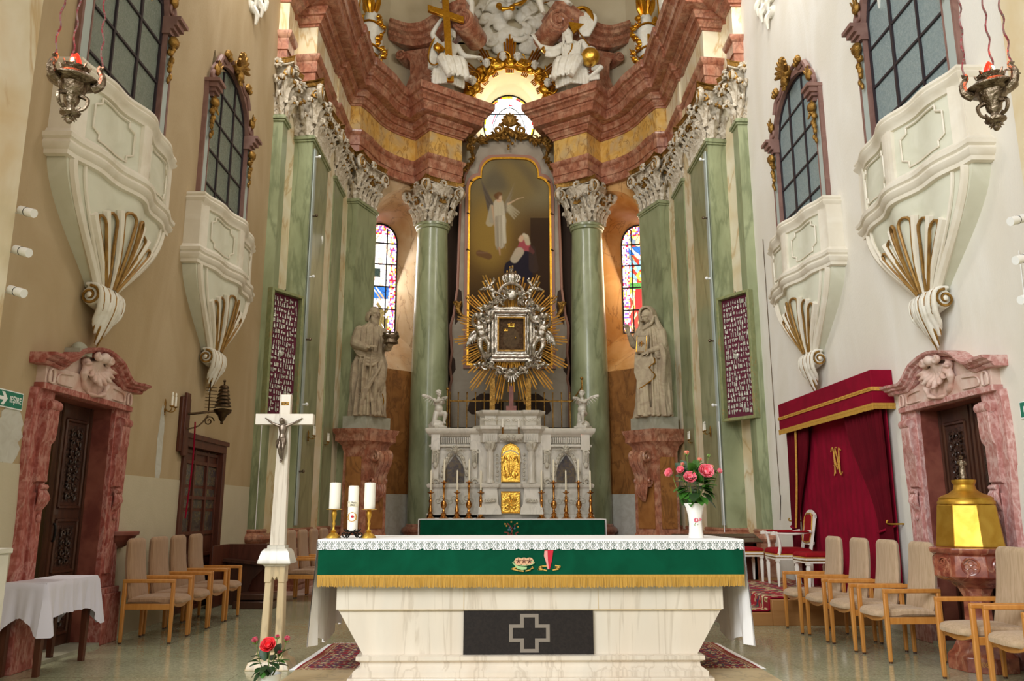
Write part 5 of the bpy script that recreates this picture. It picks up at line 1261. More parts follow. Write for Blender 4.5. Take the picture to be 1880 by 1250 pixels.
        w_.obj('billowing_cloak', 'white', r, vox=.014)
seated(-1); seated(1)
for s, loc, rz, lb in ((-1, (-1.2, 19.15, 14.62), R(20), 'white putto perched on the left scroll behind the gilded cross'), (1, (1.0, 19.15, 14.62), R(-20), 'white putto perched on the right scroll with gilt sash')):
    p = thing('putto', lb, 'putto', loc, rz, 'putti on the scrolls'); b = B()
    putto(b, 1.5, arms=((.42, -.2, .42), (-.3, -.3, .35)) if s < 0 else ((.25, -.2, .3), (-.36, -.25, .34)), legs=(((.12, -.12, -.2), (.14, -.1, -.48)), ((-.25, -.14, -.12), (-.42, -.12, -.3))) if s < 0 else (((.25, -.08, -.14), (.45, -.05, -.3)), ((-.1, -.15, -.15), (-.02, -.12, -.42))), wings=False)
    b.obj('body', 'white', p, vox=.014, sm=1)
    g = B(); g.tube([(.2*cos(a), .17*sin(a), -.02+.08*cos(a)) for a in [2*PI*k/16 for k in range(17)]], .045, 6); g.sph((.22*s*-1, .1, -.05), (.1, .07, .12)); g.obj('gilt_sash', 'gold', p)
# ---------------------------------------------------------------- retable with painting
def retable():
    root = thing('painting_retable', 'grey and rose painted retable backing around the tall altar painting', 'retable', (XC, 20.35, 3.4))
    half = [(1.5, .0), (1.5, .25), (1.5, 1.0), (1.46, 1.2), (1.5, 1.5), (1.46, 1.9), (1.5, 2.4), (1.5, 2.6), (1.42, 2.9), (1.34, 3.6), (1.3, 5.9), (1.3, 6.1), (1.18, 6.7), (.98, 7.1), (.85, 7.4), (.72, 7.75), (.45, 7.9), (.0, 8.0)]
    b = B(); b.prism([(x, z) for x, z in half]+[(-x, z) for x, z in half[::-1][1:]], 0, .14, 'y'); b.obj('backing', 'grey', root)
    e = B()
    for q in (-1, 1): e.tube([(q*x, -.0, z) for x, z in half[:-4]], .035, 6)
    e.obj('edge_moulding', 'greyp', root)
    d = B()
    for q in (-1, 1):
        P = [(q*.15, .32), (q*.95, .32), (q*1.05, .42), (q*1.0, .66), (q*.85, .74), (q*.72, .84), (q*.45, .84), (q*.35, .7), (q*.15, .66)]
        d = B(); d.prism(P, -.012, .0, 'y'); d.obj('opening_shade', 'darkv', root)  # flat dark plates standing in for the shade inside the openings
        d = B(); d.prism([(q*1.48, 1.25), (q*1.36, 1.45), (q*1.38, 1.7), (q*1.48, 1.85)], -.012, 0, 'y'); d.obj('opening_shade', 'darkv', root); d = B(); d.prism([(q*1.4, 2.6), (q*1.24, 2.8), (q*1.2, 3.1), (q*1.24, 3.5), (q*1.38, 3.6)], -.012, 0, 'y'); d.obj('opening_shade', 'darkv', root)
    # frame with shouldered top
    def fp(e):
        P = [(1.04+e, 1.6-e), (1.04+e, 6.25)]
        P += [(1.04+e-(.26+e)*sin(PI/2*k/8)*.9-.0, 6.25+(.42+e)*(1-cos(PI/2*k/8))+0) for k in range(0)]
        P += [(1.04+e-.3*(1-cos(PI/2*k/6)), 6.25+(.34+e)*sin(PI/2*k/6)) for k in range(1, 7)]
        P += [(.74+e*.7-.0, 6.6+e), (.74+e*.7, 6.72+e*.3)]
        P += [(.74+e*.7-.38*(1-cos(PI/2*k/6)), 6.72+e*.3+(.4+e*.7)*sin(PI/2*k/6)) for k in range(1, 7)]
        P += [(0, 7.14+e)]
        return P+[(-x, z) for x, z in P[::-1][1:]]
    for (e0, e1, m, y0, nme) in ((.0, .05, 'gold', -.07, 'inner_frame'), (.05, .13, 'greyp', -.05, 'outer_frame')):
        k = B(); I, O = fp(e0), fp(e1); I.append(I[0]); O.append(O[0]); k.ribbon(O, I, y0, .0, 'y'); k.obj(nme, m, root)
    g = B(); rnd = random.Random(2)
    for q in (-1, 1):   # gilt rocaille crest
        path = [(.0, 7.95), (.25, 7.72), (.5, 7.75), (.72, 7.6), (.95, 7.65), (1.05, 7.4), (.95, 7.15), (1.05, 6.95), (1.25, 6.75), (1.3, 6.5), (1.26, 6.3)]
        pts = [(q*x, -.1, z) for x, z in path]; g.tube(pts, [.06, .07, .06, .07, .06, .05, .045, .04, .035, .03, .015], 8)
        for i in range(80):
            t = rnd.random()*(len(path)-1.01); k = int(t); f_ = t-k; x = path[k][0]*(1-f_)+path[k+1][0]*f_; z = path[k][1]*(1-f_)+path[k+1][1]*f_
            a = rnd.uniform(0, 6.3); L_ = rnd.uniform(.08, .18)*(1.2 if k < 5 else .7)
            g.tube([(q*x, -.12, z), (q*x+L_*.6*cos(a), -.2, z+L_*.6*sin(a)), (q*x+L_*cos(a+.6), -.14, z+L_*sin(a+.6))], [.04, .035, .01], 6)
        g.tube([(q*p[0], p[1], p[2]) for p in spiral((.98, -.16, 7.62), .13, 1.3, PI/2, 'xz', n=20, sgn=-1)], .04, 6)
        g.tube([(q*p[0], p[1], p[2]) for p in spiral((.3, -.2, 7.9), .15, 1.4, PI/2, 'xz', n=20, sgn=1)], .045, 6)
        g.sph((q*.95, -.12, 8.05), (.2, .15, .2), 10, 8); g.tube([(q*.95+.18*cos(a), -.26, 8.05+.18*sin(a)) for a in [k*.5 for k in range(11)]], .035, 6)
        for k in range(5): g.tube([(q*1.24, -.05, 3.15), (q*(1.3+.03*k), -.12, 2.98+.05*k), (q*(1.2), -.08, 2.85)], [.02, .04, .02], 6)
        g.tube([(q*1.24, -.06, 3.2), (q*1.34, -.1, 3.0), (q*1.22, -.1, 2.82)], [.03, .06, .03], 7)
    for k in range(9): a = PI*k/8; g.tube([(0, -.2, 8.0), (.16*cos(a), -.27, 8.05+.2*sin(a)), (.24*cos(a), -.22, 8.05+.32*sin(a))], [.05, .06, .02], 6)
    for k in range(7): g.sph((.07*sin(k*2), -.16, 7.85-.08*k), .08-.008*k, 7, 5)
    g.obj('gilt_crest', 'goldd', root)
    for q in (-1, 1):
        for z in (2.2, 3.3, 4.6, 5.6, 6.5, 7.0): 
            k = B(); k.sph((q*(1.1 if z < 6 else 1.02), -.07, z), .028, 6, 5); k.cyl((q*(1.1 if z < 6 else 1.02), -.07, z), (q*(1.1 if z < 6 else 1.02)+.05, -.09, z-.03), .012, n=5); k.obj('lamp_socket', 'bronze', root)
    # canvas, generic devotional scene: winged figure over a kneeling woman
    W_, Z0, Z1 = 1.04, 1.6, 7.14
    def fn(u, v):
        asp = (Z1-Z0)/(2*W_); x = u; v = .11+v*.89; y = v*asp; n_ = len(u)
        def ns(fx, fy, p=0): return np.sin(x*fx+2.1*np.sin(y*fy*.7+p)+p)*np.cos(y*fy+1.7*np.sin(x*fx*.6+p*2))
        c = np.tile(hexl('3E2B1D')[None], (n_, 1))
        def blend(a, col): c[:] = c*(1-a[:, None])+hexl(col)[None]*a[:, None]
        sm = lambda t: np.clip(t, 0, 1)**2*(3-2*np.clip(t, 0, 1))
        blend(sm((v-.25)/.35)*.9, '7A5C30'); blend(sm((v-.6)/.3), '8E7A4E'); blend(sm(1-((u-.25)**2/.12+(v-.66)**2/.04))*.8, 'A88740')
        blend(sm(.5+.8*ns(5, 3))*sm((v-.72)/.1)*.6, '8D8468'); blend(sm(.4+.8*ns(8, 6, 1.3))*sm((v-.82)/.06)*.6, '5E574C')
        blend(sm((u-.55)/.25)*sm((.85-v)/.2)*.75, '4A3324'); blend(((u > .76) & (v < .735) & (v > .1))*.75, '38271D')
        blend(sm(1-((u-.2)**2/.06+(v-.18)**2/.03))*.8, '2A1F1B'); blend(sm(1-((u-.52)**2/.03+(v-.3)**2/.03))*.6, 'A0793A'); blend(sm((.14-v)/.1)*.8, '241A18')
        def seg(x0, y0, x1, y1, w0, w1, col, a=1, soft=.02):
            dx, dy = x1-x0, (y1-y0)*asp; L2 = dx*dx+dy*dy; t = np.clip(((x-x0)*dx+(y-y0*asp)*dy)/L2, 0, 1)
            d = np.hypot(x-x0-t*dx, y-y0*asp-t*dy); w_ = w0+(w1-w0)*t; blend(sm((w_-d)/soft)*a, col)
        blend(sm((.55-v)/.35)*.55, '2A1E18'); blend(sm((.95-u*1.1-v*.1)*0)*0, '000000'); pass
        v = (v-.11)/.89; asp = asp*.527; v0 = v; v = (v-.4446)/.527; y = v*asp
        # angel: wings, robe, arms, head
        for k in range(8): seg(.28, .60-.02*k, .12+.016*k, .88-.05*k, .045, .008, '5E5248' if k % 2 else '6C6052', .9)
        for k in range(6): seg(.44, .60-.012*k, .57-.008*k, .84-.05*k, .03, .006, '8E8068' if k % 2 else '9C8E74', .8)
        seg(.36, .62, .38, .46, .075, .085, 'CFC3A8'); seg(.38, .46, .38, .24, .085, .07, 'BBAE96'); seg(.42, .5, .44, .26, .03, .03, 'E3D8BE', .8); seg(.33, .5, .35, .2, .02, .03, '9C8F7A', .7)
        for k in range(5): seg(.36+.02*k, .45, .35+.025*k, .2, .006, .008, 'A79A84' if k % 2 else 'DDD2B8', .6)
        for k in range(4): seg(.48, .62-.02*k, .62-.02*k, .54-.02*k, .03, .018, 'C9BD9E', .6)
        seg(.27, .6, .25, .44, .03, .06, 'C8BCA0', .7); seg(.48, .62, .6, .67, .022, .014, 'D8B894'); seg(.6, .67, .68, .685, .014, .01, 'E2C29E'); seg(.28, .6, .31, .41, .022, .014, 'D0AE8A')
        seg(.365, .66, .37, .69, .045, .043, 'DDBB98'); seg(.34, .68, .33, .70, .035, .04, '6E4A2C', .9); seg(.36, .715, .38, .715, .04, .035, '7A5432', .9); seg(.37, .205, .38, .14, .022, .016, 'C49C7C')
        seg(.35, .665, .385, .66, .006, .006, '9C6A50', .7, .006); seg(.36, .69, .375, .69, .005, .004, '6A4636', .8, .005); seg(.395, .69, .405, .69, .005, .004, '6A4636', .8, .005); seg(.39, .69, .392, .675, .004, .005, 'C09070', .7, .006)
        for k in range(6): seg(.33+.022*k, .6, .33+.02*k+.012*(k % 2), .22, .005, .009, '8F8470' if k % 2 else 'F0E6CC', .45, .012)
        # kneeling woman
        seg(.68, .24, .66, .14, .075, .1, 'B0545A'); seg(.72, .23, .78, .17, .04, .04, 'B8565C'); seg(.78, .17, .66, .185, .035, .022, 'BA5C60'); seg(.7, .1, .62, .0, .12, .2, '2C2630'); seg(.62, .17, .56, .1, .07, .06, 'CBBBA0', .9)
        seg(.64, .285, .655, .305, .042, .04, 'DDB694'); seg(.71, .30, .73, .25, .045, .04, 'CDBB9C'); seg(.68, .33, .71, .315, .03, .035, 'D8C8AA'); seg(.78, .2, .8, .02, .05, .07, '4A3830', .8)
        seg(.12, .155, .24, .125, .05, .05, '6E4A34', .8); seg(.1, .16, .22, .16, .02, .02, '8C6A50', .8)
        g_ = .93+.1*((np.sin(x*913.1+y*457.7)*43758.5) % 1); return c*g_[:, None]*.84
    P = fp(0)
    def keep(u, v):
        x = abs((u-.5)*2*W_); z = Z0+(Z1-Z0)*v
        if z < 6.25: return True
        if x > 1.04: return False
        if z < 6.6: return x < 1.04-.3*(1-math.sqrt(max(0, 1-((z-6.25)/.35)**2)))
        if z < 6.72: return x < .74
        return x < .74-.38*(1-math.sqrt(max(0, 1-((z-6.72)/.42)**2))) if z < 7.13 else x < .3
    cv = picture('canvas', -W_, W_, Z0, Z1, 220, 580, fn, 'pic', root, shape=keep); cv.location = (0, -.02, 0)
    return root
retable()
# ---------------------------------------------------------------- gilded sunburst with silver frame
def sunburst():
    root = thing('sunburst_reliquary', 'golden sunburst with ornate silver frame and dark icon above the high altar', 'reliquary', (XC+.02, 18.95, 3.62))
    cz = 1.82; rnd = random.Random(4)
    nb = 30
    for i in range(nb):
        a = 2*PI*i/nb+PI/2; long_ = i % 2 == 0; g = B(); d = V((cos(a), 0, sin(a))); t = V((-sin(a), 0, cos(a)))
        ex = 1.42+.36*max(0, sin(a))**3+(.34 if sin(a) < -.5 else 0)*abs(sin(a)); L_ = ex*(1.0 if long_ else .84)
        nr = 4 if long_ else 3
        for k in range(nr):
            o = (k-(nr-1)/2)*.052; e = L_*(1-.07*abs(k-(nr-1)/2)-.03*rnd.random()); y = -.0-.02*(k % 2)
            p0 = d*.45*1.0+t*o*.5+V((0, y, 0)); p1 = d*e+t*o*1.25+V((0, y, 0))
            g.tube([p0, p1], [.012, .0185], 4, flat=1)
        g.at(); 
        for j in range(len(g.v)): g.v[j] = g.v[j]+V((0, 0, cz))
        g.obj('ray', 'ray', root)
    g = B(); g.sph((0, .03, cz), (.55, .06, .7), 20, 12); g.obj('gilt_core', 'ray', root)
    f = B(); w0, h0 = .33, .42
    for (e, y, r) in ((.2, -.1, .05), (.12, -.14, .045), (.05, -.1, .03)):
        P = []
        for (cx, cz_) in ((w0+e, -h0-e), (w0+e, h0+e), (-w0-e, h0+e), (-w0-e, -h0-e), (w0+e, -h0-e)): P.append(V((cx, y, cz+cz_)))
        for i in range(4):
            Q = [P[i].lerp(P[i+1], k/12) for k in range(13)]; f.tube([q+V((0, -.01*sin(k*2), 0)) for k, q in enumerate(Q)], [r*(1+.2*sin(k*1.5)) for k in range(13)], 7)
    f.ribbon([(-w0-.2, cz-h0-.2), (w0+.2, cz-h0-.2), (w0+.2, cz+h0+.2), (-w0-.2, cz+h0+.2), (-w0-.2, cz-h0-.2)], [(-w0, cz-h0), (w0, cz-h0), (w0, cz+h0), (-w0, cz+h0), (-w0, cz-h0)], -.1, -.02, 'y')
    def scr(x, z, r, a, sg): f.tube(spiral((x, -.13, cz+z), r, 1.3, a, 'xz', n=18, sgn=sg), [.028*(1-.4*k/18) for k in range(19)], 6)
    for q in (-1, 1):
        for (x, z, r) in ((.55, .6, .1), (.42, .74, .11), (.25, .82, .12), (.12, .98, .1), (.62, .35, .1), (.66, .1, .09), (.6, -.5, .11), (.45, -.72, .1), (.62, -.75, .12), (.3, -.86, .09), (.1, -.95, .09)):
            scr(q*x, z, r, rnd.uniform(0, 6), q)
            for k in range(4):
                a = rnd.uniform(0, 6.3); f.tube([(q*x, -.15, cz+z), (q*x+.1*cos(a), -.22, cz+z+.1*sin(a)), (q*x+.16*cos(a+.5), -.16, cz+z+.16*sin(a+.5))], [.035, .035, .01], 6)
    f.tube([(-.3, -.16, cz+1.0), (-.2, -.18, cz+1.15), (0, -.2, cz+1.22), (.2, -.18, cz+1.15), (.3, -.16, cz+1.0)], .04, 7); f.sph((0, -.18, cz+.95), (.13, .06, .15), 10, 8)
    for k in range(9): a = -PI*k/8; f.tube([(0, -.14, cz-.85), (.18*cos(a), -.2, cz-.95+.22*sin(a))], [.05, .015], 6)
    f.obj('silver_frame', 'silver', root)
    pf = B(); pf.ribbon([(-w0, cz-h0), (w0, cz-h0), (w0, cz+h0), (-w0, cz+h0), (-w0, cz-h0)], [(-w0+.04, cz-h0+.04), (w0-.04, cz-h0+.04), (w0-.04, cz+h0-.04), (-w0+.04, cz+h0-.04), (-w0+.04, cz-h0+.04)], -.14, -.04, 'y'); pf.obj('inner_gilt_frame', 'goldd', root)
    def ic(u, v):
        c = np.tile(hexl('4E3A28')[None], (len(u), 1)); h = (np.sin(np.floor(u*26)*12.98+np.floor(v*34)*78.23)*43758.5) % 1
        c = c*(.6+.9*h[:, None]); m = ((u-.5)/.3)**2+((v-.4)/.28)**2 < 1; c[m] = c[m]*.6+hexl('6A5A44')*.4; return c
    p = picture('icon', -w0, w0, cz-h0, cz+h0, 40, 52, ic, 'pic', root); p.location = (0, -.055, 0)
    cw = B()
    for (x, z, r) in ((0, .18, .07), (-.13, .08, .045)):
        cw.at((x, -.075, cz+z)); cw.box(-r, r, -.01, .01, 0, r*.4)
        for k in range(5): cw.tube([(r*(k-2)/2.2, -.01, r*.3), (r*(k-2)/2, -.01, r*1.1)], r*.16, 5); cw.sph((r*(k-2)/2, -.01, r*1.15), r*.18, 6, 4)
        cw.sph((0, -.01, r*1.5), r*.22, 6, 4)
    cw.at((.1, -.075, cz-.08)); cw.sph((0, 0, 0), .022, 6, 4); cw.obj('gold_crown', 'goldr', root)
    c = B(); c.lathe([(.14, 0), (.15, .05), (.19, .1), (.2, .2), (.14, .27), (.05, .31), (.03, .34), (.06, .38), (.02, .42)], (0, -.12, cz+1.22), 20, sy=.6)
    for k in range(9): a = PI*k/8; c.tube([(.15*cos(a), -.12-.09*sin(a), cz+1.27), (.21*cos(a), -.12-.13*sin(a), cz+1.4), (0, -.12, cz+1.53)], .016, 5)
    c.obj('crown', 'silver', root)
    for q in (-1, 1):   # small angels holding the crown, larger angels at the sides
        b = B(); b.at((q*.42, -.16, cz+1.0), R(0), 0, q*R(35)); putto(b, .55, arms=((.35, -.1, .5), (-.3, -.2, .3)) if q < 0 else ((.3, -.2, .3), (-.35, -.1, .5)), legs=(((.15, -.1, -.2), (.25, 0, -.4)), ((-.12, -.1, -.2), (-.2, 0, -.42))), wings=True); b.at(); b.obj('crown_bearing_angel', 'silver', root, vox=.011)
        b = B(); b.at((q*.68, -.16, cz-.1), R(0), 0, q*R(14)); putto(b, .95, arms=((.1, -.15, .55), (-.42, -.15, .5)) if q > 0 else ((.42, -.15, .5), (-.1, -.15, .55)), legs=(((.12, -.12, -.22), (.02, -.06, -.5)), ((-.12, -.12, -.25), (-.05, 0, -.58))), wings=False)
        wing(b, (q*.06, .05, .2), (q*.36, .1, .02), (0, 0, 1), .34, 7, .025); b.at(); b.obj('side_angel', 'silver', root, vox=.012)
        b = B(); 
        for z in (.42, .62): cherub_head(b, (q*(.72-.1*(z > .5)), -.16, cz+z), .17, True, .6)
        b.obj('cherub_head', 'silver', root, vox=.012)
        for z in (-.66, -.8): 
            b = B(); cherub_head(b, (q*(.2+.55*(z > -.7)), -.16, cz+z-.08), .14, True, .6); b.obj('cherub_head', 'silver', root, vox=.012)
    sd = B(); sd.box(-.12, .12, -.1, .1, -.12, .12); sd.box(-.05, .05, -.04, .04, .1, .6); sd.obj('stand', 'jamb', root)
    return root
sunburst()
for q, lb in ((-1, 'left'), (1, 'right')):
    b = B(); b.box(-.06, .06, -.03, .03, 0, .9); o = b.obj('brass_upright', 'goldd'); o.location = (XC+q*.42, 18.95, 3.5); tag(o, 'flat gilded upright behind the sunburst, %s one' % lb, 'post')
# ---------------------------------------------------------------- high altar
def high_altar():
    root = thing('high_altar', 'white marble high altar with gilded tabernacle door under the sunburst', 'altar', (XC, 18.5, .18))
    z = -.18
    b = B(); b.box(-1.86, 1.86, .0, 1.0, 1.13+z, 1.28+z); b.box(-1.86, -.72, -.0, .02, 1.2+z, 1.3+z); b.obj('predella', 'wmarb', root, bevel=.01)
    def wing_(q):
        w_ = B(); x0, x1 = sorted((q*.72, q*1.78)); w_.box(x0, x1, .1, .9, 1.28+z, 3.1+z)
        w_.obj('wing_body', 'wmarb', root)
        m = B(); pth = [(x0-.02, .9), (x0-.02, .06), (x1+.02, .06), (x1+.02, .9)]
        m.sweep(pth, [(-.03, 1.86+z), (.05, 1.86+z), (.07, 1.9+z), (.07, 1.94+z), (.03, 1.96+z), (-.03, 1.96+z)], side=1)
        m.sweep(pth, [(-.03, 3.0+z), (.03, 3.0+z), (.06, 3.05+z), (.1, 3.08+z), (.12, 3.14+z), (.12, 3.18+z), (.05, 3.2+z), (-.03, 3.2+z)], side=1)
        m.sweep(pth, [(-.03, 2.76+z), (.03, 2.76+z), (.04, 2.8+z), (.03, 2.82+z), (-.03, 2.82+z)], side=1)
        for k in range(24):
            x = x0+.03+(x1-x0-.06)*(k+.5)/24; m.box(x-.011, x+.011, .03, .1, 2.85+z, 2.98+z)
        for e in (x0+.09, x1-.09):
            m.box(e-.1, e+.1, -.0, .1, 2.7+z, 3.05+z); m.box(e-.08, e+.08, .02, .1, 1.96+z, 2.4+z)
        m.obj('moulding', 'wmarb', root, bevel=.004)
        c = B()
        for e in (x0+.09, x1-.09):
            c.tube(spiral((e, -.02, 2.62+z), .08, 1.2, 0, 'xz', n=14), .02, 6); c.box(e-.07, e+.07, -.02, .06, 2.4+z, 2.7+z); c.sph((e, -.03, 2.36+z), (.05, .03, .07)); 
            for k in range(4): c.tube([(e-.05+.033*k, -.03, 2.66+z), (e-.05+.033*k, -.045, 2.42+z)], .012, 5)
            c.tube(spiral((e, .0, 1.99+z), .09, .9, 0, 'xz', n=12), .03, 6)
        xc = (x0+x1)/2
        # niche: dark arch relic with carved wreath and winged head
        c.tube([(xc+(.05+.22*t**.5), .05, 2.62-.5*t+z) for t in [k/10 for k in range(11)]], [.035]*11, 6)
        c.tube([(xc-(.05+.22*t**.5), .05, 2.62-.5*t+z) for t in [k/10 for k in range(11)]], [.035]*11, 6)
        rnd = random.Random(5)
        for k in range(26):
            t = rnd.random(); sg = rnd.choice((-1, 1)); c.sph((xc+sg*(.08+.22*t**.5), .03, 2.62-.5*t+z), rnd.uniform(.025, .045), 6, 4)
        cherub_head(c, (xc, -.02, 2.7+z), .17, True, .8)
        for k in range(9): c.tube(spiral((xc-.36+.09*k, .04, 1.58+z+.05*sin(k*2)), .07, 1.2, k, 'xz', n=12, sgn=1 if k % 2 else -1), .016, 5)
        c.obj('carving', 'wcarve', root)
        d = B(); d.prism([(xc-.21, 1.98+z), (xc+.21, 1.98+z), (xc+.21, 2.22+z), (xc+.17, 2.36+z), (xc+.07, 2.5+z), (xc, 2.6+z), (xc-.07, 2.5+z), (xc-.17, 2.36+z), (xc-.21, 2.22+z)], .06, .11, 'y')
        dk = d.obj('relic_window', M['relic'], root)
        lw = B(); lw.box(x0-.03, x1+.03, .04, .9, 1.28+z, 1.86+z); lw.obj('lower_tier', 'wmarb', root, bevel=.006)
    M['relic'] = mat('dark_relic_glass', '4A4246', .15, c2='6A5A3C', sc=18, c3='2E2A30', sc3=5)
    wing_(-1); wing_(1)
    c = B(); c.box(-.72, .72, -.02, .9, 1.28+z, 3.02+z); c.obj('centre_body', 'wmarb', root)
    m = B(); pth = [(-.76, .9), (-.76, .05), (-.7, .0), (-.62, -.14), (-.3, -.14), (-.25, -.06), (.25, -.06), (.3, -.14), (.62, -.14), (.7, .0), (.76, .05), (.76, .9)]
    m.sweep(pth, [(-.2, 1.86+z), (.04, 1.86+z), (.06, 1.9+z), (.06, 1.94+z), (.02, 1.96+z), (-.2, 1.96+z)], side=1)
    m.sweep(pth, [(-.2, 2.86+z), (.0, 2.86+z), (.0, 3.06+z), (.03, 3.08+z), (.05, 3.12+z), (.1, 3.15+z), (.1, 3.21+z), (.04, 3.24+z), (-.2, 3.24+z)], side=1)
    m.sweep(pth, [(-.2, 3.24+z), (-.06, 3.24+z), (-.06, 3.46+z), (.0, 3.5+z), (.03, 3.54+z), (.03, 3.58+z), (-.2, 3.58+z)], side=1)
    m.prism(offset_poly([tuple(p) for p in pth], -.09), 3.0+z, 3.56+z)
    for q in (-1, 1):
        for (a, b_) in ((.33, .6),):
            x0, x1 = sorted((q*a, q*b_)); m.box(x0, x1, -.14, .0, 1.28+z, 1.86+z)
        m.rings([[(x, y, zz) for x, y in ((q*(.3-e), 0), (q*(.3-e), -.14-e), (q*(.62+e), -.14-e), (q*(.62+e), 0))] for zz, e in ((1.28+z, .1), (1.42+z, .08), (1.5+z, .03), (1.86+z, .0))])
        m.lathe([(.1, 1.96+z), (.1, 2.0+z), (.075, 2.04+z), (.07, 2.66+z), (.085, 2.7+z)], (q*.46, -.1, 0), 16); 
        for k in range(10): a = 2*PI*k/10; m.tube([(q*.46+.073*cos(a), -.1+.073*sin(a), 2.06+z), (q*.46+.07*cos(a), -.1+.07*sin(a), 2.64+z)], .008, 4)
    for k in range(13): x = -.24+.04*k; m.box(x-.009, x+.009, -.1, -.04, 2.9+z, 3.04+z)
    for k in range(7):
        for q in (-1, 1): x = q*(.34+.04*k); m.box(x-.009, x+.009, -.17, -.1, 2.9+z, 3.04+z)
    m.obj('tabernacle_front', 'wmarb', root, bevel=.003)
    c = B(); 
    for q in (-1, 1):
        c.lathe([(.08, 2.68+z), (.09, 2.74+z), (.13, 2.84+z), (.13, 2.87+z)], (q*.46, -.1, 0), 12)
        for k in range(8): a = 2*PI*k/8; c.tube([(q*.46+.08*cos(a), -.1+.08*sin(a), 2.7+z), (q*.46+.12*cos(a), -.1+.12*sin(a), 2.83+z)], [.02, .03], 5)
        for k in range(7): c.tube(spiral((q*.3, -.05, 2.05+z+.09*k), .035, 1.1, k, 'xz', n=8, sgn=q), .012, 5)
        for k in range(5): c.tube(spiral((q*(.36+.05*k), -.2, 1.58+z), .04, 1.2, k, 'xz', n=8), .014, 5)
        for k in range(9): c.tube(spiral((q*(.06+.07*k), -.13-.06*(k > 3), 3.36+z), .04, 1.1, k*2, 'xz', n=10, sgn=q), .011, 5)
    for k in range(13):   # shell canopy over the door
        a = PI*(1.0+k/12); c.tube([(0, -.2, 3.02+z), (.26*cos(a)*.6, -.26, 3.0+z+.05*sin(a)), (.27*cos(a), -.24, 3.0+z+.12*sin(a))], [.025, .04, .025], 6)
    cherub_head(c, (-.06, -.3, 2.96+z), .09, False); cherub_head(c, (.07, -.3, 2.96+z), .09, False)
    c.tube([(.23*cos(a), -.07, 2.42+z+.26*sin(a)) for a in [PI*k/16 for k in range(17)]], .025, 6)
    c.obj('carving', 'wcarve', root)
    d = B(); R_ = .215
    P = [(-R_, 1.98+z), (R_, 1.98+z)]+[(R_*cos(PI*k/16), 2.62+z+R_*sin(PI*k/16)) for k in range(17)]
    d.prism(P, -.09, -.02, 'y'); rim = [(x, z_) for x, z_ in P]+[P[0]]
    d.tube([(x*.93, -.1, 1.98+z+.02+(z_-1.98-z)*.96) for x, z_ in rim], .018, 6)
    o = d.obj('tabernacle_door', 'goldr', root, bevel=.004)
    r = B(); zz = 2.05+z
    for q in (-1, 1):
        r.tube([(0, -.1, zz+.55), (q*.06, -.12, zz+.42), (q*.13, -.12, zz+.5), (q*.17, -.1, zz+.35)], [.012, .025, .02, .012], 6); r.tube([(q*.03, -.1, zz+.45), (q*.05, -.12, zz+.3), (q*.02, -.11, zz+.15)], [.012, .022, .015], 6)
        r.sph((q*.13, -.1, zz+.1), (.04, .025, .05)); r.sph((q*.12, -.11, zz+.18), .022); r.sph((q*.07, -.1, zz+.06), (.04, .02, .03))
        r.tube([(q*.1, -.1, zz), (q*.15, -.1, zz+.28)], .012, 5)
    r.sph((0, -.1, zz+.12), (.03, .02, .08)); r.sph((0, -.1, 2.84+z), .02); r.obj('relief', 'goldr', o)
    d = B(); d.box(-R_, R_, -.12, -.05, 1.3+z, 1.78+z); o = d.obj('lower_gilt_panel', 'goldr', root, bevel=.004)
    r = B()
    for (a, c_) in (((-R_, 1.3), (R_, 1.3)), ((R_, 1.3), (R_, 1.78)), ((R_, 1.78), (-R_, 1.78)), ((-R_, 1.78), (-R_, 1.3))): r.tube([(a[0]*.93, -.13, (a[1]-1.54)*.93+1.54+z), (c_[0]*.93, -.13, (c_[1]-1.54)*.93+1.54+z)], .014, 5)
    r.tube([(0, -.13, 1.36+z), (0, -.14, 1.72+z)], .014, 6); rnd = random.Random(1)
    for k in range(16): a = rnd.uniform(0, 6.3); r.tube([(0, -.13, 1.5+z), (.09*cos(a), -.14, 1.55+z+.1*sin(a)), (.15*cos(a+.4), -.13, 1.55+z+.15*sin(a+.4))], [.012, .02, .008], 5)
    for q in (-1, 1): r.sph((q*.07, -.13, 1.42+z), (.05, .02, .04))
    r.obj('relief', 'goldr', o)
    # mensa below with its steps
    t = B(); t.box(-1.8, 1.85, -.9, 0, z+.18, 1.1+z); t.box(-1.88, 1.93, -.96, 0, 1.1+z, 1.17+z); t.obj('mensa', 'wmarb', root)
    return root
high_altar()
# cloths on the high altar
cl = thing('altar_cloth', 'white cloth covering the table of the high altar', 'altar cloth', (XC, 17.55, 1.17))
b = B(); b.box(-1.93, 1.98, -.02, .95, .0, .02); b.box(-1.95, -1.93, -.02, .9, -.35, .02); b.box(1.98, 2.0, -.02, .9, -.35, .02); b.obj('sheet', 'linen', cl, bevel=.008)
af = thing('green_antependium', 'dark green antependium with vine embroidery on the high altar table', 'altar frontal', (XC, 17.5, 1.18))
b = B(); b.box(-1.9, 1.95, -.02, 0, -.5, -.01); b.obj('panel', 'gcloth', af)
e = B(); mm = []
def stroke(b, pts, w_, y, n=1):
    for i in range(len(pts)-1):
        a, c = V((pts[i][0], pts[i][1])), V((pts[i+1][0], pts[i+1][1])); d = (c-a).normalized(); q = V((-d.y, d.x))*w_; a2 = a-d*w_*.5; c2_ = c+d*w_*.5
        b.prism([tuple(a2-q), tuple(c2_-q), tuple(c2_+q), tuple(a2+q)], y-.003, y, 'y')
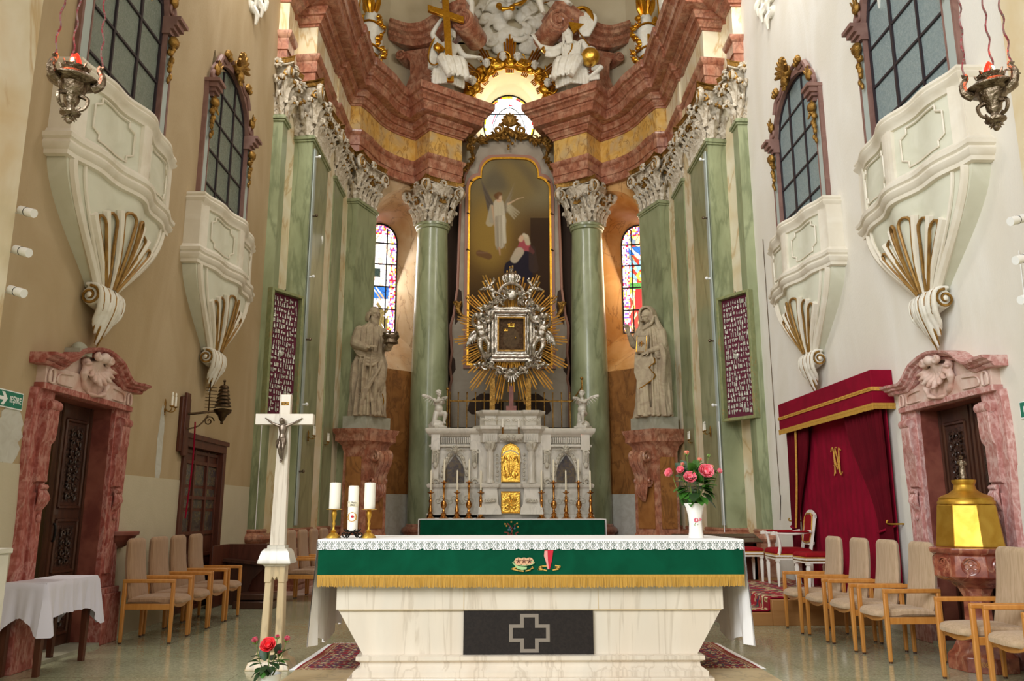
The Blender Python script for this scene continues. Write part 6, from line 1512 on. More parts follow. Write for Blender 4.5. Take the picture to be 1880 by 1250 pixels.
M['emb_br'] = mat('brown_embroidery', '8A4A3A', .8); M['emb_bl'] = mat('blue_embroidery', '5C7F9A', .8); M['emb_y'] = mat('yellow_embroidery', 'CDA24C', .8); M['emb_lg'] = mat('pale_green_embroidery', '9FC48A', .8)
M['emb_p'] = mat('bread_embroidery', 'D9A983', .8); M['emb_r'] = mat('red_embroidery', 'C41830', .8); M['emb_pk'] = mat('pink_embroidery', 'E09A92', .8); M['emb_dk'] = mat('dark_brown_embroidery', '5A2A1C', .8)
e = B(); y = -.021
stroke(e, [(0, -.3), (.02, -.2), (-.04, -.12), (-.08, -.08)], .012, y); stroke(e, [(.02, -.2), (.08, -.1)], .012, y)
stroke(e, [(-.14, -.26), (-.06, -.27), (-.08, -.36), (-.13, -.36)], .01, y); stroke(e, [(.14, -.26), (.08, -.28), (.12, -.32), (.07, -.36)], .01, y); stroke(e, [(0, -.27), (0, -.36)], .01, y); stroke(e, [(-.03, -.3), (.03, -.3)], .008, y); e.obj('embroidered_stem', 'emb_br', af)
e = B()
for x, z in ((-.04, -.17), (-.02, -.21), (-.06, -.21), (.06, -.14), (.04, -.17), (.07, -.18)): e.prism([(x+.02*cos(a), z+.02*sin(a)) for a in [k*PI/3 for k in range(6)]], y-.003, y, 'y')
e.obj('embroidered_grape', 'emb_bl', af)
e = B()
for x, z in ((-.13, -.09), (.12, -.08), (.14, -.15), (0, -.05), (-.1, -.13)): e.prism([(x+(.025 if k % 2 else .012)*cos(k*PI/5), z+(.025 if k % 2 else .012)*sin(k*PI/5)) for k in range(10)], y-.003, y, 'y')
e.obj('embroidered_leaf', 'emb_y', af)
# kneeling marble angels
for s in (-1, 1):
    p = thing('marble_angel', 'small white marble angel on the %s end of the high altar' % ('left' if s < 0 else 'right'), 'angel statue', (XC+s*1.66, 18.75, 3.2), R(-s*35))
    b = B(); b.box(-.16, .16, -.14, .16, 0, .06); b.sph((0, .02, .08), (.17, .15, .12)); b.at((0, 0, .36)); 
    putto(b, .82, arms=((.03, -.22, .33), (-.03, -.22, .35)), legs=(((.12, -.22, -.02), (.1, -.14, -.28)), ((-.12, .02, -.26), (-.16, .2, -.34))), wings=True); b.obj('body', 'wmarb', p, vox=.011, sm=1)
# brass railing behind the altar
rl = thing('brass_railing', 'thin brass railing behind the high altar', 'railing', (XC, 19.64, 0))
b = B()
for q in (-1, 1): b.box(*sorted((q*1.5, q*1.2)), -.1, .25, 0, 3.1)
b.box(-1.5, 1.5, .0, .25, 0, 3.15); b.obj('support_ledge', 'darkv', rl)
b = B(); b.tube([(-1.45, -.05, 3.95), (1.5, -.05, 3.95)], .022, 6); b.tube([(1.5, -.05, 3.95), (1.72, -.3, 4.25)], .022, 6); b.obj('rail', 'goldd', rl)
for k in range(15):
    x = -1.45+2.9*k/14; q = B(); q.tube([(x, -.05, 3.1), (x, -.05, 4.15)], .014, 6); q.sph((x, -.05, 4.15), .022, 6, 4); q.obj('baluster', 'goldd', rl)
q = B(); q.tube([(1.72, -.3, 3.1), (1.72, -.3, 4.45)], .02, 6); q.sph((1.72, -.3, 4.47), .04, 8, 6); q.obj('end_post', 'goldd', rl)
q = B(); q.tube([(-1.5, -.2, 3.1), (-1.5, -.2, 4.2)], .02, 6); q.sph((-1.5, -.2, 4.22), .04, 8, 6); q.obj('end_post', 'goldd', rl)
# candlesticks
def candlestick(h):
    t = thing('candlestick', 'x', 'candlestick', group='brass candlesticks on the high altar'); b = B()
    b.lathe([(.1, 0), (.105, .015), (.07, .03), (.05, .06), (.06, .1), (.03, .13)], n=20); b.obj('base', 'copper', t)
    b = B(); b.lathe([(.025, .12), (.04, .16), (.02, .2), (.055, .24), (.07, .3), (.05, .36), (.022, .4), (.03, .44), (.022, .46), (.028, h-.12), (.035, h-.08), (.02, h-.05), (.03, h-.02)] if h > .6 else [(.025, .12), (.05, .15), (.045, .2), (.03, .26), (.028, .34), (.045, .38), (.025, .42), (.035, .45), (.02, .49), (.018, .54)], n=16); b.obj('stem', 'copper', t)
    b = B(); b.lathe([(.02, h-.03), (.075, h), (.08, h+.012), (.03, h+.008), (.025, h+.05)], n=18); b.obj('drip_pan', 'copper', t); return t
ct, cs = candlestick(.78), candlestick(.56)
def taper(h):
    b = B(); b.lathe([(.021, 0), (.018, h-.01), (.01, h)], n=12); b.cyl((0, 0, h), (0, 0, h+.025), .003, n=5); o = b.obj('taper_candle', 'candle'); o['group'] = 'thin candles on the high altar'; o['category'] = 'candle'; return o
t1, t2 = taper(.46), taper(.44)
for i, (px, tall) in enumerate(((-1.76, 0), (-1.47, 1), (-1.18, 0), (-.92, 1), (-.66, 0), (.68, 0), (.95, 1), (1.22, 0), (1.5, 1), (1.76, 0))):
    side = 'left' if i < 5 else 'right'; pos = ('outermost', 'second from the outside', 'middle', 'second from the tabernacle', 'nearest the tabernacle')[i if i < 5 else 9-i]
    src = ct if tall else cs; first = i in (0, 1); y = 18.32; z = 1.30 if False else 1.19
    lb = '%s brass candlestick on the %s side of the high altar, %s' % ('tall' if tall else 'short', side, pos)
    o = src if first else dup(src); o.location = (XC+px, y, z); o['label'] = lb
    tc = (t1 if tall else t2); c = tc if first else dup(tc); c.location = (XC+px, y, z+(.78 if tall else .56)+.045); c['label'] = 'ivory taper in the %s candlestick, %s side, %s' % ('tall' if tall else 'short', side, pos)
for q, lb in ((-1, 'left'), (1, 'right')):
    t = thing('small_electric_candle', 'tiny white candle light on brass stem above the tabernacle, %s one' % lb, 'candle', (XC+q*.18, 18.3, 3.03), group='candle lights above the tabernacle')
    b = B(); b.cyl((0, 0, 0), (0, 0, .16), .018, n=8); b.obj('stem', 'copper', t); b = B(); b.cyl((0, 0, .16), (0, 0, .29), .022, n=10); b.sph((0, 0, .31), (.014, .014, .03), 8, 6); b.obj('candle_tube', 'wax', t)
# ---------------------------------------------------------------- people's altar
AX = .045
def altar():
    root = thing('stone_altar', 'white veined marble altar table with dark cross panel in front', 'altar', (AX, 7.0, 0))
    b = B(); b.box(-1.45, 1.45, -.17, 1.15, 0, .05); b.obj('step_slab', 'wmarbv', root, bevel=.008)
    def fr(x, y0, y1, z): return [(-x, y0, z), (x, y0, z), (x, y1, z), (-x, y1, z)]
    b = B(); b.rings([fr(1.42-k, -.1+k, 1.08-k, z) for k, z in ((0, .05), (0, .085), (.02, .1), (.05, .12), (.055, .15), (.02, .17), (.02, .2), (.05, .205))]); b.obj('base_moulding', 'wmarbv', root)
    g = B()
    b = B(); b.rings([fr(1.355, 0, 1.0, .2), fr(1.565, -.0, 1.04, .545), fr(1.565, -.0, 1.04, .55)]); b.obj('tapered_body', 'wmarbv', root)
    b = B(); b.box(-1.585, 1.585, -.02, 1.06, .55, .98); b.obj('upper_block', 'wmarbv', root, bevel=.004)
    g = B()
    for x in (-.545, .555): g.box(x-.0025, x+.0025, -.0225, -.02, .55, .98)
    g.box(-1.565, 1.565, -.021, -.0, .546, .552); g.obj('joint', 'beigem', root)
    b = B(); b.box(-1.62, 1.66, -.06, 1.1, .98, 1.095); b.obj('table_slab', 'wmarbv', root)
    p = B(); p.box(-.545, .51, -.03, .05, .205, .54); o = p.obj('dark_panel', 'black', root)
    c = B(); cx, cz = -.01, .37; w_, t_ = .165, .075; e = .03
    def cross(a, t): return [(-t, -a), (t, -a), (t, -t), (a, -t), (a, t), (t, t), (t, a), (-t, a), (-t, t), (-a, t), (-a, -t), (-t, -t)]
    O = [(cx+x, cz+z*.9) for x, z in cross(w_, t_)]; I = [(cx+x, cz+z*.9) for x, z in cross(w_-e, t_-e)]; O.append(O[0]); I.append(I[0])
    c.ribbon(O, I, -.034, -.029, 'y'); c.obj('cross_outline', 'gran', o)
altar()
# white cloth with hanging sides
cl = thing('altar_cloth', 'white linen cloth with lace edge draped over the front altar table', 'altar cloth', (AX, 6.9, 1.1))
b = B(); x0, x1 = -1.74, 1.755
b.box(x0, x1, -.0, 1.22, 0, .012); b.obj('top_sheet', 'linen', cl)
def drape(q):
    d = B(); rs = []; n = 30; X = x1 if q > 0 else x0
    for i in range(13):
        t = i/12; row = []
        for j in range(n+1):
            u = j/n; y = 1.22*u; z = -.83*t*(1 if u < .25 else 1-.06*sin(u*9)) ; w_ = .03*t*sin(u*23+t*2)+.018*t*sin(u*51)
            row.append((X+q*(.006+.02*t+w_*.8), y-.01*t, z+.006))
        rs.append(row)
    rs2 = [[(p[0]-q*.006, p[1], p[2]) for p in r] for r in rs]
    d.rings(rs, close=False, cap=False); d.rings(rs2, close=False, cap=False); return d.obj('side_drop', 'linen', cl)
drape(-1); drape(1)
for q in (-1, 1):   # folded front corner flaps
    X = x1 if q > 0 else x0; d = B(); d.rings([[(X-q*.0, -.015, 0), (X+q*.02, -.03, -.2), (X+q*.0, -.02, -.45), (X+q*.035, -.02, -.86), (X-q*.1, -.012, -.8), (X-q*.1, -.012, -.33)], [(X-q*.0, .03, 0), (X+q*.02, .03, -.2), (X+q*.0, .03, -.45), (X+q*.03, .03, -.86), (X-q*.1, .0, -.8), (X-q*.1, .0, -.33)]]) if False else None
def lace(u, v, flip=False):
    per = 62; x = (u*per) % 1-.5; y = v-.5; r = np.hypot(x*1.05, y*.85); a = np.arctan2(y, x)
    al = np.ones_like(u); al[(r < .4) & (r > .12) & (np.cos(8*a) < -.45)] = 0; al[(r > .4) & (np.abs(x) > .36) & (np.abs(y) < .42) & ((np.floor(y*12)+np.floor(x*12)) % 2 == 0)] = 0
    al[(r > .43) & (r < .5) & (np.sin(a*16) > .3)] = 0
    edge = .1+.1*np.abs(np.sin(u*per*PI)); al[v < .14-edge+.1*0] = 0; al[v > .9] = 1
    al[v < .1-.1*np.abs(np.cos(u*per*PI*.5))] = 0
    return np.stack([al*0+.93, al*0+.93, al*0+.93, al], 1)
o = picture('lace_edge', x0+.005, x1-.005, -.072, .006, 1500, 22, lace, 'lace', cl); o.location = (0, -.018, 0)
# green antependium with fringe
af = thing('green_antependium', 'green antependium with gold fringe, bread and chalice embroidery on the front altar', 'altar frontal', (AX, 6.895, 1.1))
b = B(); n = 60
b.rings([[(x0+.01+(x1-x0-.02)*i/n, -.003+.004*sin(i*.9)*t, -.005-(.268+.008*sin(i/n*PI))*t) for i in range(n+1)] for t in (0, .25, .5, .75, 1)], close=False, cap=False)
b.rings([[(x0+.01+(x1-x0-.02)*i/n, .004+.004*sin(i*.9)*t, -.005-(.268+.008*sin(i/n*PI))*t) for i in range(n+1)] for t in (0, .25, .5, .75, 1)], close=False, cap=False)
b.obj('cloth_panel', 'gcloth', af)
f = B(); n = 520; rnd = random.Random(9)
f.box(x0+.01, x1-.01, -.012, -.003, -.29, -.268)
for i in range(n):
    x = x0+.012+(x1-x0-.024)*(i+.5)/n; L_ = .075+rnd.uniform(-.006, .006)+.01*sin(i/n*PI); dx = rnd.uniform(-.002, .002); k = .0031
    f.add([(x-k, -.011, -.275), (x+k, -.011, -.275), (x+k+dx, -.008+rnd.uniform(-.004, .004), -.283-L_), (x-k+dx, -.008, -.283-L_), (x, -.003, -.275), (x+dx, -.003, -.283-L_)], [(0, 1, 2, 3), (0, 4, 5, 3), (4, 1, 2, 5), (3, 2, 5), (0, 1, 4)])
f.obj('gold_fringe', 'fringe', af)
y = -.011
e = B()
for pts in ([(-.12, -.21), (-.155, -.222), (-.1, -.236), (-.06, -.24)], [(.01, -.205), (.02, -.215), (-.0, -.222), (-.01, -.232), (-.04, -.238)], [(.14, -.2), (.09, -.2), (.065, -.21), (.095, -.214), (.06, -.227), (.1, -.228), (.13, -.236)], [(.2, -.196), (.24, -.202), (.235, -.21), (.2, -.214), (.23, -.222), (.18, -.232)]): stroke(e, pts, .0045, y)
e.obj('embroidered_grass', 'emb_y', af)
e = B(); e.prism([(-.145, -.18), (-.1, -.2), (-.03, -.205), (-.035, -.225), (-.07, -.232), (-.11, -.22)], y-.002, y, 'y'); stroke(e, [(-.13, -.16), (-.15, -.175), (-.12, -.19), (-.06, -.196), (.0, -.19), (.03, -.175), (.025, -.165), (.0, -.16)], .003, y-.001); e.obj('embroidered_basket', 'emb_lg', af)
e = B()
for x in (-.1, -.055, -.01): e.prism([(x+.034*cos(a), -.163+.031*sin(a)) for a in [k*PI/8 for k in range(16)]], y-.003+x*.02, y, 'y')
e.obj('embroidered_bread', 'emb_p', af)
e = B()
for x in (-.1, -.055, -.01):
    for a in range(5): stroke(e, [(x, -.16), (x+.02*cos(a*1.257+.3), -.16+.02*sin(a*1.257+.3))], .0022, y-.005)
e.obj('embroidered_cross', 'emb_dk', af)
e = B(); e.prism([(.113, -.075), (.185, -.075), (.172, -.16), (.155, -.225), (.14, -.225), (.125, -.17)], y-.002, y, 'y'); e.obj('embroidered_chalice', 'emb_r', af)
e = B(); e.prism([(.113, -.08), (.137, -.078), (.139, -.15), (.148, -.225), (.136, -.225), (.125, -.17), (.108, -.12)], y-.004, y-.001, 'y'); e.obj('embroidered_highlight', 'emb_pk', af)
# candles on the altar
def alt_candle(x, lb, lb2):
    t = thing('brass_candlestick', lb, 'candlestick', (x, 7.2, 1.113), group='brass candlesticks on the front altar')
    b = B(); b.lathe([(.062, 0), (.06, .012), (.04, .03), (.02, .05), (.03, .058)], n=20, fl=lambda a, z: 1+.06*cos(8*a)); b.obj('base', 'brass', t)
    b = B(); b.lathe([(.014, .05), (.024, .06), (.011, .075), (.009, .1), (.016, .12), (.01, .14), (.016, .17), (.023, .2), (.019, .225), (.012, .235)], n=18); b.obj('stem', 'brass', t)
    b = B(); b.lathe([(.014, .232), (.066, .238), (.07, .244), (.014, .242)], n=24); b.obj('drip_pan', 'brass', t)
    b = B(); b.lathe([(.046, 0), (.047, .005), (.047, .218), (.04, .222), (.0, .214)], n=24); b.cyl((0, 0, .214), (0, 0, .226), .002, n=5); o = b.obj('pillar_candle', 'wax'); o.location = (x, 7.2, 1.357); tag(o, lb2, 'candle', 'white pillar candles on brass sticks')
alt_candle(-1.63, 'brass candlestick on the front altar, outer one by the stone cross', 'thick white candle on the outer brass stick')
alt_candle(-1.33, 'brass candlestick on the front altar, inner one right of the black stand', 'thick white candle on the inner brass stick')
t = thing('iron_candle_stand', 'low black wrought iron stand with scroll feet holding the decorated candle', 'candle holder', (-1.47, 7.2, 1.113))
for k in range(4):
    a = PI/4+k*PI/2+.4; b = B(); d = V((cos(a), sin(a), 0))
    b.tube([V((0, 0, .055)), d*.05+V((0, 0, .02)), d*.08+V((0, 0, .005)), d*.1+V((0, 0, .03)), d*.08+V((0, 0, .045)), d*.07+V((0, 0, .03))], .006, 6); b.obj('scroll_foot', 'iron', t)
b = B(); b.cyl((0, 0, .05), (0, 0, .062), .06, n=20)
for k in range(6): a = k*PI/3; b.tube([(.05*cos(a), .05*sin(a), .055), (.075*cos(a), .075*sin(a), .075)], [.012, .003], 5)
b.obj('tray', 'iron', t)
t = thing('decorated_candle', 'tall white candle with gold seal and hand written band on the iron stand', 'candle', (-1.47, 7.2, 1.175))
b = B(); b.lathe([(.044, 0), (.045, .36), (.04, .378), (.03, .37), (0, .36)], n=24, fl=lambda a, z: 1+.02*sin(3*a)*(z > .35)); b.obj('wax_body', 'wax', t)
b = B(); b.lathe([(.0455, .2), (.047, .202), (.047, .245), (.0455, .247)], n=24); b.obj('paper_band', 'candle', t)
text('P. Maria\n1981', .022, 'handwriting', 'iron', t, (0, -.0485, .224), (PI/2, 0, 0))
b = B(); b.tube([(.033*cos(a), -.045+.012*abs(cos(a)), .115+.038*sin(a)) for a in [k*PI/10 for k in range(21)]], .004, 5)
for k in range(14): a = k*PI/7; b.sph((.038*cos(a), -.042+.014*abs(cos(a)), .115+.044*sin(a)), .005, 5, 4)
b.obj('gold_seal', 'braid', t)
b = B(); b.sph((.004, -.046, .118), (.014, .004, .01), 8, 6); b.obj('red_seal_centre', 'emb_r', t)
# vase of roses
def rose(b, c, d, r, rnd, open_=1):
    d = V(d).normalized(); a = d.orthogonal().normalized(); e = d.cross(a)
    b.sph(c, r*.42, 8, 6)
    for ring, (n, rr, lift, w_) in enumerate(((3, .3, .35, .5), (4, .5, .3, .62), (5, .75, .12, .7), (6, .95, -.1, .72))):
        if ring == 3 and open_ < 1: break
        for k in range(n):
            t = 2*PI*k/n+ring*.7+rnd.uniform(-.15, .15); o = a*cos(t)+e*sin(t); s_ = d.cross(o)
            base = V(c)-d*r*.45; rs = []
            for i in range(5):
                f_ = i/4; p = base+d*r*(.1+1.0*f_+lift*.3*f_)+o*r*rr*open_*(.35+.75*sin(f_*1.5))
                if i == 4: p += o*r*.12*open_
                ww = r*w_*(.4+.6*sin(f_*2.2+.3))*(1+.12*sin(k*2.7+ring)); o2 = r*.1*sin(k*1.9+ring*2)*f_; p = p+d*o2
                rs.append([p-s_*ww+d*0-o*r*.12, p-s_*ww*.5+o*r*.02, p+o*r*.06, p+s_*ww*.5+o*r*.02, p+s_*ww-o*r*.12, p+s_*ww*.5-o*r*.03, p-o*r*.0, p-s_*ww*.5-o*r*.03])
            b.rings(rs)
def flat_leaf(b, base, d, n, L_, w_):
    d, n = V(d).normalized(), V(n); n = (n-d*n.dot(d)).normalized(); s_ = d.cross(n); base = V(base); rs = []
    for i in range(8):
        t = i/7; p = base+d*L_*t-n*L_*.25*t*t; ww = w_*sin(PI*min(.98, t*.92+.05))**.8
        rs.append([p-s_*ww+n*ww*.25, p-s_*ww*.5+n*ww*.05, p, p+s_*ww*.5+n*ww*.05, p+s_*ww+n*ww*.25, p-n*.0015])
    b.rings(rs)
def bouquet(root, blooms, nl, zc, rad, h, rnd, m1='leafg', m2='leafl', big=1):
    for nm, c, r, d, mt, op in blooms:
        c = V(c); f = B(); rose(f, c, d, r, rnd, op); o = f.obj(nm, mt, root)
        s_ = B(); base = V((0, 0, zc-.05)); mid = base.lerp(c, .5)+V((c.x*.15, 0, 0)); s_.tube([base, mid, c-V(d).normalized()*r*.6], .0035, 6)
        for k in range(4): a = k*PI/2; dd = V(d).normalized(); o2 = dd.orthogonal(); o2.rotate(Matrix.Rotation(a, 3, dd)); s_.tube([c-dd*r*.7, c-dd*r*.3+o2*r*.45, c+o2*r*.5+dd*r*.1], [.006, .007, .002], 5)
        s_.obj('stem', 'stem', o)
    for j in range(nl):
        a = rnd.uniform(0, 2*PI); e = rnd.uniform(-.5, 1.1); d = V((cos(a)*cos(e), sin(a)*cos(e), sin(e))); p = V((0, 0, zc+h*.35))+V((d.x*rad*rnd.uniform(.2, .8), d.y*rad*rnd.uniform(.2, .8), d.z*h*rnd.uniform(.2, .55)))
        l = B(); flat_leaf(l, p, d+V((0, 0, rnd.uniform(-.5, .1))), V((0, 0, 1)) if abs(d.z) < .7 else V((0, -1, 0)), rnd.uniform(.07, .11)*(.6+.4*big), rnd.uniform(.024, .036)*big); l.obj('leaf', (m1, 'leafd' if m1 == 'leafg' else m1, m2)[0 if j % 7 else 2] if j % 3 else 'leafd', root)
vs = thing('rose_vase', 'tall white porcelain vase of pink roses on the front altar', 'vase of flowers', (1.47, 7.15, 1.113))
b = B(); b.lathe([(.0, .0), (.066, 0), (.066, .01), (.058, .05), (.055, .12), (.06, .19), (.075, .25), (.092, .29), (.088, .29), (.07, .25), (.05, .18)], n=32, fl=lambda a, z: 1+.02*cos(8*a)); b.obj('vase_body', 'porc', vs)
b = B(); rnd = random.Random(4)
for k in range(7): a = k*.9; b.sph((-.006+.014*cos(a), -.0575, .15+.014*sin(a)), (.008, .002, .007), 7, 5)
for k in range(3): b.sph((.03+.006*cos(k*2), -.0555, .155+.008*sin(k*2)), (.005, .002, .007), 6, 4)
b.obj('painted_rose', 'rosem', vs)
b = B(); b.tube([(-.012, -.0575, .13), (-.022, -.056, .11), (-.012, -.0565, .1)], .002, 5); b.tube([(.01, -.0575, .12), (.0, -.057, .108)], .002, 5); b.obj('painted_leaf', 'leafl', vs)
blooms = [('rose_bloom', (-.06, -.12, .50), .046, (-.1, -1, .5), 'rose', 1), ('rose_bloom', (.075, -.12, .55), .055, (.1, -1, .45), 'rose', 1), ('rose_bloom', (-.115, -.04, .565), .038, (-.4, -.7, .5), 'rose', .9),
          ('rose_bloom', (-.205, -.02, .545), .042, (-.8, -.4, .4), 'rose', .95), ('rose_bloom', (.215, -.04, .56), .03, (.6, -.5, .6), 'rose', .7), ('rose_bud', (-.05, 0, .72), .028, (0, -.1, 1), 'rosep', .55), ('rose_bud', (.06, 0, .66), .026, (.1, -.2, 1), 'rosep', .55),
          ('rose_bud', (-.09, 0, .62), .022, (-.2, -.3, 1), 'rosep', .5), ('rose_bud', (.16, 0, .60), .024, (.2, -.2, 1), 'rosep', .55), ('rose_bud', (.145, .02, .70), .018, (.2, 0, 1), 'leafl', .45)]
bouquet(vs, blooms, 95, .27, .15, .4, random.Random(6), big=1.35)
pt = thing('potted_roses', 'red roses in a small white pot on the floor before the stone cross', 'potted flowers', (-1.95, 6.6, 0))
b = B(); b.lathe([(0, 0), (.07, 0), (.09, .13), (.095, .135), (.085, .135), (.08, .1)], n=24); b.obj('pot', 'porc', pt)
bouquet(pt, [('rose_bloom', (0, -.06, .34), .05, (-.1, -1, .7), 'roser', 1), ('rose_bud', (-.12, 0, .37), .032, (-.3, -.3, 1), 'rosem', .6), ('rose_bud', (.12, 0, .38), .028, (.3, -.2, 1), 'rosem', .6), ('rose_bud', (.07, 0, .28), .024, (.2, -.2, 1), 'rosem', .6), ('rose_bud', (.03, .06, .39), .02, (0, 0, 1), 'rosem', .5)], 30, .12, .12, .2, random.Random(9), 'leafd', 'leafg')
# ---------------------------------------------------------------- stone cross with metal corpus
def stele():
    root = thing('marble_cross', 'tall white marble standing cross with metal corpus left of the front altar', 'cross', (-2.2, 7.6, 0))
    b = B()
    def sq(h, z, cx=0): return [(-h+cx, -h*.8, z), (h+cx, -h*.8, z), (h+cx, h*.8, z), (-h+cx, h*.8, z)]
    b.rings([sq(.19, 0), sq(.17, .06), sq(.12, .1), sq(.115, .14)]); b.obj('foot', 'beigem', root, bevel=.006)
    for q in (-1, 1):
        b = B(); b.rings([[(q*.066+x*.036, y*.06, z) for x, y in ((-1, -1), (1, -1), (1, 1), (-1, 1))] if z < .2 else [(q*.055+x*.028, y*.05, z) for x, y in ((-1, -1), (1, -1), (1, 1), (-1, 1))] for z in (.12, .8)])
        b.obj('leg', 'beigem', root, bevel=.012)
    b = B(); b.prism([(-.09, .72), (-.035, .72), (-.02, .77), (0, .74), (.02, .77), (.035, .72), (.09, .72), (.09, .88), (-.09, .88)], -.06, .06, 'y'); b.obj('leg_bridge', 'beigem', root, bevel=.006)
    b = B(); b.rings([sq(h, z) for h, z in ((.09, .86), (.105, .875), (.145, .885), (.145, .9), (.135, .93), (.12, .985), (.1, 1.01), (.078, 1.015), (.078, 1.04))]); b.obj('knop', 'wmarb', root)
    b = B(); b.rings([[(-w_, -.035, z), (w_, -.035, z), (w_, .035, z), (-w_, .035, z)] for w_, z in ((.067, 1.04), (.05, 2.12), (.05, 2.4))]); b.obj('cross_shaft', 'wmarbv', root, bevel=.004); b = B(); b.box(-.265, .265, -.037, .037, 2.12, 2.22); b.obj('cross_arm', 'wmarbv', root, bevel=.004)
    p = B(); p.box(-.035, .035, -.04, -.035, 2.3, 2.33); p.obj('title_plate', 'goldd', root)
    text('I.N.R.I.', .024, 'inscription', 'iron', root, (0, -.0415, 2.314), (PI/2, 0, 0))
    c = B(); y = -.075
    c.rings([[(cx+rx*cos(a), y+.01+ry*sin(a), z) for a in [2*PI*j/16 for j in range(16)]] for z, rx, ry, cx in ((1.985, .028, .02, 0), (2.0, .034, .024, .0), (2.03, .026, .02, 0), (2.07, .036, .024, 0), (2.1, .04, .022, 0), (2.125, .015, .014, 0))])
    head(c, (-.008, y-.012, 2.15), .052, R(-15), R(25), 3, .4)
    for q in (-1, 1):
        limb(c, [(q*.035, y+.01, 2.105), (q*.09, y+.01, 2.125), (q*.15, y+.03, 2.165)], [.014, .011, .008]); hand(c, (q*.15, y+.028, 2.165), (q*.8, 0, .6), (0, 1, 0), .03, .3, side=q)
        limb(c, [(q*.014, y+.01, 1.99), (q*.018-.0, y-.018, 1.9), (q*.004, y+.018, 1.8)], [.02, .015, .01]); limb(c, [(q*.004, y+.018, 1.8), (q*.003, y-.0, 1.775)], [.01, .007])
    c.obj('corpus', 'pewter', root, vox=.0035, sm=1)
    c = B(); c.rings([[(rx*cos(a)*(1+.08*sin(7*a)), y+.008+ry*sin(a)*(1+.08*sin(7*a)), z) for a in [2*PI*j/20 for j in range(20)]] for z, rx, ry in ((1.93, .034, .028), (1.96, .038, .03), (1.99, .033, .026))]); c.tube([(-.03, y-.01, 1.98), (-.045, y, 1.95), (-.04, y, 1.9)], [.01, .012, .004], 6); c.obj('loincloth', 'pewter', root)
stele()
# ---------------------------------------------------------------- wooden armchairs
def armchair(fab):
    """faces +x, origin on the floor in the middle"""
    t = thing('wooden_armchair', 'x', 'chair'); w2, d2 = .255, .25
    for q in (-1, 1):
        for x, nm in ((d2, 'front_leg'), (-d2, 'rear_leg')):
            b = B(); 
            pts = [(-.02, -.017), (.02, -.017), (.02, .017), (-.02, .017)]
            b.rings([[(x+px*k, q*w2+py*k, z) for px, py in pts] for z, k in ((.012, .85), (.3, 1.05), (.625, 1))]); b.obj(nm, 'wood', t, bevel=.009, seg=3)
            b = B(); b.cyl((x, q*w2, 0), (x, q*w2, .014), .015, n=10); b.obj('glide', 'dwood', t)
        b = B(); b.box(-d2-.02, d2+.02, q*w2-.021, q*w2+.021, .605, .643); b.obj('armrest', 'wood', t, bevel=.008, seg=3)
        b = B(); b.box(-d2, d2, q*w2-.011, q*w2+.011, .335, .395); b.obj('side_rail', 'wood', t, bevel=.004)
    b = B(); n = 12; b.prism([(q_*.245, .4-.0) for q_ in (-1, 1)]+[(.245-.49*k/n, .385-.045*sin(PI*k/n)) for k in range(n+1)], d2-.012, d2+.01, 'x'); b.box(-d2-.01, -d2+.012, -.245, .245, .34, .39); b.obj('seat_frame', 'wood', t, bevel=.003)
    b = B(); rs = []
    for i in range(15):
        u = i/14; x = -.22+.53*u; hw = .225*(1-.0*u)*(1 if u < .85 else math.sqrt(max(.05, 1-((u-.85)/.17)**2))**.6)
        zt = .455+.012*sin(u*PI)-(.03*((u-.8)/.2)**2 if u > .8 else 0); zb = .395-(.02*sin(min(1, max(0, (u-.55)/.4))*PI)); zb = min(zb, zt-.012)
        rs.append([(x, hw*cx, (zt+zb)/2+(zt-zb)/2*cz) for cx, cz in ((-1, -.4), (-.9, -1), (-.4, -1.15), (.4, -1.15), (.9, -1), (1, -.4), (1, .4), (.92, .9), (.4, 1.05), (-.4, 1.05), (-.92, .9), (-1, .4))])
    b.rings(rs); b.obj('seat_cushion', fab, t)
    b = B(); rs = []
    for i in range(24):
        u = i/16 if i < 14 else .8125+.1875*(1-(1-(i-13)/10)**1.6); z = .41+.645*u; x = -.2-.075*u-.02*sin(u*PI); hw = .228-.03*u**2; th_ = .033
        if u > .91: k = min(1, (u-.91)/.09); hw -= .055*(1-math.sqrt(max(0, 1-k*k))); th_ -= .028*(1-math.sqrt(max(0, 1-k*k)))
        if u < .08: k = (.08-u)/.08; hw *= 1-.12*k*k; th_ *= math.sqrt(1-.7*k*k)
        rs.append([(x+th_*cx, hw*cy, z+(.012*abs(cy) if False else 0)) for cx, cy in ((1, -.75), (1.15, 0), (1, .75), (.75, .95), (0, 1), (-.75, .95), (-1, .75), (-1.05, 0), (-1, -.75), (-.75, -.95), (0, -1), (.75, -.95))])
    b.rings(rs); b.obj('back_cushion', fab, t)
    b = B(); b.tube([(-.235, 0, .36), (-.24, 0, .5)], .02, 6); b.box(-d2-.012, -d2+.014, -.25, .25, .47, .51); b.obj('back_rail', 'wood', t, bevel=.004)
    return t
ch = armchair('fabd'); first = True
L4 = ('nearest the small clothed table', 'second from the small clothed table', 'third from the small clothed table', 'farthest in the row by the panelled door')
for i, y in enumerate((9.2, 9.79, 10.38, 10.98)):
    o = ch if i == 0 else dup(ch); o.location = (-3.87, y, 0); o.rotation_euler = (0, 0, R((1, -2, 0, 1)[i]))
    o['label'] = 'tan cushioned wooden armchair on the left, '+L4[i]; o['group'] = 'armchairs along the left wall'
for i in range(4):
    o = dup(ch, (-3.2+.05*i, 13.2+.58*i, 0), R(-4), label='tan wooden armchair behind the marble cross, '+('foremost', 'second', 'third', 'last and almost hidden')[i]+' of the far row', group='armchairs in the far left row')
ch2 = armchair('fab')
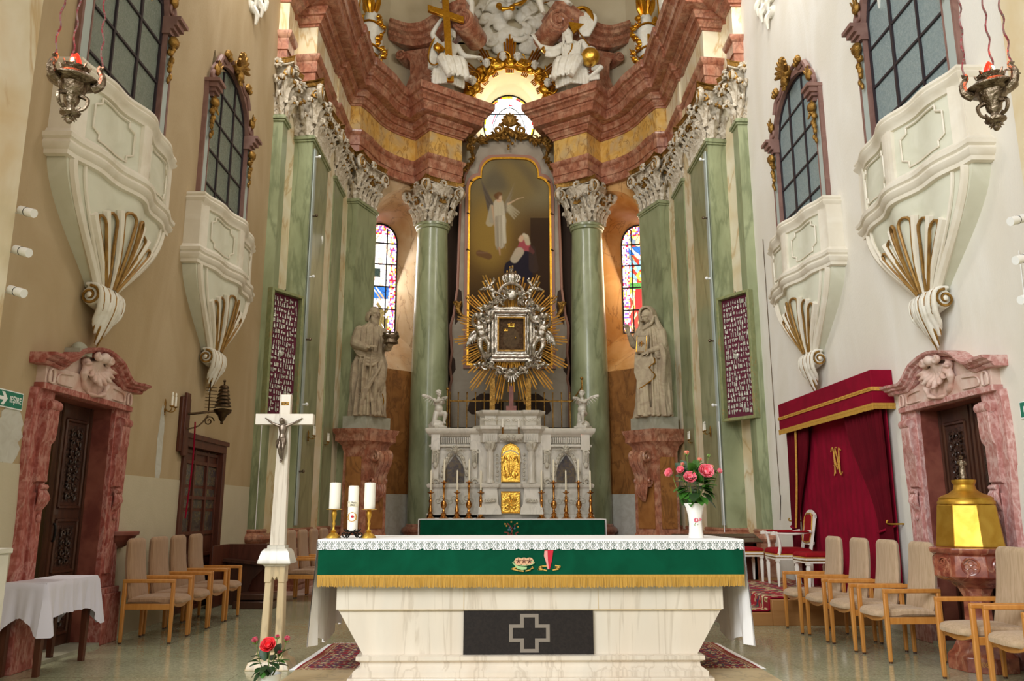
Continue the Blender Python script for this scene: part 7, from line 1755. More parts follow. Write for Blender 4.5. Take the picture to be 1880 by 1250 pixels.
for i, (x, y, rz, lb) in enumerate(((3.55, 7.98, 182, 'in the right row, nearest the marble font'), (3.5, 8.58, 181, 'in the right row, second from the marble font'), (3.47, 9.18, 180, 'in the right row, third from the marble font'), (3.43, 9.78, 179, 'in the right row, farthest, before the red canopy'),
                                    (3.68, 6.78, 180, 'in front of the marble font at the right edge'), (3.72, 6.17, 178, 'nearest the camera, cut off by the right edge'))):
    o = ch2 if i == 0 else dup(ch2); o.location = (x, y, 0); o.rotation_euler = (0, 0, R(rz)); o['label'] = 'beige cushioned wooden armchair '+lb; o['group'] = 'armchairs along the right wall'
# ---------------------------------------------------------------- dais with rug, red and white seats
da = thing('wooden_dais', 'low brown wooden dais with a step before the red canopy', 'platform', (3.75, 11.7, 0)); 
b = B(); b.box(-.68, .62, -1.5, 1.9, 0, .3); b.obj('platform', 'stepw', da, bevel=.006)
b = B(); b.box(-1.1, -.68, -1.5, 1.6, 0, .15); b.obj('step', 'stepw', da, bevel=.006)
def rugfn(base, field, accent, seed, border=.12, asp=2.):
    def fn(u, v):
        c = np.tile(hexl(field)[None], (len(u), 1)); U_ = np.minimum(u, 1-u)*1.; V_ = np.minimum(v, 1-v)*asp; e = np.minimum(U_, V_)
        x, y = u*24, v*24*asp; d = np.abs((x % 4)-2)+np.abs((y % 4)-2)
        c[(d < 1.3)] = hexl(accent); c[(d < .7)] = hexl('D8C290'); c[(np.abs(d-2) < .25)] = hexl('2E3A55')
        h = (np.sin(np.floor(x*2)*12.98+np.floor(y*2)*78.2+seed)*43758.5) % 1; c[(h > .86)] = hexl('C9B48A'); c[(h < .07)] = hexl('5A6040')
        bd = e < border; s_ = np.where(U_ < V_, v*asp, u); c[bd] = hexl(base); k = (s_*30) % 2
        c[bd & (np.abs(k-1) < .45) & (e > border*.3) & (e < border*.75)] = hexl('D9C79C'); c[bd & (np.abs(k-1) < .22) & (e > border*.35) & (e < border*.7)] = hexl('8A6A2A')
        c[(e < border*.16)] = hexl('A01020'); c[(np.abs(e-border) < .008)] = hexl('E0D2A8'); return c
    return fn
rg = thing('dais_rug', 'patterned red and gold rug laid over the dais and down its step', 'rug', (3.55, 11.7, 0))
def rp(u, v):
    path = [(-.98, .006), (-.9, .012), (-.9, .158), (-.88, .162), (-.5, .164), (-.485, .17), (-.483, .3), (-.46, .313), (.8, .313)]
    L_ = [0]
    for i in range(1, len(path)): L_.append(L_[-1]+math.dist(path[i-1], path[i]))
    s_ = u*L_[-1]; x = float(np.interp(s_, L_, [p[0] for p in path])); z = float(np.interp(s_, L_, [p[1] for p in path])); return (x, -1.42+2.5*v, z)
path_shift = 0
picture('rug_pile', 0, 1, 0, 1, 200, 220, rugfn('8E1420', 'A8182A', '6A6A48', 1, .14, 1.3), 'rug', rg, pos=rp)
b = B(); pts = [rp(k/60, 0) for k in range(61)]; b.tube(pts, .008, 6); b.obj('red_binding', 'velvet', rg)
rg.location = (3.55, 11.7, 0)
def wl_seat(b, w_, d_, z0, z1, mt, t, nm='seat_cushion'):
    b.rings([[(-d_*k, -w_*k, z), (d_*k, -w_*k, z), (d_*k, w_*k, z), (-d_*k, w_*k, z)] for z, k in ((z0, 1), (z0+.02, 1.03), ((z0+z1)/2, 1.02), (z1-.01, .93), (z1, .7))]); return b.obj(nm, mt, t, bevel=.015, seg=3)
def leg_w(t, x, y, h, splay=0):
    b = B(); b.rings([[(x+px*r, y+py*r, z) for px, py in ((-1, -1), (1, -1), (1, 1), (-1, 1))] for z, r in ((0, .012), (h-.1, .022), (h-.09, .017), (h-.07, .017), (h-.06, .026), (h, .026))]); b.obj('leg', 'whitew', t)
    b = B(); b.box(x-.021, x+.021, y-.021, y+.021, h-.13, h-.1); b.obj('gilt_ring', 'goldd', t)
def stool(lb, loc, rz):
    t = thing('upholstered_stool', lb, 'stool', loc, rz, 'red and white stools on the dais'); w_, d_ = .24, .22
    for x in (-1, 1):
        for y in (-1, 1): leg_w(t, x*(d_-.03), y*(w_-.03), .4)
    b = B(); b.box(-d_, d_, -w_, w_, .36, .43); b.obj('apron', 'whitew', t, bevel=.004); b = B(); b.box(-d_-.003, d_+.003, -w_-.003, w_+.003, .385, .4); b.obj('gilt_line', 'goldd', t)
    b = B(); b.box(-d_-.004, d_+.004, -w_-.004, w_+.004, .425, .44); b.obj('gold_braid', 'braid', t); wl_seat(B(), w_, d_, .435, .5, 'seat', t); return t
stool('red upholstered white stool behind the armchair throne, left one', (3.55, 12.85, .314), R(180))
stool('red upholstered white stool in front of the throne, beside the wooden armchairs', (4.0, 11.15, .314), R(180))
th_ = thing('white_throne', 'white and gold carved armchair with red upholstery on the dais', 'armchair', (3.95, 12.05, .314), R(176))
w_, d_ = .3, .26
for x in (-1, 1):
    for y in (-1, 1): leg_w(th_, x*(d_-.03), y*(w_-.03), .4)
b = B(); b.box(-d_, d_, -w_, w_, .36, .43); b.obj('apron', 'whitew', th_, bevel=.004); b = B(); b.box(-d_-.003, d_+.003, -w_-.003, w_+.003, .385, .4); b.obj('gilt_line', 'goldd', th_)
b = B(); b.box(-d_-.004, d_+.004, -w_-.004, w_+.004, .425, .44); b.obj('gold_braid', 'braid', th_); wl_seat(B(), w_-.02, d_, .435, .52, 'seat', th_)
for q in (-1, 1):
    b = B(); b.tube([(d_-.05, q*(w_-.02), .42), (d_-.07, q*(w_+.0), .55), (d_-.04, q*w_, .7), (d_+.02, q*w_, .73)], [.026, .02, .022, .026], 7); b.tube([(d_+.02, q*w_, .725), (0, q*w_, .715), (-d_, q*(w_-.04), .75)], .022, 7); b.box(d_-.01, d_+.05, q*w_-.03, q*w_+.03, .7, .745); b.obj('arm', 'whitew', th_)
    b = B(); b.box(-d_+.04, d_-.04, q*w_-.028, q*w_+.028, .735, .762); b.obj('arm_pad', 'seat', th_, bevel=.01)
b = B(); hb = .2
for q in (-1, 1): b.rings([[(x-.018, q*hb-.022, z), (x+.018, q*hb-.022, z), (x+.018, q*hb+.022, z), (x-.018, q*hb+.022, z)] for x, z in ((-d_+.02, .4), (-d_-.02, .6), (-d_-.09, .98))])
top = [(-.222+.444*k/12, .98+.07*sin(PI*k/12)+(.0)) for k in range(13)]
b.rings([[(-d_-.075, y_, z) for y_, z in top]+[(-d_-.075, -y_, .93) for y_, z in top[:1]+top[-1:]], [(-d_-.108, y_, z) for y_, z in top]+[(-d_-.108, -y_, .93) for y_, z in top[:1]+top[-1:]]]); b.rings([[(-d_+.015-.035, -hb, .56), (-d_+.03-.035, hb, .56), (-d_+.0-.035, hb, .6), (-d_+.0-.035, -hb, .6)], [(-d_-.05, -hb, .56), (-d_-.05, hb, .56), (-d_-.06, hb, .6), (-d_-.06, -hb, .6)]]); b.obj('back_frame', 'whitew', th_)
b = B(); b.rings([[(x, -hb*.9, z), (x, hb*.9, z), (x-.04, hb*.9, z), (x-.04, -hb*.9, z)] for x, z in ((-d_-.01, .6), (-d_-.06, .95), (-d_-.075, .99))]); b.obj('back_cushion', 'seat', th_, bevel=.01)
b = B(); b.tube([(-d_-.0, -hb*.88, .61), (-d_-.055, -hb*.88, .95), (-d_-.065, 0, 1.0), (-d_-.055, hb*.88, .95), (-d_-.0, hb*.88, .61), (-d_-.0, -hb*.88, .61)], .008, 5); b.obj('gold_braid', 'braid', th_)
# canopy with curtains on the right wall
cn = thing('red_canopy', 'crimson velvet wall canopy with gold trim, curtains and embroidered monogram', 'canopy', (4.4, 10.95, 0))
b = B(); 
def wavy(b, y0, y1, z0, z1, x, amp, per, tie=None, n=90, th=.012, gather=None, xx=None):
    rs = []
    for i in range(21):
        t = i/20; z = z1+(z0-z1)*t; row = []
        for j in range(n+1):
            u = j/n; a, c = y0, y1
            if gather: a2, c2_ = gather(t); a, c = a2, c2_
            row.append((x+amp*sin(u*per*2*PI+.5*sin(t*4))*(.6+.4*t)+amp*.3*sin(u*per*4.7*PI), a+(c-a)*u, z))
        rs.append(row)
    b.rings([[*r, *[(p[0]+th, p[1], p[2]) for p in r[::-1]]] for r in rs])
wavy(b, -1.45, 1.55, .32, 2.6, -.07, .006, 18); b.obj('backdrop', 'velvet', cn)
def ga(t, side):   # curtain gathered to the side at tie height
    k = min(1, t/.68); s_ = sin(k*PI/2)
    inner = .62-.48*s_**2.2 if t < .68 else .14+.1*(t-.68)/.32
    return inner
b = B(); wavy(b, 0, 0, .32, 2.62, -.17, .03, 9, gather=lambda t: (-1.5, -1.5+ga(t, 0)*1.55)); b.obj('curtain', 'velvetd', cn)
b = B(); wavy(b, 0, 0, .32, 2.62, -.17, .03, 8, gather=lambda t: (1.62-ga(t, 1)*1.35, 1.62)); b.obj('curtain', 'velvetd', cn)
b = B(); b.tube([(-.22, 1.1, 2.6), (-.22, 1.2, 1.8), (-.2, 1.42, 1.1)], .016, 6); b.obj('gold_edging', 'braid', cn)
b = B(); b.box(-.26, -.0, -1.55, 1.68, 2.55, 2.97); b.obj('valance', 'velvet', cn, bevel=.01)
b = B(); b.box(-.272, -.255, -1.56, 1.69, 2.72, 2.765); b.box(-.26, 0, -1.562, -1.55, 2.72, 2.765); b.tube([(-.27, -1.55+3.23*k/60, 2.742+.012*(k % 2)) for k in range(61)], .01, 5); b.obj('gold_band', 'braid', cn)
b = B(); rnd = random.Random(2)
b.box(-.272, -.255, -1.56, 1.69, 2.545, 2.575); b.box(-.26, 0, -1.565, -1.55, 2.545, 2.575)
for i in range(260):
    y_ = -1.56+3.25*(i+.5)/260; b.box(-.27, -.262, y_-.005, y_+.005, 2.505-rnd.uniform(0, .008), 2.55)
for i in range(20): x_ = -.26+.26*i/20; b.box(x_, x_+.01, -1.565, -1.558, 2.505, 2.55)
b.obj('gold_fringe', 'fringe', cn)
for y_, q in ((-1.5, -1), (1.66, 1)):
    b = B(); b.tube([(0, y_, 1.2), (-.2, y_+q*.02, 1.2), (-.2, y_+q*.02, 1.24)], .01, 6); b.obj('tieback_hook', 'brass', cn)
    b = B(); b.tube([(-.1, y_, 1.18), (-.22, y_-q*.08, 1.12), (-.22, y_-q*.2, 1.1)], .014, 6); b.obj('tieback', 'velvet', cn)
g = B(); g.at((-.1, .0, 2.0), 0, 0, 0)
def mono(pts, w_=.008): g.tube([(0, -x*1.1, z*1.1) for x, z in pts], w_, 6)
mono([(-.1, -.17), (-.075, -.12), (-.06, .0), (-.02, .15), (.02, .16)]); mono([(-.02, .15), (.03, .02), (.06, -.12), (.1, -.17), (.14, -.14)]); mono([(-.09, -.05), (.05, -.04)]); mono([(-.12, .16), (-.08, .14), (-.06, -.15)]); mono([(-.08, .14), (.01, -.1), (.09, .15)]); mono([(.09, .15), (.08, -.16)]); mono([(-.12, .16), (-.15, .12)]); mono([(.09, .15), (.14, .12)])
g.obj('monogram', 'braid', cn)
# ---------------------------------------------------------------- baptismal font
fo = thing('baptismal_font', 'red marble baptismal font with octagonal brass lid', 'font', (4.0, 7.45, 0), R(12))
def oc(r, z, a=PI/8): return [(r*cos(a+k*PI/4), r*sin(a+k*PI/4), z) for k in range(8)]
b = B(); b.rings([oc(.29, 0), oc(.29, .12), oc(.25, .15), oc(.2, .24)]); b.obj('base', 'jambr', fo) if False else b.obj('base', 'fontm', fo, bevel=.006)
b = B(); b.rings([oc(.11, .24), oc(.15, .3), oc(.12, .36), oc(.11, .6), oc(.15, .68), oc(.17, .72)]); b.obj('stem', 'fontm', fo, bevel=.004)
b = B(); b.rings([oc(.16, .68), oc(.2, .72), oc(.3, .755), oc(.33, .78), oc(.325, .86), oc(.315, .96), oc(.35, .985), oc(.36, 1.02), oc(.3, 1.03)]); b.obj('bowl', 'fontm', fo, bevel=.006)
b = B()
for k in range(8):
    a = k*PI/4; c = V((.302*cos(a), .302*sin(a), .87)); t_ = V((-sin(a), cos(a), 0)); up = V((.08*cos(a), .08*sin(a), 1))
    b.tube([c+t_*.065*cos(q)+up*.07*sin(q) for q in [j*PI/8 for j in range(17)]], .01, 5)
    for j in range(4): b.tube([c+t_*(.03*cos(j*PI/2))+up*.03*sin(j*PI/2)+t_*.022*cos(q)+up*.022*sin(q) for q in [m_*PI/4 for m_ in range(9)]], .006, 5)
b.obj('carved_medallion', 'fontm', fo)
b = B(); b.rings([oc(.292, 1.03), oc(.292, 1.05), oc(.287, 1.06), oc(.25, 1.39), oc(.235, 1.4)]); ld = b.obj('lid', 'brass', fo, bevel=.005)
b = B(); b.lathe([(.22, 1.395), (.235, 1.4), (.235, 1.42), (.22, 1.44), (.225, 1.455), (.19, 1.475), (.13, 1.5), (.095, 1.53), (.085, 1.57), (.1, 1.6), (.1, 1.615), (.06, 1.62)], n=36); b.obj('lid_dome', 'brass', ld)
for v_ in ('1908',): 
    a = -PI/2-R(12)+R(-22.5); 
    text(v_, .06, 'date_carving', 'braid', fo, (.271*cos(R(-112.5)+R(22.5)-PI/4), .271*sin(R(-112.5)+R(22.5)-PI/4), .07), (PI/2, 0, R(-45)))
fs = thing('font_statuette', 'small dark silver figure standing on top of the brass font lid', 'statuette', (4.0, 7.45, 1.62), R(-20))
b = B(); robe(b, [(0, .03, .025, 0, 0, 1), (.1, .026, .02, 0, 0, .8), (.15, .03, .02, 0, 0, .5), (.175, .012, .012, 0, 0, 0)], n=24, folds=(7, 9), amp=.004, nz=12); head(b, (0, -.004, .2), .036, hair=3, beard=.5); limb(b, [(.025, 0, .16), (.035, -.01, .13), (.01, -.03, .13)], [.011, .009, .006]); limb(b, [(-.025, 0, .16), (-.035, -.01, .14), (-.02, -.03, .17)], [.011, .009, .006]); b.obj('figure', 'dsilver', fs, vox=.0035)
b = B(); b.lathe([(.04, -.005), (.045, .005), (.025, .012)], n=16); b.obj('foot_disc', 'dsilver', fs)
# ---------------------------------------------------------------- small clothed table, ambo, rugs
tb = thing('side_table', 'small wooden table under a pale satin cloth by the left doorway', 'table', (-4.15, 7.62, 0))
for x in (-.17, .12):
    for y_ in (-.4, .35): b = B(); b.rings([[(x+px*r, y_+py*r, z) for px, py in ((-1, -1), (1, -1), (1, 1), (-1, 1))] for z, r in ((0, .022), (.72, .03))]); b.obj('leg', 'rwood', tb)
b = B(); b.box(-.2, .16, -.46, .42, .72, .745); b.obj('tabletop', 'rwood', tb)
b = B(); b.box(-.18, .13, -.42, .37, .64, .72); b.obj('apron', 'rwood', tb)
tc_ = thing('tablecloth', 'pale lilac white satin cloth with scalloped hem on the small table', 'tablecloth', (-4.15, 7.62, .745))
b = B(); x0_, x1_, y0_, y1_ = -.21, .17, -.47, .43; rs = []; n = 160
def per(u):
    P = [(x0_, y0_), (x1_, y0_), (x1_, y1_), (x0_, y1_), (x0_, y0_)]; S_ = [0]
    for i in range(4): S_.append(S_[-1]+math.dist(P[i], P[i+1]))
    s_ = u*S_[-1]; return (float(np.interp(s_, S_, [p[0] for p in P])), float(np.interp(s_, S_, [p[1] for p in P])), min(abs(s_-q) for q in S_))
rs = [[(per(j/n)[0]*k, per(j/n)[1]*k, .006) for j in range(n)] for k in (.3, .97)]
for i in range(1, 12):
    t = i/11; row = []
    for j in range(n):
        x, y_, cd = per(j/n); cx, cy = 0 if abs(x) < .15 else (x/abs(x)), 0 if abs(y_) < .4 else (y_/abs(y_)); crn = math.exp(-(cd/.1)**2); ln = .27+.16*crn+.008*abs(sin(j*PI/2.5))*(i == 11)
        ox = (1 if x >= x1_-1e-3 else (-1 if x <= x0_+1e-3 else 0)); oy = (1 if y_ >= y1_-1e-3 else (-1 if y_ <= y0_+1e-3 else 0))
        f_ = t*(.012+.05*crn+.016*sin(j*.55)+.008*sin(j*1.3)); row.append((x+ox*f_+ox*.004, y_+oy*f_+oy*.004, .006-ln*t))
    rs.append(row)
b.rings(rs, cap=False); b.add([p for p in rs[0]], [tuple(range(n))]); b.obj('cloth', 'lilac', tc_)
am = thing('marble_ambo', 'white marble lectern block cut off at the left edge', 'lectern', (-3.27, 4.5, 0))
b = B(); b.box(-.3, .27, 0, .35, .05, 1.1); b.obj('block', 'wmarb', am, bevel=.01); b = B(); b.box(-.35, .32, -.05, .4, 0, .05); b.obj('foot', 'wmarb', am); b = B(); b.box(-.32, .275, -.02, .37, 1.1, 1.13); b.obj('top_slab', 'wmarb', am, bevel=.005)
for s, lb in ((-1, 'left'), (1, 'right')):
    r_ = thing('altar_rug', 'red patterned fringed rug on the floor at the %s end of the altar' % lb, 'rug', (AX+s*1.62, 8.15, 0), R(s*2))
    picture('rug_pile', 0, 1, 0, 1, 110, 170, rugfn('7E1420', '8E1A2C', '2E3455', 3+s, .1, 1.9), 'rug', r_, pos=lambda u, v: (-.36+.72*u, -.72+1.45*v, .008+.006*sin(v*9)))
    b = B(); rnd = random.Random(4)
    for k in range(90): x = -.36+.72*k/90; b.tube([(x, .73, .006), (x+rnd.uniform(-.01, .01), .79, .004)], .003, 4); 
    for k in range(120): y_ = -.7+1.4*k/120; b.tube([(s*.36, y_, .006), (s*.36+s*.05, y_+rnd.uniform(-.01, .01), .004)], .003, 4)
    b.obj('fringe', 'linen', r_)
b = B(); b.box(-1.95, 2.05, 6.55, 7.45, .0, .012); o = b.obj('floor_slab', 'beigem'); tag(o, 'flat beige slab under the front altar base', 'floor slab')
# ---------------------------------------------------------------- hanging sanctuary lamps
def sanct(s):
    t = thing('sanctuary_lamp', 'ornate %s hanging sanctuary lamp with red light on the %s' % ('dark silver', 'left' if s < 0 else 'right'), 'hanging lamp', (-3.02 if s < 0 else 3.07, 4.95, 4.02), R(20*s))
    b = B(); b.lathe([(.0, -.2), (.02, -.19), (.035, -.165), (.06, -.155), (.065, -.14), (.03, -.125), (.025, -.1), (.045, -.07), (.05, -.03), (.075, .0), (.085, .03), (.09, .05), (.14, .065), (.155, .075), (.155, .085), (.135, .095), (.11, .12), (.07, .125), (.06, .14), (.075, .16), (.085, .175), (.07, .18)], n=28, fl=lambda a, z: 1+.05*cos(9*a)*(1 if z < .06 else .3)); b.obj('lamp_bowl', 'dsilver', t)
    b = B(); rnd = random.Random(3)
    for k in range(3):
        a = k*2*PI/3+.5; d = V((cos(a), sin(a), 0))
        b.tube([d*.12+V((0, 0, .03)), d*.165+V((0, 0, .06)), d*.175+V((0, 0, .12)), d*.15+V((0, 0, .17)), d*.16+V((0, 0, .19))], [.03, .028, .022, .018, .02], 7)
        b.tube([d*.05+V((0, 0, -.02)), d*.1+V((0, 0, -.05)), d*.085+V((0, 0, -.11)), d*.04+V((0, 0, -.13)), d*.06+V((0, 0, -.1))], [.018, .014, .012, .01, .006], 6)
        for j in range(5): p = d*.16+V((0, 0, .04+.035*j)); b.tube([p, p+V((rnd.uniform(-.04, .04), rnd.uniform(-.04, .04), rnd.uniform(-.02, .03)))], [.014, .004], 5)
    b.sph((0, 0, -.2), .022, 8, 6)
    for k in range(8): a = k*PI/4; b.tube([(.02*cos(a), .02*sin(a), -.17), (.045*cos(a), .045*sin(a), -.19)], [.012, .003], 5); b.tube([(.075*cos(a), .075*sin(a), .165), (.095*cos(a), .095*sin(a), .195)], [.014, .004], 5)
    b.obj('ornament', 'dsilver', t)
    for k in range(3):
        a = k*2*PI/3+.5; d = V((cos(a), sin(a), 0)); c = B(); n = 26; p0 = d*.16+V((0, 0, .19)); p1 = d*.03+V((0, 0, 2.6))
        for i in range(n*3): 
            t0, t1 = i/(n*3), (i+1)/(n*3); w0 = V((.008*cos(i*1.1), .008*sin(i*1.1), 0)); w1 = V((.008*cos((i+1)*1.1), .008*sin((i+1)*1.1), 0)); c.tube([p0.lerp(p1, t0)+w0, p0.lerp(p1, t1)+w1], .0075, 4)
        c.obj('chain', 'chainm', t)
    b = B(); b.lathe([(.03, .17), (.036, .2), (.03, .235), (.014, .27), (0, .285)], n=14); b.obj('red_glass', 'flame', t)
    b = B(); b.sph((0, -.024, .215), (.016, .014, .026), 8, 6); b.obj('light_core', 'flamew', t)
    point('sanctuary_glow_'+('left' if s < 0 else 'right'), (t.location.x, 4.85, 4.32), 3.5, (1, .15, .06), .04)
M['chainm'] = mat('twisted_chain', '8C7A72', .35, .9, c2='8E3A40', sc=30)
sanct(-1); sanct(1)
# ---------------------------------------------------------------- wall items
for k, (z, lb) in enumerate(((3.68, 'uppermost'), (3.35, 'middle'), (3.02, 'lowest'))):
    for s, sd in ((-1, 'left'), (1, 'right')):
        zz = z+(.0 if s < 0 else -.02)
        t = thing('wall_spotlight', 'white cylinder spotlight on the %s arch pier, %s of three' % (sd, lb), 'spotlight', (s*4.1, 6.2, zz), 0, 'white cylinder spotlights')
        q = -s; b = B(); b.cyl((-q*.0, .06, 0), (q*.1, .06, -.02), .008, n=6); b.obj('bracket', 'lampw', t)
        b = B(); b.cyl((q*.04, .06, .02), (q*.17, .03, -.02), .036, n=18); b.obj('lamp_body', 'lampw', t); b = B(); b.cyl((q*.098, .047, .0021), (q*.104, .045, .0003), .0375, n=18); b.obj('vent_ring', 'iron', t)
def exit_sign(s):
    t = thing('exit_sign', 'green and white exit sign with arrow on the %s wall' % ('left' if s < 0 else 'right'), 'sign', (s*4.39, 6.98 if s < 0 else 6.92, 2.27 if s < 0 else 2.21)); q = -s
    b = B(); b.box(-.004, .004, -.2, .2, -.075, .075); b.obj('plate', 'signw', t); b = B(); b.box(*sorted((q*.002, q*.006)), -.19, .19, -.065, .065); b.obj('green_field', 'sign', t)
    rot = (PI/2, 0, PI/2) if s < 0 else (PI/2, 0, -PI/2)
    text('IEȘIRE', .075, 'sign_text', 'signw', t, (q*.007, .085 if s < 0 else .06, 0), rot, sx=.85, bold=.001)
    a = B(); sg = 1 if s < 0 else -1; y_ = -.08 if s < 0 else -.1
    a.prism([(y_+.05 if s < 0 else y_-.05, 0), (y_, .055), (y_-sg*.035, .055), (y_-sg*.0+.0, .02), (y_-sg*.07, .02), (y_-sg*.07, -.02), (y_, -.02), (y_-sg*.035, -.055), (y_, -.055)] if False else [(y_+sg*.05, 0), (y_, .055), (y_-sg*.04, .055), (y_-sg*.005, .015), (y_-sg*.09, .015), (y_-sg*.09, -.015), (y_-sg*.005, -.015), (y_-sg*.04, -.055), (y_, -.055)], q*.006, q*.0075, 'x'); a.obj('arrow', 'signw', t)
exit_sign(-1); exit_sign(1)
def sconce(lb, loc, rz):
    t = thing('wall_sconce', lb, 'wall lamp', loc, rz, 'brass twin candle sconces'); b = B()
    b.lathe([(.02, -.08), (.035, -.04), (.02, 0), (.03, .05), (.01, .1)], n=10, sx=.5); b.sph((0, 0, -.09), .018, 6, 5); b.obj('back_plate', 'goldd', t)
    for q in (-1, 1):
        b = B(); b.tube([(0, 0, -.02), (.05, q*.03, -.06), (.1, q*.05, -.05), (.11, q*.055, -.01)], .007, 6); b.lathe([(.01, -.01), (.03, 0), (.03, .008), (.012, .01)], (.11, q*.055, 0), 12); b.obj('arm', 'goldd', t)
        b = B(); b.cyl((.11, q*.055, .01), (.11, q*.055, .13), .014, n=10); b.sph((.11, q*.055, .155), (.011, .011, .028), 8, 6); b.obj('candle_bulb', 'wax', t)
    return t
sconce('twin candle sconce on the left wall beside the bell wheel', (-4.4, 10.25, 2.62), 0)
sconce('twin candle sconce on the left green pilaster, nearer one', (-3.83, 15.6, 2.75), 0); sconce('twin candle sconce on the left green pilaster, farther one', (-3.85, 17.0, 2.75), 0)
sconce('twin candle sconce on the right green pilaster, nearer one', (3.83, 15.6, 2.85), PI); sconce('twin candle sconce on the right green pilaster, farther one', (3.85, 17.0, 2.8), PI)
# altar bells on a wooden plaque
t = thing('wall_bells', 'stack of small brass bells on bracket with wooden plaque and red pull rope', 'bells', (-4.4, 10.85, 2.0))
b = B(); b.box(0, .05, -.14, .14, .1, .82); b.box(.03, .07, -.07, .07, .05, .88); b.obj('plaque', 'rwood', t, bevel=.01)
b = B(); b.tube([(.05, 0, .6), (.2, .05, .62), (.5, .2, .68)], .016, 6); b.tube([(.05, 0, .4), (.2, .06, .45), (.3, .1, .6)], .01, 6); b.tube(spiral((.3, .14, .52), .07, 1.5, 0, 'xz', n=20), .008, 5); b.tube([(.3, .1, .62), (.3, .1, 1.05)], .009, 6)
for k in range(7): b.tube([(.25, .08, .7+.045*k), (.38, .14, .7+.045*k)], .005, 5)
b.obj('bracket', 'bronze', t)
for k in range(6):
    b = B(); r = .11-.009*k; z = .72+.05*k; b.lathe([(r, z), (r*.97, z+.012), (r*.8, z+.035), (r*.3, z+.045)], (.46, .18, 0), 18); b.obj('bell', 'bronze', t)
b = B(); b.lathe([(.02, .52), (.04, .55), (.06, .6), (.11, .64), (.12, .68), (.03, .7)], (.46, .18, 0), 16); b.sph((.46, .18, .5), .02, 7, 5); b.cyl((.46, .18, 1.0), (.46, .18, 1.08), .012, n=6); b.sph((.46, .18, 1.07), .02, 7, 5); b.obj('bell_cup', 'bronze', t)
b = B(); b.tube([(.16, .03, .5), (.17, .03, .0), (.14, .03, -.6), (.13, .03, -.75)], .011, 6); b.obj('pull_rope', 'velvet', t)
# panelled door on the left wall
t = thing('panelled_door', 'dark brown glazed wooden door between the armchairs and the kneeler', 'door', (-4.4, 11.76, 0))
b = B()
for a, c, z0, z1 in ((-.84, -.72, 0, 2.19), (.72, .84, 0, 2.19), (-.84, .84, 2.19, 2.31)): b.box(-.06, .04, a, c, z0, z1)
b.box(-.06, .065, -.88, .88, 2.3, 2.37); b.obj('door_frame', 'rwood', t, bevel=.006)
b = B(); b.box(-.1, -.06, -.72, .72, .02, 2.18)
for y_ in (-.72, -.25, .25, .68): b.box(-.065, -.03, y_, y_+.05, .02, 2.18)
for z in (.02, .72, 1.02, 1.5, 1.98, 2.12): b.box(-.065, -.035, -.72, .72, z, z+.05)
b.obj('door_leaf', 'rwood', t, bevel=.003)
for i in range(3):
    for j in range(3): b = B(); y_ = -.67+.48*i; z = 1.07+.3*j*1.05; b.box(-.062, -.055, y_+.04, y_+.4, z, z+.27); b.obj('pane', 'relic', t)
b = B(); b.cyl((-.03, -.2, 1.0), (.03, -.2, 1.0), .01, n=6); b.tube([(.03, -.2, 1.0), (.03, -.1, .99)], .008, 6); b.obj('handle', 'brass', t)
# holy water stoup
t = thing('holy_water_stoup', 'small dark red marble holy water basin on the left wall', 'basin', (-4.4, 9.25, .94))
b = B(); P = [(0, -.22), (.1, -.2), (.2, -.1), (.22, 0), (.2, .1), (.1, .2), (0, .22)]
b.rings([[(x*k, y_*k, z) for x, y_ in P] for z, k in ((0, .25), (.03, .5), (.1, .82), (.14, .95), (.15, 1.0))]); b.obj('basin', 'jamb', t); b = B(); b.rings([[(x*k, y_*k, z) for x, y_ in P] for z, k in ((.145, 1.04), (.18, 1.06), (.185, 1.03))]); b.obj('rim', 'jamb', t)
# kneeler and bench in the far left corner, desk in the far right corner
t = thing('prie_dieu', 'dark wooden kneeling desk with panelled back in the left corner', 'kneeler', (-4.0, 12.35, 0))
b = B(); b.box(-.3, -.26, -.35, .45, 0, .86); b.box(-.3, .35, .4, .45, 0, .86); b.obj('panel', 'rwood', t, bevel=.005)
b = B(); b.rings([[(-.26, .35, .62), (-.26, .1, .62), (.45, .1, .55), (.45, .35, .55)], [(-.26, .35, .66), (-.26, .1, .66), (.45, .1, .59), (.45, .35, .59)]]); b.obj('book_shelf', 'dwood', t)
b = B(); b.prism([(-.2, 0), (.2, 0), (.1, .2), (.15, .35), (.35, .55), (-.2, .6)], .2, .25, 'y'); b.obj('scroll_support', 'dwood', t)
b = B(); b.box(.1, .6, -.3, .1, .12, .2); b.box(.05, .62, -.32, .12, 0, .1); b.obj('kneeling_step', 'dwood', t, bevel=.01)
t = thing('wooden_desk', 'dark wooden desk front behind the altar on the right', 'desk', (3.1, 13.2, 0)); b = B(); b.box(-.5, .75, 0, .05, .0, .95); b.obj('front_panel', 'rwood', t); b = B(); b.rings([[(-.55, -.25, .86), (.78, -.25, .86), (.78, .2, .97), (-.55, .2, .97)], [(-.55, -.25, .88), (.78, -.25, .88), (.78, .2, .99), (-.55, .2, .99)]]); b.obj('slanted_top', 'dwood', t)
for x in (-.45, .7): b = B(); b.box(x, x+.05, 0, .5, 0, .88); b.obj('side_panel', 'rwood', t)
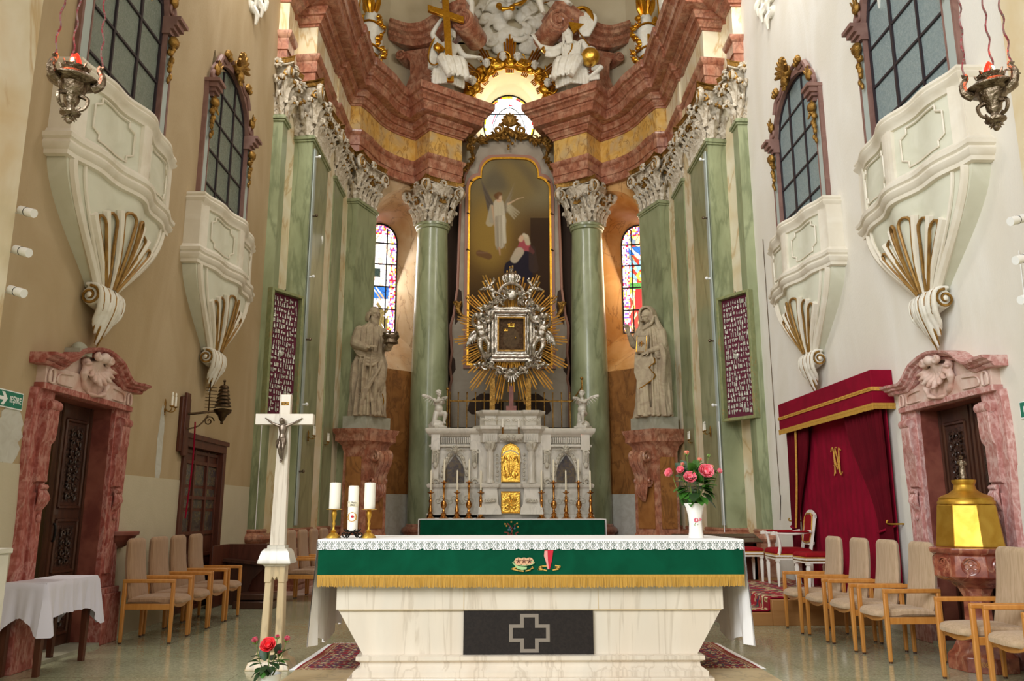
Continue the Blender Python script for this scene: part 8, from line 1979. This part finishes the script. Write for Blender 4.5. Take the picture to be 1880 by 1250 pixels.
# ---------------------------------------------------------------- display cases with votive offerings
KINDS_ = {}
def votives():
    def heart(b, s): b.rings([[(x*s*k, -y_, z*s*k) for x, z in [(.5*math.sin(a)**3*1.05, .42*cos(a)-.16*cos(2*a)-.06*cos(3*a)) for a in [j*PI/9 for j in range(18)]]] for k, y_ in ((1, 0), (.9, .012), (.5, .02))])
    b = B(); heart(b, .07); KINDS_['heart'] = b.mesh('votive_heart')
    b = B(); b.tube([(0, -.008, .05), (.004, -.01, .0), (0, -.008, -.035), (.02, -.012, -.045)], [.012, .011, .008, .007], 6); KINDS_['leg'] = b.mesh('votive_leg')
    b = B(); b.tube([(0, -.008, .02), (0, -.01, -.045)], [.012, .02], 7); b.sph((0, -.01, .035), .013, 7, 5); b.tube([(-.01, -.01, .015), (-.016, -.018, -.01), (0, -.02, 0)], .006, 5); KINDS_['figure'] = b.mesh('votive_figure')
    b = B(); b.box(-.028, .028, -.01, 0, -.035, .035); b.sph((0, -.01, .005), (.012, .008, .02), 7, 5); KINDS_['plaque'] = b.mesh('votive_plaque')
    b = B(); b.tube([(0, -.008, -.045), (0, -.01, .01), (.003, -.01, .025)], [.012, .009, .01], 6)
    for k in range(4): b.tube([(0, -.01, .02), (-.012+.008*k, -.01, .045)], .0035, 5)
    KINDS_['arm'] = b.mesh('votive_arm')
    for m in KINDS_.values(): m.materials.append(M['silverv'])
votives()
def case(s):
    sd = 'left' if s < 0 else 'right'; p0, p1 = V((-4.3, 13.98)), V((-3.88, 14.72)); W_, H_ = .80, 2.3; c = (p0+p1)/2; ang = math.atan2(p1.y-p0.y, p1.x-p0.x)
    n = V((p1-p0).normalized()); out = V((n.y, -n.x)); loc = V((c.x, c.y, 2.92)); rz = ang
    if s > 0: loc.x = -c.x; rz = -ang
    t = thing('votive_case', 'tall narrow case of silver votive offerings on crimson velvet, %s side' % sd, 'display case', loc, rz)
    b = B(); e = .055
    b.ribbon([(-W_/2, 0), (W_/2, 0), (W_/2, H_), (-W_/2, H_), (-W_/2, 0)], [(-W_/2+e, e), (W_/2-e, e), (W_/2-e, H_-e), (-W_/2+e, H_-e), (-W_/2+e, e)], -.1, .02, 'y'); b.obj('frame', 'frameg', t, bevel=.006)
    b = B(); b.box(-W_/2+e*.8, W_/2-e*.8, .0, .02, e*.8, H_-e*.8); b.obj('velvet_backing', 'caseglass', t)
    b = B(); b.tube([(0, .0, H_), (0, .0, H_+.05)], .012, 6); b.obj('hanger', 'bronze', t)
    rnd = random.Random(30+s); M4 = Matrix.Translation(loc) @ Matrix.Rotation(rz, 4, 'Z'); rows = 21; z = H_-.15; i = 0
    for r_ in range(rows):
        x = -W_/2+.11
        while x < W_/2-.1:
            k = rnd.choices(('figure', 'leg', 'heart', 'plaque', 'arm'), (40, 22, 14, 8, 16))[0]; sc = rnd.uniform(.62, 1.02)
            if r_ == 10 and abs(x) < .06 : k, sc = 'heart', 2.0
            o = bpy.data.objects.new(k+'_shaped_votive', KINDS_[k]); COL.objects.link(o); o.location = M4 @ V((x, -.004, z+rnd.uniform(-.012, .012))); o.rotation_euler = (0, rnd.uniform(-.12, .12), rz); o.scale = (sc,)*3
            tag(o, 'small silver votive %s pinned on the crimson velvet of the %s display case' % (k, sd), 'votive offering', 'silver votive %ss in the %s case' % (k, sd)); x += {'figure': .075, 'leg': .062, 'heart': .095, 'plaque': .095, 'arm': .062}[k]*(.5+.4*sc); i += 1
        z -= .099
case(-1); case(1)
# stucco ornaments high on the walls, cables
for s, sd in ((-1, 'left'), (1, 'right')):
    b = B(); y_ = 11.9
    for k, (dy, dz, r) in enumerate(((0, 0, .22), (.35, -.1, .18), (.7, -.05, .2), (.45, -.35, .12), (.15, .2, .2), (.9, .2, .2))):
        b.tube([(p[0], p[1], p[2]) for p in spiral((0, y_+dy, 10.0+dz), r, 1.3, k, 'yz', n=20, sgn=1 if k % 2 else -1)], [.04*(1-.5*i/20) for i in range(21)], 6); b.tube([(0, y_+dy, 10.0+dz), (-s*.05, y_+dy+.1, 9.9+dz), (-s*.02, y_+dy+.15, 9.75+dz)], [.05, .05, .02], 6)
    o = b.obj('stucco_scrollwork', 'white'); o.location.x = s*4.38; tag(o, 'white stucco scrollwork high on the %s wall above the farther window' % sd, 'stucco ornament')
b = B(); b.tube([(4.385, 6.75, 3.4), (4.385, 6.78, 2.4), (4.385, 6.8, 1.3)], .006, 5); b.tube([(4.385, 6.85, 3.6), (4.385, 6.87, 2.6)], .005, 5); o = b.obj('wall_cable', 'lampw'); tag(o, 'thin white cable running down the right wall near the exit sign', 'cable')
b = B(); b.tube([(4.39, 13.55, 6.0), (4.39, 13.55, 2.0), (4.385, 13.5, 1.6), (4.385, 13.6, 1.2)], .006, 5); o = b.obj('wall_cable', 'bronze'); tag(o, 'thin hanging cord on the right wall beside the red canopy', 'cable')
b = B(); b.tube([(.0, 0, 0), (0, .0, 2.0)], .008, 5); o = b.obj('white_conduit', 'lampw'); o.location = (-4.26, 14.0, .95); tag(o, 'thin white conduit below the left votive case', 'pipe')
b = B(); b.tube([(.0, 0, 0), (0, .0, 2.0)], .008, 5); o = b.obj('white_conduit', 'lampw'); o.location = (3.8, 14.84, .95); tag(o, 'thin white conduit below the right votive case', 'pipe')
# bare plaster patches on the walls
for s, (y_, z, w_, h_), lb in ((-1, (7.05, 1.98, .2, .3), 'pale repaired plaster patch left of the left doorway'), (-1, (10.2, 2.1, .1, .55), 'narrow pale plaster patch under the left wall sconce')):
    rnd = random.Random(int(y_*10)); P = [(y_+w_*cos(a)*rnd.uniform(.7, 1.1), z+h_*sin(a)*rnd.uniform(.75, 1.1)) for a in [k*PI/14 for k in range(28)]]
    b = B(); b.prism(P, s*4.4, s*4.396, 'x'); o = b.obj('plaster_patch', 'patch'); tag(o, lb, 'wall patch')
t = thing('red_roses', 'red rose heads on thin stems at the right edge beside the exit sign', 'flowers', (3.9, 6.2, 0))
for k, (dx, z) in enumerate(((.07, 1.62), (.1, 1.48))):
    b = B(); rose(b, V((dx, 0, z)), (-.5, -.5, .3), .03, random.Random(k), .7); o = b.obj('rose_bloom', 'roser', t); b = B(); b.tube([(dx, 0, z-.02), (.25, .02, 1.3), (.3, 0, .9)], .004, 5); b.obj('stem', 'stem', o)
b = B(); b.lathe([(0, .88), (.05, .88), (.07, 1.05), (.065, 1.05), (.045, .9)], (.3, 0, 0), 16); b.obj('glass_vase', 'porc', t); b = B(); b.lathe([(.16, 0), (.16, .03), (.03, .06), (.03, .84), (.12, .88), (0, .88)], (.3, 0, 0), 16); b.obj('flower_stand', 'rwood', t)
